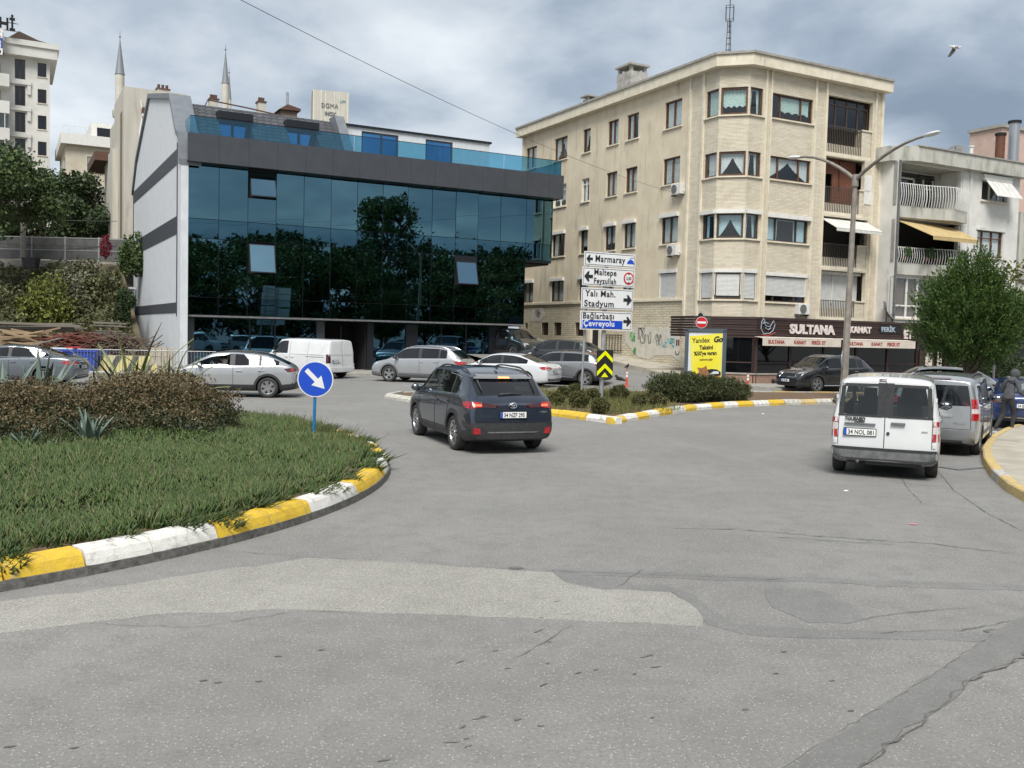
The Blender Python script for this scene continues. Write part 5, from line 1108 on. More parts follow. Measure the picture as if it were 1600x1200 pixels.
ac_unit(B, fp(FR, 5.0, .0, 3.62), 0); ac_unit(B, fp(FL, 3.95, .0, 9.82), -math.pi/2); ac_unit(B, fp(FL, 4.15, .0, 6.62), -math.pi/2)
for a, b, z0, z1 in hbase[:3]:
    mb = MB(); k = a+.08
    while k < b: fbox(mb, FL, k-.012, k+.012, -.08, -.055, z0, z1); k += .14
    o = mb.build('window_grille', DBRN, B); o['kind'] = 'stuff'
mb = MB(); k = 8.9
while k < 10.75: fbox(mb, FL, k-.015, k+.015, .06, .09, 1.35, 2.3); k += .3
fbox(mb, FL, 8.8, 10.8, .055, .095, 2.28, 2.33); fbox(mb, FL, 8.8, 10.8, .055, .095, 1.4, 1.44); mb.build('door_grille', DBRN, B)
fpart('doorway', DRK, B, FL, (11.1, 12.0, -.0, .03, .9, 2.6)); fpart('door_post', CREAM2, B, FL, (10.85, 11.1, 0, .2, .8, 2.8), (12.0, 12.3, 0, .2, .8, 2.8))
WB = mat('whitewash', (.58, .56, .5), .9, col2=(.5, .46, .37), ns=3)
def splat(fr, pts, m_, name='paint_patch', o=.012): 
    mb = MB(); mb.prism([fp(fr, a, o-.01, z) for a, z in pts], fr[2]*.012); mb.build(name, m_, B)
splat(FL, [(8.5, 1.9), (8.55, 2.5), (7.3, 2.9), (5.6, 2.75), (3.8, 2.75), (3.5, 2.0), (3.45, 1.0), (4.2, 1.3), (5.6, 1.25), (6.2, 1.0), (7.2, 1.1), (8.0, 1.6)], WB); splat(FL, [(19.9, 3.1), (19.6, 3.95), (18.2, 4.0), (17.9, 3.5), (18.4, 3.1)], WB)
GRN = mat('green_spray', (.05, .25, .06), .8); BLS = mat('black_spray', (.03, .03, .03), .8); TEAL = mat('teal_spray', (.06, .28, .33), .8); DRED = mat('dark_red_spray', (.1, .015, .015), .8)
rr = random.Random(31)
def scrib(a0, a1, z0, z1, m_, n, r=.018, turns=3):
    for k in range(n):
        c0, c1 = rr.uniform(a0, a1), rr.uniform(z0, z1); w_ = (a1-a0)*.3; P = []
        p1, p2 = rr.random()*6, rr.random()*6
        for i in range(22): t = i/21*math.pi*turns; P.append(fp(FL, min(max(c0+w_*math.sin(t+p1)*.8-(t*.02), a0), a1), .016, min(max(c1+(z1-z0)*.4*math.sin(1.7*t+p2), z0), z1)))
        MB().tube(P, r, 4).build('graffiti', m_, B)
scrib(7.6, 8.3, 2.0, 2.6, GRN, 4, .022); scrib(7.5, 8.1, 1.3, 1.75, GRN, 3, .022); scrib(6.1, 7.3, 1.9, 2.75, BLS, 5, .013); scrib(4.9, 5.8, 1.7, 2.4, BLS, 3, .012); scrib(4.0, 5.0, 1.75, 2.2, TEAL, 4, .016); scrib(18.5, 19.4, 3.2, 3.9, BLS, 3, .015, 2)
fpart('graffiti', DRED, B, FL, (3.55, 3.65, .0, .03, 1.85, 2.15), (3.72, 3.82, .0, .03, 1.85, 2.15)); MB().tube([fp(FL, 3.7+.16*math.cos(t), .02, 1.5+.14*math.sin(t)) for t in [R(160+i*22) for i in range(11)]], .022, 4).build('graffiti', BLS, B)
# roof furniture of the block
MB().box(2.6, 3.9, 12.6, 14.1, 16.4, 18.7).build('chimney', mat('weathered_render', (.42, .41, .38), .9, col2=(.25, .24, .22), ns=2.5, nd=8), B)
MB().box(2.5, 4.0, 12.5, 14.2, 19.05, 19.17).build('chimney_cap', CONC, B); MB().box(2.65, 2.85, 12.65, 12.85, 18.7, 19.05).box(3.65, 3.85, 12.65, 12.85, 18.7, 19.05).box(2.65, 2.85, 13.85, 14.05, 18.7, 19.05).box(3.65, 3.85, 13.85, 14.05, 18.7, 19.05).build('chimney_leg', CONC, B)
MB().box(1.2, 1.8, 15.2, 15.8, 16.4, 17.3).box(1.05, 1.95, 15.05, 15.95, 17.45, 17.53).box(1.2, 1.3, 15.2, 15.3, 17.3, 17.45).box(1.7, 1.8, 15.7, 15.8, 17.3, 17.45).build('chimney', CONC, B)
MAST = mat('mast_steel', (.06, .05, .045), .6, .3)
ms = thing('antenna_mast', 'slim lattice antenna mast on the roof of the cream block', 'mast', bk(5.2, 6.6, 16.5), UA)
mb = MB(); hh = 5.6
for k in range(3):
    a = k*2.094; mb.cyl((.22*math.cos(a), .22*math.sin(a), 0), (.10*math.cos(a), .10*math.sin(a), hh*.72), .022, n=6)
mb.build('mast_leg', MAST, ms); mb = MB()
for i in range(12):
    z = hh*.72*i/12; r_ = .22-.12*i/12; q = [(r_*math.cos(k*2.094), r_*math.sin(k*2.094), z) for k in range(3)]
    for k in range(3): mb.bar(q[k], q[(k+1) % 3], .018)
o = mb.build('lattice_brace', MAST, ms); o['kind'] = 'stuff'
mb = MB().cyl((0, 0, hh*.6), (0, 0, hh*1.05), .025, n=8); mb.build('mast_tip', MAST, ms)
mb = MB()
for z in (hh*.72, hh*.86):
    for k in range(4): mb.bar((.3*math.cos(k*1.571), .3*math.sin(k*1.571), z), (.3*math.cos(k*1.571+1.571), .3*math.sin(k*1.571+1.571), z), .025)
for k in range(4): mb.bar((.3*math.cos(k*1.571), .3*math.sin(k*1.571), hh*.72), (.3*math.cos(k*1.571), .3*math.sin(k*1.571), hh*.86), .02)
mb.build('mast_cage', MAST, ms)
# ---------------------------------------------------------------- restaurant terrace
SHB = mat('shop_board', (.03, .015, .013), .55, col2=(.05, .027, .022), ns=4, aniso=(.3, .3, 6)); BANR = mat('banner_cloth', (.62, .56, .48), .8, col2=(.52, .46, .39), ns=2.5); LETW = mat('letter_white', (.72, .66, .62), .5, col2=(.5, .42, .4), ns=14); LETR = mat('letter_red', (.30, .04, .03), .7); LETG = mat('letter_grey', (.30, .36, .42), .6)
SH = thing('restaurant_front', 'dark brown board restaurant front with big white lettering and cloth banners', 'shop front', BK, UA)
A0, B0 = (-1.55, .55), (.6, -1.6); SF = F((0, -1.6), (1, 0), (0, -1)); cl_ = math.hypot(2.15, 2.15); SC = F(A0, (.7071, -.7071), (-.7071, -.7071))
for k in range(8):
    z = 2.34+k*.128; oo = .03*(k % 2)
    fpart('fascia_board', SHB, SH, SF, (.6, 14.6, -.08, .0+oo, z, z+.112)); fpart('fascia_board', SHB, SH, SC, (0, cl_, -.08, .0+oo, z, z+.112))
    fpart('fascia_board', SHB, SH, F(A0, (0, 1), (-1, 0)), (0, 1.8, -.08, oo, z, z+.112))
MB().prism([(*A0, 3.30), (*B0, 3.30), (14.6, -1.6, 3.30), (14.6, 0, 3.30), (1.027, 0, 3.3), (0, 1.027, 3.3), (-1.5, 2.3, 3.3)], (0, 0, .06)).build('terrace_roof', SHB, SH)
LM = lambda a, z, o=.06: facing(fp(SF, a, o, z), (1, 0, 0))
text('lettering', 'SULTANA', .62, LETW, SH, LM(2.72, 2.62), .03, 1.12, bold=.03); text('lettering', 'KANAT', .44, LETW, SH, LM(6.85, 2.74), .03, 1.06, bold=.022); text('lettering', 'FERİK', .34, LETG, SH, LM(9.2, 2.84), .02, 1.15, bold=.012); text('lettering', 'ET', .62, LETW, SH, LM(10.95, 2.52), .03, .95, bold=.03)
bd = fpart('sign_panel', DRK, SH, SF, (9.12, 10.8, .035, .05, 2.76, 3.16)); 
mb = MB()
for P in ([(1.0, 2.55), (.82, 2.8), (.86, 3.15), (.98, 3.3), (1.05, 3.22), (1.0, 3.1), (1.12, 2.95), (1.4, 2.9), (1.62, 3.2), (1.72, 3.0), (1.6, 2.72), (1.4, 2.58), (1.0, 2.55)], [(1.1, 2.85), (1.3, 2.75), (1.45, 2.85)], [(.9, 3.05), (1.1, 3.1), (1.3, 3.05)]): mb.tube([fp(SF, a, .06, z) for a, z in P], .022, 5)
mb.build('emblem_bird', LETG, SH); MB().tube([fp(SF, a, .06, z) for a, z in ((.9, 2.5), (1.3, 2.46), (1.75, 2.62))], .03, 5).build('emblem_stroke', LETR, SH)
for a, b in ((.45, 5.68), (5.85, 11.2)):
    bn = MB(); bn.hexa([fp(SF, x, o, z) for dz in (0, .02) for x, o, z in ((a, .05, 2.40+dz), (b, .05, 2.40+dz), (b, .62, 2.34+dz), (a, .62, 2.34+dz))]); fbox(bn, SF, a, b, .60, .62, 1.98, 2.36); bo = bn.build('cloth_banner', BANR, SH)
    for s_, x in (('SULTANA', .35), ('KANAT', 2.05), ('FERİK ET', 3.25)): text('lettering', s_, .24, LETR, bo, facing(fp(SF, a+x*.98, .626, 2.09), (1, 0, 0)), .003, 1.0, bold=.01)
# terrace front under the fascia: posts, glazing, low wall, furniture in the dark
for fr, a0, a1 in ((SC, 0, cl_), (SF, .6, 14.6)):
    n = max(2, round((a1-a0)/2.3))
    for i in range(n+1): a = a0+(a1-a0)*i/n; fpart('terrace_post', SHB, SH, fr, (a-.07, a+.07, -.2, -.06, 0, 2.34))
    for i in range(n): p0, p1 = a0+(a1-a0)*i/n+.07, a0+(a1-a0)*(i+1)/n-.07; fpart('terrace_pane', CGD, SH, fr, (p0, p1, -.13, -.12, .62, 2.34)); fpart('terrace_rail', SHB, SH, fr, (p0, p1, -.15, -.1, 1.1, 1.16))
    fpart('terrace_wall', PBRK, SH, fr, (a0, a1, -.28, -.02, 0, .55)); fpart('wall_coping', CONC, SH, fr, (a0, a1, -.32, .03, .55, .62))
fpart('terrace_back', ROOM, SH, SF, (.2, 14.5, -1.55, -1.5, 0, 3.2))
TBL = mat('table_laminate', (.2, .18, .16), .5)
for i in range(6):
    a = 1.6+i*2.1; tb_ = fpart('table', TBL, None, SF, (a, a+.9, -.95, -.35, .70, .74), (a+.4, a+.5, -.7, -.6, .1, .7)); tb_.matrix_world = SH.matrix_basis; tag(tb_, 'dim table behind the dark glazing of the restaurant terrace', 'table', 'tables on the restaurant terrace')
fpart('notice_board', SHB, SH, SF, (12.3, 13.5, .0, .06, .3, 1.9)); fpart('notice', BANR, SH, SF, (12.75, 13.3, .062, .07, 1.0, 1.75)); fpart('menu_strip', BANR, SH, SF, (13.7, 14.05, .06, .09, .6, 2.2))
for z in (1.55, 1.2): MB().ball(fp(SF, 13.87, .1, z), (.1, .02, .1), 8, 6).build('menu_picture', DRK, SH)
MB().ball(fp(SC, .35, .15, 3.3), (.12, .16, .22), 8, 6).build('flood_light', DRK, SH)
dish = MB(); dish.lathe([(0, .12), (.25, .09), (.5, 0), (.51, .01), (.25, .11), (0, .14)], 20, 'y'); 
def sat(label, loc, rz, s_=1.0, tilt=-.5):
    r_ = thing('satellite_dish', label, 'satellite dish', loc, rz, None); r_.scale = (s_,)*3
    me = dish.mesh('reflector', True); me.materials.append(GRY); o = link(bpy.data.objects.new('reflector', me), r_); o.location = (0, 0, .6); o.rotation_euler = (tilt, 0, 0)
    MB().cyl((0, .1, 0), (0, .1, .6), .03).build('stand', GRY, r_); MB().tube([(0, .1, .3), (0, -.3, .45), (0, -.5, .75)], .015, 5).ball((0, -.5, .78), .05, 8, 6).build('feed_arm', GRY, r_)
sat('grey satellite dish standing on the restaurant roof below the balcony', bk(10.35, -1.1, 3.36), UA+.5, 1.1)
# ---------------------------------------------------------------- white house on the right
HW = mat('grey_white_render', (.66, .65, .61), .85, col2=(.57, .56, .52), ns=1.5, nd=7, bump=.2, bs=60, stain=((.15, .15, .12), 1.7, .6, .8, .35)); HST = mat('stained_render', (.46, .45, .40), .9, col2=(.22, .22, .18), ns=1.6, nd=8, lohi=(.45, .75), aniso=(1.4, 1.4, .5)); WRAIL = mat('white_rail', (.7, .7, .68), .5, col2=(.55, .54, .5), ns=9)
Hh = thing('white_house', 'weathered white house with curved balcony railings and stained parapet', 'building', bk(0, -1.2), UA); HF = F((0, 0), (1, 0), (0, -1))
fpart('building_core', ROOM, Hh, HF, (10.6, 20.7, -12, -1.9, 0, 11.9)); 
wall('house_wall', HW, Hh, HF, 10.5, 20.8, 3.0, 12.0, [(10.6, 15.75, 9.6, 11.95), (10.6, 15.75, 6.6, 8.95), (17.4, 19.7, 10.5, 11.65), (17.2, 19.5, 7.3, 8.8), (10.4, 14.6, 3.62, 5.85)], .25)
MB().poly([(10.5, 0, 3), (10.5, 8, 3), (10.5, 8, 12), (10.5, 0, 12)]).poly([(20.8, 0, 0), (20.8, 12, 0), (20.8, 12, 12), (20.8, 0, 12)]).build('side_wall', HW, Hh)
MB().prism([(10.0, 1.2, 12.0), (10.2, .3, 12.0), (11.5, -.45, 12.0), (21.0, -.45, 12.0), (21.0, 12, 12.0), (10.0, 12, 12.0)], (0, 0, .78)).build('parapet', HST, Hh); fpart('parapet_cap', CONC, Hh, HF, (11.45, 21.1, -1, .52, 12.78, 12.84))
MB().poly([(10.6, 1.9, 9.6), (15.8, 1.9, 9.6), (15.8, 1.9, 11.98), (10.6, 1.9, 11.98)]).build('balcony_back', HW, Hh); MB().poly([(15.76, 0, 9.6), (15.76, 1.9, 9.6), (15.76, 1.9, 11.98), (15.76, 0, 11.98)]).build('balcony_cheek', HW, Hh)
w_ = fpart('balcony_window', WJOIN, Hh, HF, (11.2, 11.3, -1.88, -1.8, 9.6, 11.6), (13.9, 14.0, -1.88, -1.8, 9.6, 11.6), (11.2, 14.0, -1.88, -1.8, 11.5, 11.6)); fpart('pane', CGD, w_, HF, (11.3, 13.9, -1.86, -1.84, 9.7, 11.5)); w_ = fpart('balcony_door', WJOIN, Hh, HF, (14.7, 14.8, -1.88, -1.8, 9.6, 11.6), (15.5, 15.6, -1.88, -1.8, 9.6, 11.6), (14.7, 15.6, -1.88, -1.8, 11.05, 11.15)); fpart('pane', CGD, w_, HF, (14.8, 15.5, -1.86, -1.84, 9.65, 11.5))
for zf, zt_ in ((9.0, 10.72), (5.95, 7.42)):
    MB().prism([(10.53, 1.5, zf), (10.53, -.1, zf), (12.4, -.25, zf), (14.2, -.75, zf), (15.78, -.35, zf), (15.78, 1.5, zf)], (0, 0, .62)).build('balcony_slab', HST, Hh)
    for p, q in (((10.55, -.05), (12.4, -.2)), ((12.4, -.2), (14.2, -.7)), ((14.2, -.7), (15.75, -.3))):
        d = V((q[0]-p[0], q[1]-p[1])); L_ = d.length; d.normalize(); railing(Hh, F(p, (d.x, d.y), (d.y, -d.x)), 0, L_, zf+.62, zt_+(.1 if zf > 8 else 0), .03, WRAIL, .16, wavy=True)
    for px_ in (10.58, 15.72): fpart('balcony_post', HW, Hh, HF, (px_-.08, px_+.08, -.3, -.05, zf+.6, zf+2.95))
AWY = mat('yellow_awning', (.48, .36, .17), .85, col2=(.4, .3, .14), ns=3)
mb = MB(); mb.hexa([(a, y, z+dz) for dz in (0, .03) for a, y, z in ((10.6, .2, 8.9), (15.5, .2, 8.75), (15.5, -1.35, 7.95), (11.8, -1.35, 7.95))]); fbox(mb, HF, 11.8, 15.5, 1.335, 1.35, 7.78, 7.97); mb.build('awning', AWY, Hh)
POTG = mat('balcony_plants', (.035, .075, .02), .8, island=[(.07, .12, .03), (.02, .04, .012)])
for lb_, x, s_ in (('leftmost', 11.2, .35), ('second from left', 12.7, .4), ('middle', 13.6, .45), ('second from right', 14.6, .4), ('rightmost', 15.4, .5)):
    c, d = in_blobs([((x, -.45 if x > 12 else -.2, 7.15), (s_, .25, .3))], 500); v_, q_ = leaf_arrays(c, .1, .5); pl_ = np_mesh('leaves', v_, q_, POTG); e = thing('potted_plant', lb_+' potted plant on the lower balcony rail of the white house', 'plant', bk(0, -1.2), UA, 'balcony plants'); pl_.parent = e
    MB().lathe([(.0, 6.75), (.12, 6.75), (.15, 7.0), (.0, 7.0)], 12, 'z', (x, -.3 if x > 12 else -.05, 0)).build('pot', mat('terracotta', (.3, .12, .06), .8), e)
window(Hh, HF, 17.4, 19.7, 10.5, 11.65, WJOIN, (.35, .7), .15, None, sill=True); window(Hh, HF, 17.2, 19.5, 7.3, 8.8, BROWN, (.25, .62), .15, 'full', sill=True, transom=.72); fpart('window_surround', HW, Hh, HF, (17.05, 19.65, -.02, .06, 8.8, 8.95))
window(Hh, HF, 10.4, 14.6, 3.62, 5.85, WJOIN, (.3, .5, .75), .12, 'full', mat('brown_curtain', (.2, .15, .12), .9), sill=True, transom=.3, w=.09)
fpart('shutter_case', WJOIN, Hh, HF, (17.3, 19.8, -.02, .22, 11.62, 11.92)); mb = MB()
for k in range(5): a = 17.45+k*.46; mb.hexa([(x, y, z) for dz in (0, .03) for x, y, z in ((a, -.15, 11.65+dz), (a+.44, -.15, 11.65+dz), (a+.44, -.95, 10.62+dz), (a, -.95, 10.62+dz))])
mb.build('folding_blind', AWN, Hh); fpart('pipe', HW, Hh, HF, (16.3, 16.42, .0, .1, 3.2, 12.0)); fpart('rain_pipe', GRY, Hh, HF, (10.5, 10.6, .02, .12, 3.3, 12.0))
fpart('black_fascia', DRK, Hh, HF, (14.7, 24.5, .3, .42, 2.35, 3.95)); fpart('shop_glass', CGD, Hh, HF, (14.7, 24.5, .1, .14, .1, 2.35)); text('lettering', 'T', .95, LETW, Hh, facing(fp(HF, 20.35, .43, 2.75), (1, 0, 0)), .04, 1, bold=.03); MB().ball(fp(HF, 21.1, .48, 3.6), .13, 10, 8).build('sign_lamp', LETW, Hh)
fpart('lower_wall', HW, Hh, HF, (14.7, 20.8, -.2, .05, 3.0, 3.3))
sat('white satellite dish on the roof of the white house', bk(17.0, .3, 12.78), UA-1.0, 1.0)
p = thing('vent_pipe', 'white vent pipe standing on the white house roof', 'pipe', bk(19.3, 1.0, 12.78)); MB().cyl((0, 0, 0), (0, 0, 1.25), .11).build('pipe', WJOIN, p); MB().cyl((0, 0, 1.25), (0, 0, 1.32), .16).build('cap', WJOIN, p)
# pink building and flues at the right edge
PINK = mat('pink_render', (.52, .38, .32), .9, col2=(.46, .33, .28), ns=2)
Pk = thing('pink_building', 'pink rendered building rising behind the white house at the right edge', 'building', bk(29.2, 6.0), UA); fpart('wall', PINK, Pk, HF, (0, 12, -2.5, 0, 0, 17.3)); fpart('roof_edge', CONC, Pk, HF, (-.15, 12, -2.6, .15, 17.3, 17.5))
p = thing('flue_pipe', 'rusty brown flue pipe in front of the pink building', 'pipe', bk(26.5, 4.2, 12)); MB().cyl((0, 0, 0), (0, 0, 4.1), .30).build('pipe', mat('rusty_flue', (.14, .055, .03), .8, col2=(.09, .04, .025), ns=4), p); MB().cyl((0, 0, 4.1), (0, 0, 4.25), .36).build('cap', DRK, p)
p = thing('flue_pipe', 'grey metal flue pipe beside the rusty one', 'pipe', bk(27.6, 4.0, 12)); MB().cyl((0, 0, 0), (0, 0, 5.0), .34).build('pipe', mat('galvanised', (.36, .38, .40), .4, .7), p); MB().cyl((0, 0, 5.0), (0, 0, 5.15), .42).build('cap', DRK, p)
Nb = thing('grey_building', 'grey shop building past the white house at the right edge', 'building', bk(21.6, -.8), UA); fpart('wall', HST, Nb, HF, (0, 12, -10, 0, 0, 10.2)); fpart('wall_band', CONC, Nb, HF, (0, 12, 0, .2, 6.2, 6.5)); window(Nb, HF, .5, 3, 7.2, 9.2, WJOIN, (.5,), -.05); window(Nb, HF, .5, 3, 4.2, 5.8, WJOIN, (.5,), -.05)
# ================================================================ plants
def leafm(name, *cols, rough=.55): return mat(name, cols[0], rough, island=list(cols[1:]), spec=.3)
L_HEDGE = leafm('abelia_leaves', (.032, .048, .017), (.05, .058, .022), (.018, .03, .012), (.08, .066, .03), (.036, .055, .019), (.03, .04, .015))
L_TIPS = leafm('bronze_tip_leaves', (.10, .07, .032), (.15, .10, .05), (.06, .055, .024), (.22, .155, .09), (.07, .07, .028), (.05, .055, .02))
L_HEDGE2 = leafm('abelia_leaves_green', (.045, .06, .02), (.09, .08, .03), (.025, .042, .015), (.16, .095, .04), (.04, .065, .02))
L_ICE = leafm('ice_plant_leaves', (.042, .075, .02), (.072, .118, .03), (.026, .048, .015), (.10, .13, .042), (.048, .086, .024), (.16, .14, .075))
L_GRASS = leafm('dry_grass', (.10, .12, .03), (.20, .17, .07), (.08, .11, .028), (.14, .16, .05))
L_BOX = leafm('boxwood_leaves', (.05, .075, .02), (.11, .10, .035), (.03, .05, .015), (.15, .11, .045))
L_ROSE = leafm('rosemary_leaves', (.035, .05, .017), (.065, .08, .028), (.022, .034, .012), (.09, .085, .035))
L_AGA = mat('agave_leaf', (.115, .17, .14), .55, col2=(.16, .21, .17), ns=3, bump=.1); L_YUC = mat('sword_leaf', (.11, .14, .045), .5, col2=(.19, .21, .075), ns=2)
L_TREE = leafm('tree_leaves', (.045, .08, .024), (.08, .12, .035), (.026, .048, .015), (.11, .14, .045)); L_DARK = leafm('dark_tree_leaves', (.028, .048, .018), (.05, .078, .027), (.016, .03, .012)); L_CON = leafm('conifer_sprays', (.03, .068, .013), (.08, .14, .024), (.014, .032, .008), (.048, .095, .018), (.115, .175, .035)); L_YEL = leafm('yellowing_leaves', (.10, .13, .025), (.17, .17, .035), (.06, .09, .02)); L_BANK = leafm('bank_scrub', (.07, .08, .03), (.13, .125, .05), (.04, .05, .02), (.10, .10, .05)); L_PALE = leafm('pale_scrub', (.07, .08, .03), (.22, .21, .15), (.05, .06, .025), (.13, .13, .06)); L_RED = leafm('red_flowers', (.22, .015, .035), (.12, .01, .025))
L_REFL = leafm('street_tree_leaves', (.055, .10, .03), (.10, .16, .045), (.03, .06, .018), (.14, .19, .06))
BARK = mat('bark', (.075, .055, .04), .9, col2=(.12, .095, .07), ns=9, bump=.6, bs=30)
def shrub(name, label, base, blobs, n, size, m_, cat='shrub', group=None, aspect=.5, up=.0, lump=.17, shell=.5, fl=None):
    r_ = thing(name, label, cat, base, 0, group); c, d = in_blobs([((V(b[0])-V(base)), b[1]) for b in blobs], n, shell, lump)
    ok = c[:, 2] > -.02; c, d = c[ok], d[ok]; dirs = d*.5+np.array([0, 0, up]); v_, q_ = leaf_arrays(c, size, aspect, dirs, 1.0); 
    if fl is None: np_mesh('foliage', v_, q_, m_, r_)
    else:
        tp = ((c[:, 2]-.52)*1.5+.3*d[:, 2]+.22*np.sin(c[:, 0]*4)*np.sin(c[:, 1]*3+c[:, 2]*5)+RNG.normal(size=len(d))*.2) > .1; V4 = v_.reshape(-1, 4, 3)
        for nm_, k_, mm_ in (('foliage', ~tp, m_), ('bronze_tips', tp, fl)): np_mesh(nm_, V4[k_].reshape(-1, 3), np.arange(4*k_.sum()).reshape(-1, 4), mm_, r_)
    mb = MB(); rr_ = random.Random(n)
    for b in blobs:
        p = V(b[0])-V(base)
        for k in range(5): e = p+V((rr_.gauss(0, b[1][0]*.4), rr_.gauss(0, b[1][1]*.4), rr_.uniform(-.1, .4)*b[1][2])); mb.tube([(p.x*.9+rr_.gauss(0, .05), p.y*.9+rr_.gauss(0, .05), -.05), p.lerp(e, .5)-V((0, 0, .1)), e], [.03, .018, .008], 5)
    o = mb.build('stem', BARK, r_, smooth=True); return r_
# ---- roundabout planting
def gm(x, y): return mound(math.hypot(x-CI.x, y-CI.y))
def hb(px0, d, z, r): return ((px0-800)/FPX*d, d, z), r
shrub('hedge_shrub', 'clipped brown tipped hedge shrub ending just left of the round arrow sign', (-6.3, 16.6, .4), [hb(190, 16.4, .86, (.75, .9, .56)), hb(258, 16.8, .93, (.9, 1.0, .58)), hb(322, 16.9, .76, (.6, .8, .46)), hb(350, 16.6, .55, (.28, .4, .22)), hb(225, 17.6, .85, (1.1, .8, .5)), hb(215, 15.7, .62, (.7, .6, .38)), hb(290, 15.7, .58, (.65, .6, .38)), hb(210, 15.1, .55, (.75, .55, .38))], 56000, .048, L_HEDGE, fl=L_TIPS)
shrub('hedge_shrub', 'wide brown tipped hedge shrub at the left edge of the view', (-8.3, 15.1, .45), [hb(-40, 14.4, .84, (1.0, .9, .52)), hb(40, 14.9, .86, (.8, .9, .54)), hb(112, 15.4, .74, (.75, .9, .46)), hb(60, 16.2, .82, (1.3, .8, .48)), hb(20, 13.8, .62, (.8, .6, .36)), hb(100, 14.3, .6, (.75, .6, .38)), hb(30, 13.3, .58, (.8, .5, .36))], 56000, .046, L_HEDGE, fl=L_TIPS)
shrub('low_shrub', 'low bright green creeping shrub in front of the hedge', (-5.9, 14.9, .42), [hb(215, 14.6, .52, (.55, .4, .16)), hb(270, 15.1, .5, (.6, .4, .14)), hb(140, 14.2, .5, (.5, .35, .13))], 9000, .035, leafm('creeping_leaves', (.05, .09, .018), (.09, .13, .03), (.03, .06, .014)))
def rosette(name, label, loc, n, L, w, m_, cat, spread=(.25, 1.1), bend=.3, fold=.35, group=None, seed=1, thick=.012, seg=5):
    r_ = thing(name, label, cat, loc, 0, group); rr_ = random.Random(seed)
    for k in range(n):
        az = k*2.4+rr_.uniform(-.3, .3); tilt = spread[0]+(spread[1]-spread[0])*(k/n)+rr_.gauss(0, .08); l_ = L*rr_.uniform(.7, 1.05); mb = MB(); rows = []; p = V((.05*math.cos(az), .05*math.sin(az), 0)); side = V((-math.sin(az), math.cos(az), 0))
        for i in range(seg+1):
            t = i/seg; a = tilt+bend*t*t; d = V((math.cos(az)*math.sin(a), math.sin(az)*math.sin(a), math.cos(a))); nn = side.cross(d)
            ww = w*(.65+.5*math.sin(min(1, t*1.6)*math.pi*.55))*(1-t**2.2)+.003
            rows.append([p-side*ww/2, p-nn*ww*fold*.5, p+side*ww/2, p-nn*(ww*fold*.5+thick)]); p = p+d*(l_/seg)
        for r2 in rows: mb.v += [tuple(q) for q in r2]
        for i in range(seg):
            for j in range(4): mb.f.append((i*4+j, i*4+(j+1) % 4, (i+1)*4+(j+1) % 4, (i+1)*4+j))
        mb.build('leaf', m_, r_, smooth=True, angle=50)
    return r_
def at(px0, d, z): return ((px0-800)/FPX*d, d, z)
rosette('agave', 'grey green agave in front of the right hedge shrub', at(140, 13.9, .5), 13, .55, .10, L_AGA, 'agave', (.05, .7), .25, seed=2)
rosette('agave', 'small agave close to the left edge, low in the ground cover', at(40, 13.0, .5), 11, .4, .07, L_AGA, 'agave', seed=3)
rosette('agave', 'little agave at the foot of the right hedge shrub', at(285, 15.6, .45), 10, .42, .08, L_AGA, 'agave', seed=4)
rosette('agave', 'tall upright agave standing up behind the left hedge shrub', at(62, 17.6, .6), 14, 1.2, .14, L_AGA, 'agave', (.08, .75), .2, seed=5)
rosette('agave', 'large agave with long leaves at the left edge behind the hedge', at(5, 17.0, .6), 11, 1.15, .12, L_AGA, 'agave', (.3, .95), .35, seed=6)
rosette('sword_plant', 'yellow green sword leaved plant behind the hedge, before the white gable', at(205, 18.4, .6), 17, 1.85, .075, L_YUC, 'sword plant', (.08, .95), .5, seed=7)
rosette('sword_plant', 'arching sword leaved plant behind the right end of the hedge', at(262, 18.6, .6), 15, 1.45, .07, L_YUC, 'sword plant', (.1, 1.15), .7, seed=8)
rosette('sword_plant', 'spiky sword leaved plant behind the saloon side of the hedge', at(150, 18.0, .6), 11, 1.2, .065, L_YUC, 'sword plant', (.3, 1.1), .6, seed=9)
# ice plant carpet
n = 420000; ang = RNG.random(n)*2*np.pi; rad = 9.38*np.sqrt(RNG.random(n)); X = CI.x+rad*np.cos(ang); Y = CI.y+rad*np.sin(ang)
dd = np.hypot(X, Y); keep = (X > -.60*Y-.6) & (Y > 4) & (RNG.random(n) < np.clip((11.5/dd)**1.3, .1, 1)) & (Y < 21)
keep &= (np.sin(X*2.1+1.3*np.sin(Y*1.7))*np.sin(Y*2.4+np.sin(X*1.9)) + RNG.normal(size=n)*.35 > -.85)
edge_ok = rad < 9.12+.36*(np.sin(ang*23)+np.sin(ang*51+1)+.8*np.sin(ang*97+2))*.38; keep &= edge_ok
X, Y, rad = X[keep], Y[keep], rad[keep]; Z = .19+.40*np.clip(1-(rad/9.1)**2, 0, 1); Z = np.where(rad > 9.1, .215-.35*(rad-9.1), Z); N0 = len(X)
hgt = .15*(.4+1.0*RNG.random(N0))*(1+.3*np.sin(X*3.1)*np.sin(Y*2.7)+.3*np.sin(X*1.1+Y*.7)*np.sin(Y*.9-X*.5)); drop = np.where(rad > 9.0, 1, 0)
lean = RNG.normal(size=(N0, 2))*.42; outd = np.stack([(X-CI.x)/rad, (Y-CI.y)/rad], 1); lean += outd*drop[:, None]*.7
tipv = np.stack([X+lean[:, 0]*hgt, Y+lean[:, 1]*hgt, Z+hgt*(1-.35*drop)], 1); ww = (.0095*(.8+.5*RNG.random(N0)))*np.clip(np.hypot(X, Y)/9, 1, 1.9); a0 = RNG.random(N0)*6.28
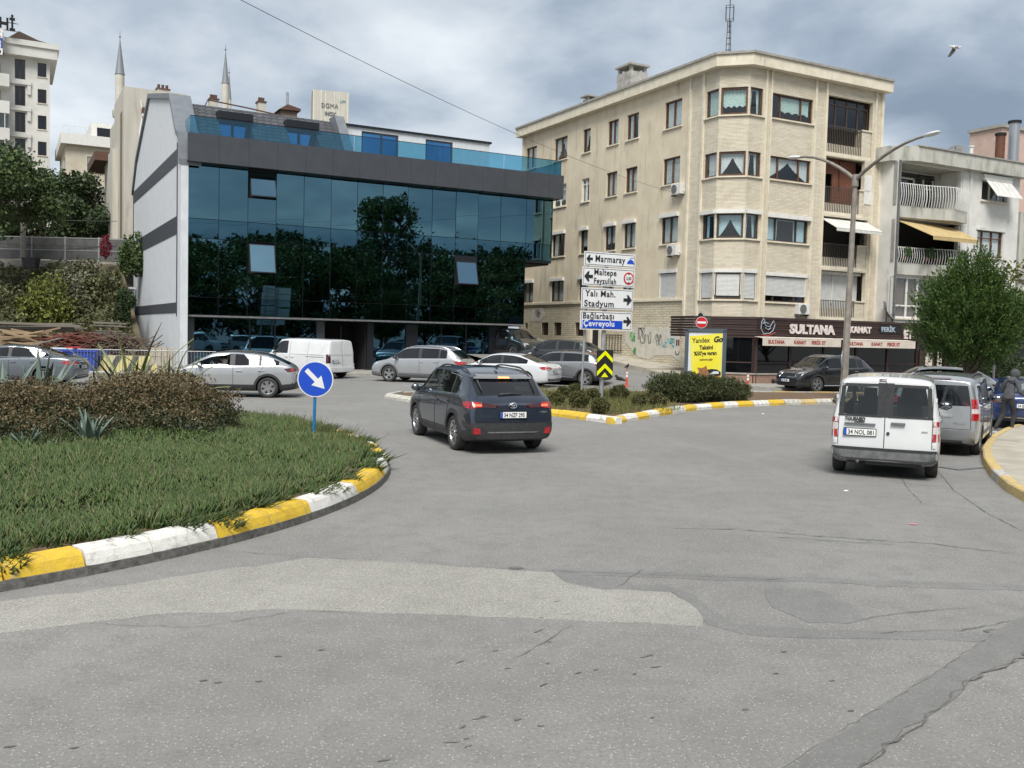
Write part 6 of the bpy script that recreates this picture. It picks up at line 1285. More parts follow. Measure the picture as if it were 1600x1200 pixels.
base = np.stack([X, Y, Z-.01], 1); midp = base*.5+tipv*.5+np.stack([lean[:, 0]*-.012, lean[:, 1]*-.012, np.full(N0, .0)], 1); VV = []
for k in range(3): o_ = np.stack([np.cos(a0+k*2.094)*ww, np.sin(a0+k*2.094)*ww, np.zeros(N0)], 1); VV += [base+o_*.8, midp+o_*1.15]
VV.append(tipv); Vv = np.stack(VV, 1).reshape(-1, 3); b7 = (np.arange(N0)*7)[:, None]
qs = np.concatenate([np.concatenate([b7+2*k, b7+(2*k+2) % 6, b7+(2*k+3) % 6], 1) for k in range(3)]+[np.concatenate([b7+2*k, b7+(2*k+3) % 6, b7+2*k+1], 1) for k in range(3)]+[np.concatenate([b7+2*k+1, b7+(2*k+3) % 6, b7+6], 1) for k in range(3)])
tag(np_mesh('ice_plant_cover', Vv, qs, L_ICE), 'dense green ice plant carpet covering the roundabout', 'ground cover', kind='stuff')
def grass(name, label, region, n, h, m_, w=.008):
    X, Y = region(n); N0 = len(X); H_ = h*(.4+RNG.random(N0)); l_ = RNG.normal(size=(N0, 2))*.35; a = RNG.random(N0)*6.28; zb = np.full(N0, .12)
    b_ = np.stack([X, Y, zb], 1); s_ = np.stack([np.cos(a)*w, np.sin(a)*w, np.zeros(N0)], 1); t_ = np.stack([X+l_[:, 0]*H_, Y+l_[:, 1]*H_, zb+H_], 1)
    v_ = np.stack([b_-s_, b_+s_, (b_+t_)/2+s_*.7+np.array([0, 0, .01]), t_], 1).reshape(-1, 3); tag(np_mesh(name, v_, np.arange(4*N0).reshape(N0, 4), m_), label, 'grass', kind='stuff')
def medreg(n):
    X = RNG.uniform(-2, 11, n); Y = RNG.uniform(25.5, 38, n); ok = (Y > 24.4+np.abs(X-2.67)*1.05+1.2) & (Y < 36.3+.28*(X-2.5)) & (X < 5.2) & (np.sin(X*2.3)+np.sin(Y*1.9+X)+RNG.normal(size=n)*.7 > -.6); return X[ok], Y[ok]
grass('median_grass', 'thin dry grass growing on the median island', medreg, 42000, .2, L_GRASS)
def wildreg(n):
    a = RNG.uniform(.1, .9, n); r_ = RNG.uniform(7.6, 9.1, n); X = CI.x+r_*np.cos(a); Y = CI.y+r_*np.sin(a); return X, Y
grass('roundabout_grass', 'pale dry grass tufts at the far rim of the roundabout', wildreg, 2600, .34, L_GRASS, .006)
for i, (cx_, cy_, r_, s_) in enumerate(((868, 634, .36, 'small clipped bush at the left end of the median behind the navy SUV'), (904, 637, .44, 'round clipped bush left of the chevron pole'), (938, 646, .40, 'round clipped bush right in front of the chevron pole'), (925, 628, .34, 'clipped bush behind the chevron pole'), (968, 626, .40, 'clipped bush between the chevron pole and the big shrub'), (1000, 637, .35, 'clipped bush nearest the median tip, left of two'), (1028, 637, .38, 'clipped bush touching the left side of the big shrub'), (898, 620, .34, 'clipped bush under the thin sign pole'), (880, 622, .3, 'low clipped bush at the back of the median'))):
    p = gp(cx_, cy_, .13); k = p.y/29; r_ *= k*.74; shrub('clipped_bush', s_, tuple(p), [((p.x, p.y, .13+r_*.78), (r_, r_, r_*.85))], 3600, .055, L_BOX, 'bush', 'clipped bushes on the median', lump=.08, shell=.6)
shrub('big_shrub', 'large dense dark green shrub on the median before the poster case', (6.3, 32.4, .13), [((5.15, 31.7, .54), (.7, .7, .52)), ((6.0, 32.2, .58), (1.0, .9, .54)), ((7.0, 32.5, .54), (.95, .85, .5)), ((7.8, 32.8, .45), (.55, .55, .38)), ((5.7, 31.5, .45), (.75, .6, .4))], 30000, .085, L_ROSE, 'shrub', aspect=.3, up=.5)
# ---- trees
def broadleaf(label, loc, H, Rc, n, size, m_, seed, trunk_h=.3, name='tree', clumps=26, group=None, build=None):
    r_ = thing(name, label, 'tree', loc, 0, group); rr_ = random.Random(seed); mb = MB(); th = H*trunk_h
    mb.tube([(0, 0, -.2), (.05*H*.1, 0, th*.5), (0, .02*H, th), (.02*H, 0, H*.6), (0, 0, H*.88)], [.028*H*.6, .02*H*.6, .016*H*.6, .009*H*.6, .003*H], 9); bl = []
    for k in range(clumps):
        t = rr_.random(); z = H*(trunk_h*.8+(1-trunk_h*.8)*(.12+.8*t)); rmax = Rc*math.sin(math.pi*min(.97, .2+.72*t))**.7; a = rr_.random()*6.28; rad = rmax*math.sqrt(rr_.uniform(.1, 1)); q = V((rad*math.cos(a), rad*math.sin(a), z)); s_ = Rc*rr_.uniform(.2, .38)
        bl.append((tuple(q), (s_*1.15, s_*1.15, s_*.8))); z0 = max(th*.8, z-rad*.8); mb.tube([(0, .01*H, z0), (q.x*.5, q.y*.5, z0+(z-z0)*.65), tuple(q)], [.007*H, .005*H, .002*H], 5)
    mb.build('trunk', BARK, r_, smooth=True); c, d = in_blobs(bl, n, .25, .2, seed); v_, q_ = leaf_arrays(c, size, .55, d*.3); np_mesh('crown', v_, q_, m_, r_); return r_
def conifer(label, loc, H, Rc, n_spray, seed, m_):
    r_ = thing('conifer', label, 'tree', loc); rr_ = random.Random(seed); mb = MB(); mb.tube([(0, 0, -.1), (.03, 0, .9), (0, .03, 1.7), (.05, 0, H*.8)], [.16, .12, .1, .03], 9)
    lobes = [((-.1, 0, H*.53), (Rc*1.04, Rc, H*.22)), ((.4, .1, H*.60), (Rc*.8, Rc*.85, H*.22)), ((-.4, 0, H*.68), (Rc*.66, Rc*.7, H*.2)), ((.05, 0, H*.80), (Rc*.46, Rc*.46, H*.17)), ((.05, 0, H*.40), (Rc*.7, Rc*.7, H*.12))]
    for k in range(30):
        l_ = rr_.choice(lobes); a = rr_.random()*6.28; q = V(l_[0])+V((math.cos(a)*l_[1][0]*.8, math.sin(a)*l_[1][1]*.8, rr_.uniform(-.4, .5)*l_[1][2])); mb.tube([(0, 0, max(1.2, q.z*.55)), (q.x*.5, q.y*.5, q.z*.72), tuple(q)], [.05, .03, .01], 5)
    mb.build('trunk', BARK, r_, smooth=True); c, d = in_blobs(lobes, n_spray, .35, .2, seed); m_n = 26
    ax = unit(d*np.array([.8, .8, .35])+np.array([0, 0, .95])+RNG.normal(size=c.shape)*.22); L_ = .30+.34*RNG.random(len(c)); t = RNG.random((len(c), m_n)); P = c[:, None, :]+ax[:, None, :]*(t*L_[:, None])[:, :, None]+RNG.normal(size=(len(c), m_n, 3))*(.055*(1.15-t))[:, :, None]
    dr = np.repeat(ax, m_n, 0)+RNG.normal(size=(len(c)*m_n, 3))*.35; v_, q_ = leaf_arrays(P.reshape(-1, 3), .095, .3, unit(dr), .3); np_mesh('crown', v_, q_, m_, r_); return r_
conifer('dense bushy conifer standing behind the silver van', (15.05, 31.2, .05), 5.2, 1.62, 3900, 5, L_CON)
broadleaf('sparse yellowing tree at the right edge beyond the conifer', (21.6, 37.5, 0), 8.6, 2.0, 1500, .17, L_YEL, 12, .4, clumps=14)
broadleaf('tree with airy green crown on the bank at the left edge', (-31.0, 55.5, 3.0), 9.3, 3.6, 15000, .24, L_TREE, 3, .55, clumps=30)
broadleaf('dark dense tree behind the fence, left of two', (-34.5, 69, 6.2), 6.8, 3.6, 12000, .26, L_DARK, 4, .2, clumps=24); broadleaf('dark dense tree behind the fence, next to the old concrete wall', (-30.0, 68, 6.2), 6.6, 3.4, 12000, .26, L_DARK, 8, .2, clumps=24)
broadleaf('dark tree behind the fence at the left edge of the view', (-39.5, 67, 6.2), 7.5, 3.4, 9000, .26, L_DARK, 9, .2, clumps=20)
# trees across the street, right of the view, mirrored in the glass front
proto = [broadleaf('street tree across the road, mirrored in the glass front', (23, 6, 0), 12.2, 4.2, 7000, .40, L_REFL, 21, .05, group='trees across the road', clumps=34), broadleaf('tall street tree across the road, mirrored high in the glass front', (36.0, 12.0, 0), 18.5, 4.6, 9500, .40, L_REFL, 22, .07, group='trees across the road', clumps=44)]
for i, (x, y, s_) in enumerate(((17.5, .5, .95), (20.5, -3.5, 1.05), (28, 6.5, .98), (31.5, 9.0, .9), (41.5, 17, .86), (46, 21, .98), (50.5, 24.5, .92), (55, 29, 1.0), (27, .5, 1.1), (13.0, -4.5, 1.0), (44, 12, 1.15), (52, 18, 1.15), (24, -6, 1.1), (33, 2, 1.15), (39, 7, 1.1), (48, 14, 1.1), (58, 24, 1.1), (62, 30, 1.1))):
    c = copy_tree(proto[0]); c.location = (x, y, 0); c.scale = (s_, s_, s_); c.rotation_euler = (0, 0, i*1.3)
# ---------------------------------------------------------------- bank on the left
def xb(y): return -16.6-(y-44.9)*.536
prof_ = [(43.5, 0.02), (46, .35), (48.5, .85), (51, 1.0), (54, 2.6), (58, 4.8), (61.5, 6.1), (64, 6.3), (75, 6.6), (100, 8.5), (180, 14), (260, 16)]
mb = MB(); cols = 26
for y, z in prof_:
    for k in range(cols+1):
        t = k/cols; x = -120-(y-43)*.9+(xb(y)+(0 if y < 70 else (y-70)*2.2)+120+(y-43)*.9)*t; mb.v.append((x, y, z+.25*math.sin(x*.9+y)*min(1, z/2)))
for i in range(len(prof_)-1):
    for k in range(cols): a = i*(cols+1)+k; mb.f.append((a, a+1, a+cols+2, a+cols+1))
o = mb.build('bank', mat('bank_soil', (.07, .06, .035), .95, col2=(.11, .09, .05), ns=1.5, nd=6, bump=.5, bs=8), smooth=True); o['kind'] = 'structure'
n = 26000; Y = RNG.uniform(51.5, 59.3, n); X = RNG.uniform(-44, -18, n); ok = X < -17-(Y-44.9)*.536; X, Y = X[ok], Y[ok]; Z = np.interp(Y, [p[0] for p in prof_], [p[1] for p in prof_])+.05+RNG.random(len(X))*.55*(1+np.sin(X*1.3)*np.sin(Y))
v_, q_ = leaf_arrays(np.stack([X, Y, Z], 1), .26, .5); tag(np_mesh('bank_scrub', v_, q_, L_BANK), 'tangled low scrub covering the bank', 'scrub', kind='stuff')
for lb, px0, d, z, rx, rzz, n, m_ in (('yellow green bush above the timber piles', 76, 53.5, 2.9, 1.5, 1.9, 7000, L_YEL), ('pale flowering bush on the bank below the fence', 128, 57.0, 4.7, 1.7, 1.2, 7000, L_PALE), ('dark bush at the left edge of the bank', 5, 54, 2.6, 1.6, 1.5, 5000, L_BANK), ('olive bush on the bank beside the concrete wall', 150, 56, 3.6, 1.3, 1.5, 6000, L_BANK), ('scrubby bush near the top of the bank, left part', 25, 58.0, 4.4, 1.6, .8, 4000, L_PALE), ('grey green bush in the middle of the bank', 110, 54.5, 3.4, 1.1, 1.4, 4500, L_PALE), ('small leafy tree against the white gable', 211, 57, 6.3, .9, 1.3, 3000, L_TREE)):
    x = (px0-800)/FPX*d; shrub('bush', lb, (x, d, z-rzz*.9), [((x, d, z), (rx, rx*.8, rzz)), ((x+rx*.5, d-.3, z-rzz*.25), (rx*.6, rx*.6, rzz*.6)), ((x-rx*.55, d-.2, z-rzz*.2), (rx*.6, rx*.6, rzz*.7))], n, .2, m_, 'bush', lump=.22)
shrub('flowering_climber', 'dark red flowering climber at the edge of the concrete wall', at(164, 59.5, 6.3), [(at(164, 59.5, 7.0), (.35, .35, .7))], 900, .12, L_RED, 'climber')
shrub('ivy', 'column of dark ivy beside the white gate wall', at(190, 53, 1.0), [(at(190, 53, 2.6), (.45, .4, 1.7)), (at(196, 53, 3.6), (.5, .4, .6))], 5000, .13, L_DARK, 'ivy', lump=.08)
gw = thing('gate_wall', 'white rendered gate wall beside the white gable', 'wall', gl(-1.55, 16.4)); gw.rotation_euler = (0, 0, UA); MB().box(0, 1.1, 0, .3, 0, 4.4).build('wall', WPL, gw); MB().box(-.15, .25, -.1, .4, 0, 4.45).build('pier', WPL, gw); MB().box(-.2, 1.13, -.1, .4, 4.45, 4.55).build('coping', WJOIN, gw)
# fence on top of the bank
FEN = mat('fence_mesh', (.07, .072, .07), .7, col2=(.11, .11, .105), ns=3); FPO = mat('fence_post', (.33, .34, .34), .5, .4)
fe = thing('fence', 'grey mesh panel fence along the top of the bank', 'fence', (-46, 61.0, 6.0))
for k in range(10):
    x = k*2.15; MB().box(x-.05, x+.05, -.05, .05, 0, 1.75).build('post', FPO, fe); MB().box(x+.07, x+2.08, -.01, .01, .25, 1.62).build('panel', FEN, fe); MB().box(x+.05, x+2.1, -.03, .03, .85, .9).build('rail', FPO, fe); MB().box(x+.05, x+2.1, -.03, .03, 1.64, 1.70).build('rail', FPO, fe)
MB().box(-1, 22, -.15, .15, -.6, .2).build('plinth', CONC, fe)
p = thing('utility_pole', 'grey concrete utility pole on the bank before the fence', 'pole', (-31.2, 60.4, 5.8)); MB().cyl((0, 0, 0), (0, 0, 7.2), .17, .12).build('shaft', CONC, p); MB().cyl((0, 0, 7.2), (0, 0, 7.3), .13).build('cap', GRY, p)
p = thing('waste_container', 'black wheeled waste container at the top of the bank', 'container', (-30.2, 59.4, 5.5)); p.scale = (.62,)*3; MB().hexa([(-.6, -.4, .15), (.6, -.4, .15), (.6, .4, .15), (-.6, .4, .15), (-.7, -.5, 1.1), (.7, -.5, 1.1), (.7, .5, 1.1), (-.7, .5, 1.1)]).build('bin', BLK, p); MB().box(-.72, .72, -.52, .52, 1.1, 1.2).build('lid', BLK, p)
for x in (-.5, .5): MB().cyl((x, -.45, .1), (x, -.35, .1), .1).build('wheel', RUB, p)
# timber, rods and brushwood
TIM = mat('pale_timber', (.33, .24, .15), .85, col2=(.22, .155, .095), ns=3, aniso=(.4, 3, 3)); TIMG = mat('grey_timber', (.20, .18, .15), .9, col2=(.13, .115, .095), ns=3, aniso=(.4, 3, 3)); RUST = mat('rusty_rods', (.16, .045, .03), .85, col2=(.1, .035, .025), ns=8); BRU = mat('brushwood', (.15, .105, .08), .95, col2=(.09, .065, .05), ns=8)
rr = random.Random(77)
def pile(name, label, c, n, L, wh, spread, m_, rz_, jit, round_=False, cat='pile', part='plank'):
    r_ = thing(name, label, cat, c, rz_)
    src = MB(); (src.cyl((-.5, 0, 0), (.5, 0, 0), .5, n=6) if round_ else src.box(-.5, .5, -.5, .5, -.5, .5)); me = src.mesh(part); me.materials.append(m_)
    for k in range(n):
        t = rr.random(); z = wh[1]/2+spread[2]*t; o = share(part, me, r_, (rr.gauss(0, spread[0]), rr.uniform(-1, 1)*spread[1]*(1-.6*t), z), (rr.gauss(0, jit*.3), rr.gauss(0, jit), rr.gauss(0, jit)), (L*rr.uniform(.7, 1.15), wh[0]*rr.uniform(.7, 1.2), wh[1]))
    return r_
pile('timber_pile', 'heap of pale sawn planks at the left edge', (-24.2, 47.3, .6), 70, 2.2, (.17, .08), (.3, 1.0, 1.1), TIM, .25, .2); pile('rod_pile', 'heap of rusty red rods in the middle of the scrap', (-21.8, 47.0, .5), 190, 1.5, (.055, .055), (.6, .9, 1.15), RUST, .1, .24, True, part='rod'); pile('brushwood_pile', 'heap of grey brown brushwood beside the rusty rods', (-19.6, 47.3, .5), 170, 1.0, (.05, .05), (.75, .8, 1.15), BRU, .15, .6, True, part='stick')
pile('board_stack', 'stack of grey weathered boards behind the brushwood', (-20.9, 49.2, .8), 24, 1.8, (.9, .05), (.05, .1, 1.5), TIMG, .2, .02, part='board'); pile('timber_pile', 'long beams lying level above the pale planks', (-24.6, 48.8, .8), 14, 4.5, (.12, .12), (.2, .7, 1.45), TIMG, .05, .02, part='beam'); pile('timber_pile', 'broad grey boards leaning between planks and rods', (-22.75, 46.4, .7), 5, 1.6, (.35, .04), (.1, .1, .7), TIMG, .3, .5, part='board')
# skip, barriers, striped block, stone stack
SKB = mat('skip_blue', (.015, .045, .30), .5, col2=(.02, .06, .34), ns=4)
p = thing('skip_container', 'blue metal skip with white lettering behind the grey saloon', 'skip', (-19.3, 42.5, 0), .05); MB().hexa([(-.95, -.7, .12), (.75, -.7, .12), (.75, .7, .12), (-.95, .7, .12), (-1.35, -.8, 1.05), (.88, -.8, 1.05), (.88, .8, 1.05), (-1.35, .8, 1.05)]).build('tub', SKB, p); MB().box(-1.4, .92, -.84, -.76, 1.0, 1.1).build('rim', SKB, p); text('lettering', 'BOLAT', .24, LETW, p, facing((-.35, -.775, .55), (1, 0, 0), (0, -.1, 1)), .005, 1.1, bold=.01); text('lettering', 'İST', .12, LETW, p, facing((-.1, -.80, .80), (1, 0, 0), (0, -.1, 1)), .005); MB().box(-1.3, -.2, -.6, .2, 1.06, 1.14).build('load_board', WJOIN, p); MB().box(-.5, .1, -.5, .1, 1.15, 1.2).build('load_board', mat('red_scrap', (.35, .02, .03), .6), p)
BAR = mat('barrier_steel', (.30, .31, .32), .5, .5)
for i, lb in enumerate(('grey steel crowd barrier in front of the blue skip', 'middle grey steel crowd barrier of the row', 'grey steel crowd barrier nearest the white gable')):
    p = thing('crowd_barrier', lb, 'barrier', (-18.6+i*1.9, 40.5+i*.35, 0), .18, 'crowd barriers'); MB().tube([(0, 0, .15), (0, 0, 1.15), (1.82, 0, 1.15), (1.82, 0, .15)], .02, 6).build('frame', BAR, p); MB().tube([(0, 0, .2), (1.82, 0, .2)], .016, 6).build('lower_rail', BAR, p)
    for k in range(1, 14): MB().cyl((k*.13, 0, .2), (k*.13, 0, 1.14), .008, n=5).build('bar', BAR, p)
    for x in (.2, 1.6): MB().box(x-.03, x+.03, -.3, .3, .0, .04).build('foot', BAR, p)
p = thing('concrete_block', 'yellow and black striped concrete block behind the barriers', 'block', (-17.6, 42.6, 0), .15); MB().hexa([(-1.6, -.3, 0), (1.6, -.3, 0), (1.6, .3, 0), (-1.6, .3, 0), (-1.6, -.12, .85), (1.6, -.12, .85), (1.6, .12, .85), (-1.6, .12, .85)]).build('body', mat('faded_yellow_concrete', (.5, .42, .14), .85, col2=(.42, .38, .24), ns=4), p)
for k in range(4): x = -1.3+k*.75; MB().hexa([(x, -.315, .02), (x+.25, -.315, .02), (x+.25, -.29, .02), (x, -.29, .02), (x+.35, -.135, .84), (x+.6, -.135, .84), (x+.6, -.11, .84), (x+.35, -.11, .84)]).build('stripe', BLK, p)
p = thing('stone_stack', 'small stack of cut pale stone blocks by the white gable', 'stack', (-15.9, 42.9, 0), .3)
for i in range(3):
    for k in range(4): MB().box(k*.26-.5, k*.26-.26, -.2, .2, i*.42, i*.42+.40).build('block', mat('cut_stone', (.45, .40, .32), .9, col2=(.35, .31, .25), ns=5), p)
# ---------------------------------------------------------------- distant buildings
OLD = mat('old_concrete_render', (.53, .505, .435), .9, col2=(.44, .415, .35), ns=1.6, nd=8, aniso=(1.5, 1.5, .18), stain=((.2, .17, .12), 1.1, .56, .8, .2)); OBR = mat('brown_strip', (.18, .13, .10), .8); TILE = mat('old_tiles', (.13, .06, .04), .9, col2=(.08, .05, .04), ns=6)
Ob = thing('old_building', 'old stained concrete building with broken roof edge behind the white gable', 'building', gl(0, 19), UA); OF = F((0, 0), (1, 0), (0, -1))
fpart('wall', OLD, Ob, OF, (-.85, 11.5, -9, 0, 0, 16.2)); fpart('parapet', OLD, Ob, OF, (-.85, 3.0, -6, 0, 16.2, 17.4)); fpart('tile_edge', TILE, Ob, OF, (.2, 2.9, -.3, .35, 15.75, 16.15)); fpart('tile_edge', TILE, Ob, OF, (3.2, 11.0, -2.5, .3, 16.2, 16.6)); fpart('gutter', WJOIN, Ob, OF, (.2, 2.9, .1, .4, 15.55, 15.75))
fpart('brown_strip', OBR, Ob, F((-.85, 0), (0, 1), (-1, 0)), (.9, 1.9, 0, .03, 1, 16.0)); fpart('side_wing', OLD, Ob, F((-.85, 0), (0, 1), (-1, 0)), (3.5, 9, -1, .35, 0, 14.0)); fpart('side_eave', TILE, Ob, F((-.85, 0), (0, 1), (-1, 0)), (6.5, 13, -1.5, 1.2, 13.6, 14.2)); MB().tube([fp(OF, .15, .1, 16.6), fp(OF, .3, .12, 15.8), fp(OF, .1, .1, 14.6), fp(OF, .12, .1, 4)], .07, 6).build('rain_pipe', WJOIN, Ob)
for x, y, w_, h0, h1 in ((1.3, 1.0, .75, 16.2, 17.75), (4.7, 1.2, .55, 16.2, 17.6), (7.9, 1.0, .5, 16.2, 17.8)):
    MB().box(x, x+w_, y, y+.7, h0, h1).build('chimney', OLD, Ob); MB().box(x-.06, x+w_+.06, y-.06, y+.76, h1, h1+.08).build('chimney_cap', TILE, Ob)
    for k in range(3): MB().cyl((x+.12+k*(w_-.24)/2, y+.3, h1+.08), (x+.12+k*(w_-.24)/2, y+.3, h1+.36), .09, n=8).build('chimney_pot', TILE, Ob)
fpart('dormer', OBR, Ob, OF, (9.2, 10.3, -2, .1, 16.2, 17.3)); MB().prism([fp(OF, a, .3, z) for a, z in ((9.0, 17.2), (9.6, 17.6), (10.5, 17.4), (10.5, 17.25))], (0, 2, 0)).build('dormer_roof', TILE, Ob); MB().cyl(fp(OF, 9.9, -1, 17.2), fp(OF, 9.9, -1, 18.7), .09).build('flue', ALU, Ob); MB().tube([fp(OF, 3.9, .2, 16.3), fp(OF, 4.3, .2, 17.2), fp(OF, 7, .2, 17.0), fp(OF, 9, .2, 16.8)], .05, 5).build('roof_rail', TILE, Ob)
p = thing('chimney_stack', 'old rendered chimney beyond the glass terrace railing beside the cream block', 'chimney', gl(19.9, 13.0), UA); MB().box(-.7, .7, -.5, .5, 0, 13.4).build('stack', OLD, p)
for k in range(3): MB().cyl((-.45+k*.45, 0, 13.4), (-.45+k*.45, 0, 13.95), .14, n=8).build('pot', OLD, p)
# block with lettering
Sg = thing('roof_tower', 'tall pale concrete tower with faded SIGMA lettering above the roofs', 'tower', (-19.3, 90, 0), UA*.55); fpart('shaft', OLD, Sg, OF, (0, 3.35, -3, 0, 0, 24.6)); fpart('shaft_strip', OBR, Sg, F((0, 0), (0, 1), (-1, 0)), (.6, 1.0, 0, .03, 10, 24.6))
for a in (.05, .75, 1.15, 1.95, 2.4, 3.2): fpart('rib', WJOIN, Sg, OF, (a, a+.06, 0, .03, 14, 24.6))
text('lettering', 'SIGMA', .62, GRY, Sg, facing((.75, -.05, 23.0), (1, 0, -.02)), .01, .9); text('lettering', 'INOX', .5, GRY, Sg, facing((1.1, -.05, 22.3), (1, 0, -.02)), .01, .8, bold=.02); text('lettering', 'LIM', .35, TEAL, Sg, facing((2.5, -.05, 23.6), (1, 0, 0)), .01)
# tower block with roof letters
TWM = mat('tower_render', (.60, .59, .55), .85, col2=(.53, .52, .48), ns=.8); T_ = thing('tower_block', 'pale apartment tower with dark windows and roof letters at the left edge', 'building', (-53.7, 110, 0), UA); TF = F((0, 0), (1, 0), (0, -1))
def tz(y): return 2.3+(502-y)/1480*110
hs = []
for r_i in range(7):
    zb_, zt_ = tz(128+r_i*39.7), tz(107+r_i*39.7); hs += [(-1.25, -.35, zb_, zt_), (-3.55, -2.5, zb_-.55, zt_+.1)]
wall('wall', TWM, T_, TF, -20, 0, 0, 32.2, hs, .2); MB().poly([(0, 0, 0), (0, 12, 0), (0, 12, 32.2), (0, 0, 32.2)]).build('side_wall', TWM, T_); fpart('core', DRK, T_, TF, (-19.5, -.2, -11, -.6, 0, 32))
for h in hs: window(T_, TF, *h, DBRN, (.5,) if h[1] < -2 else (), .12, None, sill=(h[1] > -2), glass=CGD, w=.07)
fpart('cornice', TWM, T_, TF, (-5, .75, -12, .9, 32.0, 33.1)); fpart('cornice', TWM, T_, TF, (-5.1, .95, -12, 1.1, 33.1, 33.7)); fpart('cornice', TWM, T_, TF, (-20, -4.6, -8, 2.2, 33.0, 34.3)); fpart('cornice', TWM, T_, TF, (-20, -4.6, -8, 1.8, 32.0, 33.0))
MB().prism([(-4.6, .2, 33.7), (-3.1, .2, 34.9), (-1.2, .2, 34.2), (.3, .2, 33.95), (.3, .2, 33.7)], (0, 6, 0)).build('roof', DBRN, T_)
for r_i in range(7):
    z = tz(118+40+r_i*39.7-22); fpart('balcony', TWM, T_, TF, (-20, -4.1, -.3, 1.9, z-1.35, z)); fpart('string_course', TWM, T_, TF, (-4.1, -1.9, -.05, .25, z-.55, z-.1)); fpart('bracket', TWM, T_, TF, (-2.3, -1.95, -.02, .2, z-1.6, z-.55))
    if r_i in (2, 3):
        e = fpart('balcony_glazing', WJOIN, T_, TF, *[(-20+k*1.1, -19.93+k*1.1, 1.75, 1.85, z, z+1.6) for k in range(15)]); fpart('pane', CGL, e, TF, (-20, -4.2, 1.79, 1.81, z, z+1.6))
    else: fpart('balcony_window', CGD, T_, TF, (-7.5, -5.0, .02, .06, z+.0, z+1.5))
text('roof_letters', 'AHİ', 1.75, DRK, T_, facing((-6.05, -1.6, 34.4), (1, 0, 0)), .12, .8, bold=.05); MB().tube([(-9, -1.5, 34.35), (-3.2, -1.5, 34.35)], .06, 4).tube([(-9, -1.5, 35.2), (-3.2, -1.5, 35.2)], .05, 4).build('letter_frame', FPO, T_)
e = fpart('sale_banner', PLW, T_, TF, (-11.5, -4.75, 2.3, 2.34, 31.4, 34.0)); fpart('banner_stripe', mat('banner_blue', (.03, .07, .28), .6), e, TF, (-11.5, -4.75, 2.345, 2.36, 32.1, 33.2))
for s_, z, m_, sz_ in (('SATILIK', 33.35, mat('banner_red', (.5, .02, .03), .6), .75), ('ELİHA', 32.7, PLW, .6), ('UMAN', 32.15, PLW, .6), ('25 42 00', 31.55, PLK, .5)): o = text('lettering', s_, sz_, m_, e, facing((-4.9, -2.37, z), (1, 0, 0)), .01, 1.2, 'RIGHT', bold=.02)
# cream villa
VL = mat('villa_render', (.52, .47, .37), .9, col2=(.46, .41, .32), ns=1); Vi = thing('villa', 'small cream villa with white roof terrace behind the dark trees', 'building', (-43.8, 105, 0), UA)
fpart('wall', VL, Vi, TF, (-5.2, 6, -12, 0, 0, 21.3)); fpart('terrace_slab', WJOIN, Vi, TF, (-5.7, 6.5, -12.5, .6, 21.3, 22.4)); fpart('attic', WJOIN, Vi, TF, (-2.6, 6, -10, -1.5, 22.4, 24.2)); fpart('attic_window', CGD, Vi, TF, (-2.0, .3, -1.5, -1.46, 22.6, 23.7))
for z in (18.6, 15.3): window(Vi, TF, -3.2, -1.2, z, z+1.7, WJOIN, (.5,), -.05, None)
SF2 = F((-5.2, 0), (0, 1), (-1, 0)); fpart('side_window', CGD, Vi, SF2, (2, 3, 0, .03, 18.4, 20.2), (8, 9, 0, .03, 18.4, 20.2)); railing(Vi, TF, -5.5, -2.7, 22.4, 23.2, .5, WRAIL, .5)
# minarets
MIN = mat('minaret_stone', (.58, .55, .48), .85, col2=(.5, .47, .4), ns=.6); LEAD = mat('lead_cone', (.20, .215, .23), .6, .2)
for lb, x, y, zb_, zt_, r_ in (('stone minaret with grey lead spire behind the old building', -62.3, 150, 41, 46.3, .70), ('taller lead spired minaret over the slate roof', -48.9, 160, 42.5, 47.6, .58), ('small thin minaret spire left of the taller one', -53.7, 178, 44.2, 48.6, .42)):
    p = thing('minaret', lb, 'minaret', (x, y, 0)); MB().lathe([(0, 0), (r_*1.15, 0), (r_, zb_-7), (r_*1.5, zb_-6.6), (r_*1.6, zb_-5.6), (r_*.98, zb_-5.5), (r_*.95, zb_), (0, zb_)], 16).build('shaft', MIN, p, smooth=True); MB().lathe([(r_*1.08, zb_), (r_*.95, zb_+.3), (.06, zt_), (0, zt_)], 16).build('spire', LEAD, p, smooth=True); MB().cyl((0, 0, zt_-.2), (0, 0, zt_+1.4), .06, .03, 6).ball((0, 0, zt_+.5), .16, 8, 6).build('finial', LEAD, p)
# blue containers and the thin pole by the conifer
for i, (x, lb) in enumerate(((17.9, 'blue plastic container beside the conifer trunk'), (20.4, 'blue plastic container behind the hooded pedestrian'))):
    p = thing('blue_container', lb, 'container', (x, 36.5+i*.3, 0), .1); p.scale = (.8,)*3; MB().hexa([(-.6, -.5, .1), (.6, -.5, .1), (.6, .5, .1), (-.6, .5, .1), (-.75, -.6, 1.15), (.75, -.6, 1.15), (.75, .6, 1.15), (-.75, .6, 1.15)]).build('tub', SKB, p); MB().box(-.78, .78, -.63, .63, 1.15, 1.25).build('lid', SKB, p)
p = thing('thin_pole', 'thin grey pole behind the dark blue saloon', 'pole', at(1552, 33, 0)); MB().cyl((0, 0, 0), (0, 0, 2.6), .045, n=8).build('shaft', FPO, p); MB().cyl((0, 0, 2.6), (0, 0, 2.64), .05, n=8).build('cap', FPO, p)
shrub('terrace_hedge', 'leafy hedge along the shop at the right edge', bk(17.5, -2.6), [(bk(15.5, -2.4, .9), (1.2, .5, .8)), (bk(18, -2.4, .9), (1.5, .5, .8)), (bk(20.5, -2.4, .9), (1.5, .5, .8))], 7000, .14, L_DARK, 'hedge')
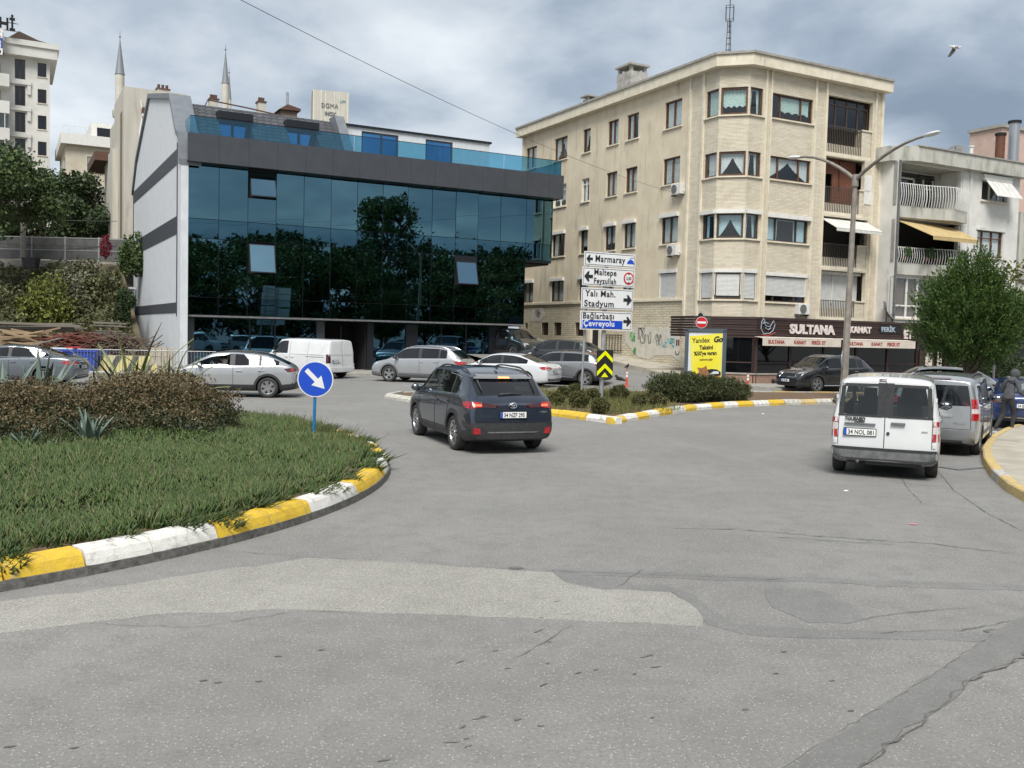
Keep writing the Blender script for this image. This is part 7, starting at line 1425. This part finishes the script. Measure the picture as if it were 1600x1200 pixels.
# ================================================================ signs, lamp, poster, people, birds
SIGW = mat('sign_white', (.74, .75, .75), .35, col2=(.68, .69, .69), ns=3); SIGK = mat('sign_black', (.015, .015, .016), .5); SIGB = mat('sign_blue', (.008, .06, .50), .35, col2=(.01, .07, .46), ns=3); SIGR = mat('sign_red', (.50, .012, .02), .4); SIGY = mat('sign_yellow', (.80, .85, .0), .4); POLEG = mat('galvanised_pole', (.42, .43, .43), .45, .5, col2=(.33, .34, .34), ns=6); POLB = mat('blue_pole', (.01, .15, .38), .45, col2=(.015, .18, .42), ns=5)
DS = thing('direction_sign', 'stack of four white direction signs on two poles with yellow chevron board', 'sign', gp(942, 628, .13), UA); DF = F((0, 0), (1, 0), (0, -1))
MB().cyl((.0, .12, -.1), (.06, .12, 4.85), .075, n=12).build('pole', POLEG, DS, smooth=True); MB().cyl((-.74, .16, -.1), (-.62, .14, 4.85), .04, n=10).build('pole', POLEG, DS, smooth=True)
def arrow(c, s_, left, parent, o=.024):
    k = -1 if left else 1; P = [(-.5, -.16), (.0, -.16), (-.1, -.5), (.08, -.5), (.52, 0), (.08, .5), (-.1, .5), (.0, .16), (-.5, .16)]
    MB().prism([fp(DF, c[0]+k*x*s_, o, c[1]+y*s_) for x, y in P], (0, -.004, 0)).build('arrow', SIGK, parent)
def board(x0, x1, z0, z1, tilt):
    b = MB().prism([fp(DF, x, .0, z) for x, z in ((x0, z0), (x1, z0), (x1, z1), (x0, z1))], (0, -.016, 0)).build('sign_board', SIGW, DS, bevel=.004)
    mb = MB(); e = .035; w_ = .014
    for q in ((x0+e, x1-e, z0+e, z0+e+w_), (x0+e, x1-e, z1-e-w_, z1-e), (x0+e, x0+e+w_, z0+e, z1-e), (x1-e-w_, x1-e, z0+e, z1-e)): fbox(mb, DF, q[0], q[1], .017, .020, q[2], q[3])
    mb.build('border', SIGK, b); return b
def wr(s_, x, z, h, b, m_=SIGK, sx_=1.0): text('lettering', s_, h, m_, b, facing(fp(DF, x, .0205, z), (1, 0, 0)), .002, sx_, bold=.006, spacing=1.12)
zb0 = -.13
b = board(-.88, 1.10, 4.50+zb0, 4.95+zb0, 0); arrow((-.68, 4.72+zb0), .24, True, b); wr('Marmaray', -.47, 4.64+zb0, .30, b, SIGK, .86)
tr = MB(); tr.prism([fp(DF, x, .024, z+zb0) for x, z in ((.76, 4.64), (1.05, 4.64), (1.0, 4.74), (.9, 4.78), (.8, 4.72))], (0, -.004, 0)); tr.build('train_symbol', SIGB, b); MB().tube([fp(DF, x, .024, z+zb0) for x, z in ((.86, 4.78), (.92, 4.84), (1.02, 4.83))], .008, 4).build('train_symbol', SIGB, b)
b = board(-.93, 1.08, 3.87+zb0, 4.46+zb0, 0); arrow((-.70, 4.16+zb0), .32, True, b); wr('Maltepe', -.50, 4.22+zb0, .27, b, SIGK, .9); wr('Feyzullah', -.50, 3.95+zb0, .25, b, SIGK, .84)
MB().lathe([(0, -.022), (.2, -.022), (.2, -.026), (0, -.026)], 24, 'y', (.85, 0, 4.16+zb0)).build('limit_disc', SIGR, b); MB().lathe([(0, -.027), (.15, -.027), (.15, -.030), (0, -.030)], 24, 'y', (.85, 0, 4.16+zb0)).build('limit_face', SIGW, b); text('lettering', '3,50', .15, SIGK, b, facing((.85, -.032, 4.11+zb0), (1, 0, 0)), .002, .8, 'CENTER', bold=.004)
for zz_, k in ((4.29, 1), (4.03, -1)): MB().prism([fp(DF, .85+x, .031, zz_+zb0+y*k) for x, y in ((-.04, .02), (.04, .02), (0, -.03))], (0, -.003, 0)).build('limit_mark', SIGK, b)
b = board(-.95, 1.06, 3.13+zb0, 3.80+zb0, 0); arrow((.83, 3.46+zb0), .32, False, b); wr('Yalı Mah.', -.80, 3.53+zb0, .28, b, SIGK, 1.0); wr('Stadyum', -.84, 3.21+zb0, .28, b, SIGK, 1.08)
b = board(-.97, 1.04, 2.46+zb0, 3.06+zb0, 0); arrow((.84, 2.76+zb0), .30, False, b); wr('Bağlarbaşı', -.88, 2.82+zb0, .26, b, SIGK, .96); fpart('name_panel', SIGB, b, DF, (-.88, .66, .018, .0225, 2.51+zb0, 2.77+zb0)); text('lettering', 'Çevreyolu', .26, SIGW, b, facing(fp(DF, -.85, .024, 2.58+zb0), (1, 0, 0)), .002, 1.0, bold=.006, spacing=1.1)
b = fpart('chevron_board', SIGK, DS, DF, (-.29, .34, .0, .02, .80, 1.68), bevel=.004)
for i, z in enumerate((1.27, .85)): MB().prism([fp(DF, .025+x, .021, z+zz_) for x, zz_ in ((-.30, 0), (-.30, .14), (0, .40), (.30, .14), (.30, 0), (0, .26))], (0, -.004, 0)).build('chevron', SIGY, b)
MB().prism([fp(DF, .025+x, .021, .81+zz_) for x, zz_ in ((-.14, 0), (0, .15), (.14, 0))], (0, -.004, 0)).build('chevron', SIGY, b)
for z in (2.6, 3.3, 4.0, 4.6): MB().box(-.8, .2, .03, .06, z-.02, z+.02).build('bracket', POLEG, DS)
# round arrow sign
rs = thing('round_sign', 'round blue keep right sign with white arrow on a blue pole in the roundabout', 'sign', gp(490, 670, .42)); ROT = MX.Rotation(R(4), 4, 'Z')
MB().cyl((0, .02, -.1), (.02, .02, 1.0), .028, n=10).build('pole', POLB, rs, smooth=True)
b = MB().lathe([(0, -.022), (.335, -.022), (.335, .0), (0, .0)], 48, 'y', (.025, 0, .93)).build('disc', SIGW, rs, smooth=True, angle=30); MB().lathe([(0, -.0225), (.315, -.0225), (.315, -.026), (0, -.026)], 48, 'y', (.025, 0, .93)).build('blue_face', SIGB, b)
aa = R(-45); P = []
for x, y in ((-.24, -.042), (.03, -.042), (.03, -.13), (.25, 0), (.03, .13), (.03, .042), (-.24, .042)): P.append((.025+x*math.cos(aa)-y*math.sin(aa), -.027, .93+x*math.sin(aa)+y*math.cos(aa)))
MB().prism(P, (0, -.003, 0)).build('arrow', SIGW, b)
# no entry sign and poster case
ne = thing('no_entry_sign', 'round red no entry sign above the poster case', 'sign', (7.05, 35.6, .12), R(-8)); MB().cyl((0, .04, 0), (0, .04, 2.9), .03, n=10).build('pole', POLEG, ne, smooth=True); b = MB().lathe([(0, -.02), (.215, -.02), (.215, 0), (0, 0)], 32, 'y', (0, 0, 2.74)).build('disc', SIGW, ne); MB().lathe([(0, -.021), (.2, -.021), (.2, -.024), (0, -.024)], 32, 'y', (0, 0, 2.74)).build('red_face', SIGR, b); MB().box(-.16, .16, -.028, -.025, 2.70, 2.78).build('white_bar', SIGW, b)
CASE = mat('poster_case_grey', (.085, .105, .125), .45, .2); PYEL = mat('poster_yellow', (.78, .66, .02), .35, col2=(.74, .70, .10), ns=1.2); PBL = mat('poster_backlight', (.62, .66, .68), .5); DOG = mat('poster_brown', (.25, .10, .04), .6, col2=(.36, .17, .07), ns=14); PORG = mat('poster_orange', (.70, .30, .03), .5)
bc = thing('poster_case', 'grey street poster case with yellow taxi advert', 'poster case', (6.93, 34.0, .12), math.atan2(-.289, .957)); PF = F((0, 0), (1, 0), (0, -1))
mb = MB(); fbox(mb, PF, -.76, -.64, -.16, .0, .45, 2.46); fbox(mb, PF, .58, .70, -.16, .0, .45, 2.46); fbox(mb, PF, -.76, .70, -.16, .0, 2.38, 2.50); fbox(mb, PF, -.76, .70, -.16, .0, .40, .55); fbox(mb, PF, -.64, .58, -.15, -.05, .5, 2.4); mb.build('case', CASE, bc); fpart('plinth', CONC, bc, PF, (-.5, .45, -.14, -.02, -.1, .40)); fpart('light_panel', PBL, bc, PF, (-.63, .57, -.05, -.04, .56, 2.37))
b = MB().prism([fp(PF, a, -.036, z) for a, z in ((-.46, .57), (-.60, 2.22), (.05, 2.28), (.55, 2.36), (.56, .57))], (0, -.006, 0)).build('poster', PYEL, bc)
rot = lambda x, z: facing(fp(PF, x, -.028, z), (1, 0, .07), (-.07, 0, 1))
text('lettering', 'Yandex', .25, PLK, b, rot(-.50, 1.97), .002, .82, bold=.004); text('lettering', 'Go', .28, PLK, b, rot(.24, 2.02), .002, .9, bold=.014, shear=.3); text('lettering', 'Taksini', .21, PLK, b, rot(-.24, 1.74), .002, .82, bold=.008); text('lettering', "%50'ye varan", .20, PLK, b, rot(-.42, 1.52), .002, .76, bold=.008); text('lettering', 'indirimle çağır', .10, PLK, b, rot(-.22, 1.34), .002, .8, bold=.003)
def pp(m_, pts, o=-.027): MB().prism([fp(PF, a, o, z) for a, z in pts], (0, -.003, 0)).build('picture', m_, b)
pp(SIGK, [(-.34, .78), (-.2, .98), (.0, 1.02), (.22, 1.06), (.40, 1.05), (.54, .96), (.54, .80), (.2, .84)]); pp(DOG, [(-.22, .72), (-.24, 1.0), (-.30, 1.10), (-.14, 1.08), (-.04, 1.12), (.02, 1.18), (.06, 1.06), (.12, .9), (.14, .72)], -.023); pp(PORG, [(-.44, .60), (-.3, .70), (.1, .74), (.3, .78), (.54, .84), (.54, .58)], -.019); pp(SIGK, [(-.16, .96), (-.12, .98), (-.12, .94)], -.018); pp(SIGK, [(-.02, .96), (.02, .98), (.02, .94)], -.018); pp(PBL, [(.12, .86), (.3, .98), (.46, .98), (.48, .9)], -.0225)
# street lamp with two arms
LMP = mat('lamp_concrete', (.27, .245, .21), .85, col2=(.19, .17, .145), ns=4, nd=7, bump=.2, bs=40); LHD = mat('lamp_head', (.62, .63, .62), .4)
lp = thing('street_lamp', 'tall concrete street lamp with two curved arms before the restaurant', 'street lamp', (12.62, 36.0, .1))
MB().cyl((0, 0, -.1), (.1, 0, 8.3), .155, .085, 8).build('post', LMP, lp); MB().cyl((.1, 0, 8.0), (.1, 0, 8.45), .13, .12, 8).build('collar', LMP, lp)
for sg, e, zt_ in ((1, V((1.42, -2.9, 0)), 9.35), (-1, V((-1.5, 2.45, 0)), 9.5)):
    P = [V((.1, 0, 8.25))+e*t+V((0, 0, (zt_-8.25)*math.sin(t*math.pi/2)**.9)) for t in (0, .12, .25, .4, .55, .7, .85, .96)]; MB().tube(P, [.075, .072, .068, .062, .057, .052, .048, .045], 8).build('arm', LMP, lp, smooth=True)
    d = (P[-1]-P[-2]).normalized(); q = P[-1]+d*.28; a = MB(); a.ball((0, 0, 0), (.36, .14, .075), 14, 8); o = a.build('lamp_head', LHD, lp, smooth=True); o.location = q; o.rotation_euler = (0, -math.asin(d.z), math.atan2(d.y, d.x))
MB().lathe([(0, 0), (.33, 0), (.33, .02), (0, .02)], 20, 'y', (0, 0, 0)).build('round_back_plate', POLEG, lp).matrix_basis = MX.Translation((-.14, -.2, 1.5)) @ MX.Rotation(R(62), 4, 'Z')
# bollards, road grate, overhead wire
ORG = mat('bollard_orange', (.62, .07, .025), .5)
for lb, q in (('red flexible bollard near the grey crossover', (979, 604)), ('red flexible bollard left of the black SUV', (1168, 609))):
    p = gp(*q); r_ = thing('bollard', lb, 'bollard', p, 0, 'red bollards'); MB().lathe([(0, 0), (.12, 0), (.12, .04), (.05, .06), (.045, .72), (0, .75)], 14).build('post', ORG, r_, smooth=True, angle=50); MB().lathe([(.048, .42), (.05, .44), (.05, .52), (.048, .54)], 14).build('reflective_band', SIGW, r_); MB().lathe([(.048, .58), (.05, .6), (.05, .66), (.048, .68)], 14).build('reflective_band', SIGW, r_)
p = gp(1502, 731); dg_ = thing('drain_grate', 'iron drain grate in the gutter by the right pavement', 'drain', (p.x, p.y, .0), .55); MB().box(-.4, .4, -.22, .22, .001, .012).build('frame', TAR, dg_)
for k in range(9): MB().box(-.36+k*.085, -.31+k*.085, -.19, .19, .013, .022).build('bar', FPO, dg_)
w_ = thing('overhead_wire', 'thin overhead wire crossing the sky to the cream block', 'wire', (0, 0, 0)); e0 = V((-5.41, 22, 9.75)); e1 = bk(-.12, 4.6, 10.05); e00 = e0+(e0-e1)*.35; MB().tube([e00.lerp(e1, t)-V((0, 0, 1.3*4*t*(1-t)*.5)) for t in [i/40 for i in range(41)]], .0075, 5).build('wire', BLK, w_); MB().tube([e1, e1+V((.12, .05, 0))], .03, 6).build('anchor', BLK, w_)
w_ = thing('overhead_wires', 'pair of overhead wires above the bank on the left', 'wire', (0, 0, 0))
for z in (9.2, 7.6): MB().tube([V((-45, 60, z+.2)).lerp(V((-25.5, 61, z-.4)), t)-V((0, 0, .9*4*t*(1-t)*.3)) for t in [i/12 for i in range(13)]], .018, 5).build('wire', BLK, w_)
# ---- people
SKIN = mat('skin', (.42, .24, .16), .6); HOOD = mat('hoodie_dark', (.05, .053, .06), .9, col2=(.075, .078, .085), ns=6, bump=.4, bs=14); TROU = mat('trousers_dark', (.022, .022, .024), .9, col2=(.034, .034, .036), ns=6, bump=.4, bs=12); SHOE = mat('trainer_grey', (.16, .16, .165), .7, col2=(.4, .4, .4), ns=12); SHIRT = mat('shirt_pale', (.55, .52, .5), .85); HAIR = mat('hair_dark', (.02, .015, .012), .7)
def skin_fig(name, V_, E_, rad, root_i, slots, pick, parent, sub=2):
    me = bpy.data.meshes.new(name); me.from_pydata(V_, E_, []); o = bpy.data.objects.new(name, me); C.objects.link(o); md = o.modifiers.new('k', 'SKIN'); md.use_smooth_shade = True; md.branch_smoothing = .6
    for i, r_ in enumerate(rad): sv = me.skin_vertices[0].data[i]; sv.radius = r_ if isinstance(r_, tuple) else (r_, r_); sv.use_root = (i == root_i)
    o.modifiers.new('s', 'SUBSURF').levels = sub; dg = bpy.context.evaluated_depsgraph_get(); m2 = bpy.data.meshes.new_from_object(o.evaluated_get(dg)); C.objects.unlink(o); bpy.data.objects.remove(o)
    m2.materials.clear()
    for s_ in slots: m2.materials.append(s_)
    for p_ in m2.polygons: p_.material_index = pick(p_.center); p_.use_smooth = True
    return link(bpy.data.objects.new(name, m2), parent)
pe = thing('person', 'person in dark hooded top and trousers stepping off the pavement, head bent', 'person', (*gp(1572, 676, 0)[:2], .0), R(30)); sc_ = .97; pe.scale = (sc_,)*3
VV_ = [(0, 0, .95), (.05, 0, 1.12), (.13, 0, 1.30), (.18, 0, 1.41), (.23, 0, 1.50), (.29, 0, 1.58), (.30, 0, 1.67)]; EE = [(0, 1), (1, 2), (2, 3), (3, 4), (4, 5), (5, 6)]; RR = [(.155, .125), (.15, .12), (.17, .13), (.11, .10), (.075, .075), (.105, .10), (.075, .075)]
def chain(st_, pts, rs):
    i0 = st_
    for p_, r_ in zip(pts, rs): VV_.append(p_); RR.append(r_); EE.append((i0, len(VV_)-1)); i0 = len(VV_)-1
    return i0
chain(0, [(.02, -.1, .86), (.16, -.1, .50), (.07, -.1, .11), (.13, -.1, .055), (.25, -.11, .045)], [.10, .072, .05, .052, .04]); chain(0, [(-.02, .1, .86), (.0, .11, .48), (-.30, .11, .16), (-.29, .11, .08), (-.17, .12, .045)], [.10, .072, .05, .05, .04])
for sg, el_, wr_ in ((-1, (.10, -.27, 1.10), (.34, -.22, 1.02)), (1, (.16, .27, 1.10), (.40, .18, 1.04))):
    k = chain(3, [(.13, sg*.17, 1.37), el_, wr_], [.075, .055, .04]); d = V(wr_)-V(el_); d.normalize(); hnd = V(wr_)+d*.07; k = chain(k, [tuple(hnd)], [(.036, .02)])
    for f_, (oy, l_) in enumerate(((-.028, .07), (-.009, .082), (.01, .078), (.028, .062))): chain(k, [tuple(hnd+d*.045+V((0, oy, -.005))), tuple(hnd+d*(.045+l_*.6)+V((0, oy, -.03)))], [.0095, .008])
    chain(k-1, [tuple(V(wr_)+d*.05+V((0, -sg*.045, .01))), tuple(V(wr_)+d*.09+V((0, -sg*.055, -.005)))], [.011, .009])
def pick(c):
    if c.z < .085: return 2
    if c.z > 1.50 and c.x > .345 and c.z < 1.66: return 3
    if c.z < .93 and abs(c.y) < .2 : return 1
    if (c.x > .37 and c.z < 1.13): return 3
    return 0
bd = skin_fig('body', VV_, EE, RR, 0, [HOOD, TROU, SHOE, SKIN], pick, pe)
MB().ball((.27, 0, 1.585), (.135, .125, .145), 16, 10).build('hood', HOOD, bd, smooth=True); MB().lathe([(.10, 1.46), (.13, 1.43), (.125, 1.39), (.1, 1.38)], 14, 'z', (.17, 0, 0)).build('hood_collar', HOOD, bd, smooth=True); MB().ball((.37, 0, 1.585), (.055, .075, .095), 12, 8).build('face', SKIN, bd, smooth=True); MB().ball((.42, 0, 1.57), (.022, .016, .028), 8, 6).build('nose', SKIN, bd, smooth=True)
for sg in (1, -1): MB().ball((.415, sg*.03, 1.605), (.012, .013, .008), 8, 6).build('eye', DRK, bd); 
MB().box(.40, .424, -.025, .025, 1.528, 1.536).build('mouth', mat('lips', (.25, .1, .08), .6), bd)
MB().lathe([(.158, .93), (.165, .95), (.16, .99)], 18, 'z', (.01, 0, 0)).build('hem', HOOD, bd, smooth=True)
for (x, y, z) in ((.17, -.105, .016), (-.22, .115, .016)): MB().box(x-.14, x+.13, y-.05, y+.05, 0, .03).build('shoe_sole', SIGW, bd, bevel=.012)
dr = thing('person', 'driver in a pale shirt at the open window of the silver crossover', 'person', TAIGO.location, TAIGO.rotation_euler[2]); VV_ = [(.22, .37, .62), (.17, .37, .85), (.16, .37, 1.0), (.19, .37, 1.09), (.22, .37, 1.17), (.23, .37, 1.25)]; EE = [(i, i+1) for i in range(5)]; RR = [(.17, .13), (.16, .12), (.15, .1), (.06, .06), (.085, .09), (.07, .075)]
k = chain(2, [(.16, .54, .98), (.30, .58, .80), (.52, .50, .88), (.6, .47, .91)], [.065, .05, .038, .035]); k = chain(2, [(.16, .20, .98), (.30, .16, .80), (.52, .24, .88), (.6, .27, .91)], [.065, .05, .038, .035]); chain(0, [(.55, .47, .62), (.85, .46, .45)], [.085, .06]); chain(0, [(.55, .27, .62), (.85, .28, .45)], [.085, .06])
bd = skin_fig('body', VV_, EE, RR, 0, [SHIRT, TROU, SKIN], lambda c: 2 if (c.z > 1.06 or c.x > .42 and c.z > .75) else (1 if c.z < .66 else 0), dr)
MB().ball((.205, .37, 1.235), (.10, .088, .085), 14, 8).build('hair', HAIR, bd, smooth=True); MB().ball((.315, .37, 1.195), (.018, .014, .024), 8, 6).build('nose', SKIN, bd, smooth=True)
for sg in (1, -1): MB().ball((.30, .37+sg*.03, 1.22), (.009, .012, .008), 8, 6).build('eye', DRK, bd); MB().ball((.22, .37+sg*.085, 1.20), (.025, .012, .03), 8, 6).build('ear', SKIN, bd, smooth=True)
MB().lathe([(.165, -.012), (.178, 0), (.165, .012), (.155, 0)], 20, 'x', (.62, .37, .90)).build('steering_wheel', BLK, TAIGO)
# ---- birds
FEA = mat('gull_white', (.68, .68, .67), .7); FEG = mat('gull_grey', (.16, .155, .15), .8); CRW = mat('crow_black', (.015, .015, .017), .7)
gu = thing('gull', 'gull flying high in the grey sky, wings beating down', 'bird', (20.3, 45, 16.1), R(20)); MB().ball((0, 0, 0), (.24, .075, .075), 12, 8).ball((.24, 0, .03), (.075, .055, .055), 10, 7).tube([(.3, 0, .03), (.38, 0, .015)], [.02, .005], 6).tube([(-.2, 0, 0), (-.38, 0, .01)], [.06, .02], 6).build('body', FEA, gu, smooth=True)
for sg, dz, dy in ((1, -.42, .2), (-1, -.12, .46)):
    MB().prism([(.1, sg*.05, .03), (-.1, sg*.05, .03), (-.16, sg*dy*.5, dz*.4), (-.26, sg*dy, dz), (-.1, sg*dy*.95, dz*.96), (.1, sg*dy*.5, dz*.4+.03)], (0, 0, .012)).build('wing', FEG if sg > 0 else FEA, gu)
def crow(lb, p, rz_, s_=1.0):
    r_ = thing('crow', lb, 'bird', p, rz_); r_.scale = (s_,)*3; MB().ball((0, 0, .2), (.15, .07, .08), 12, 8).ball((.15, 0, .3), (.055, .045, .05), 10, 7).tube([(.1, 0, .24), (.15, 0, .3)], [.06, .05], 8).tube([(.19, 0, .3), (.26, 0, .285)], [.02, .004], 6).tube([(-.12, 0, .19), (-.32, 0, .12)], [.05, .025], 6).build('body', CRW, r_, smooth=True)
    for sg in (1, -1): MB().tube([(0, sg*.03, .15), (.01, sg*.035, 0), (.06, sg*.04, .005)], .008, 5).build('leg', CRW, r_)
crow('black crow standing on the road beside a red bollard', gp(968, 600), 2.5, 1.25); crow('crow perched on top of the red bollard', (*gp(979, 604)[:2], .76), 1.0, .8); crow('dark bird on the kerb left of the black SUV', gp(1208, 603), 2.0, 1.2)
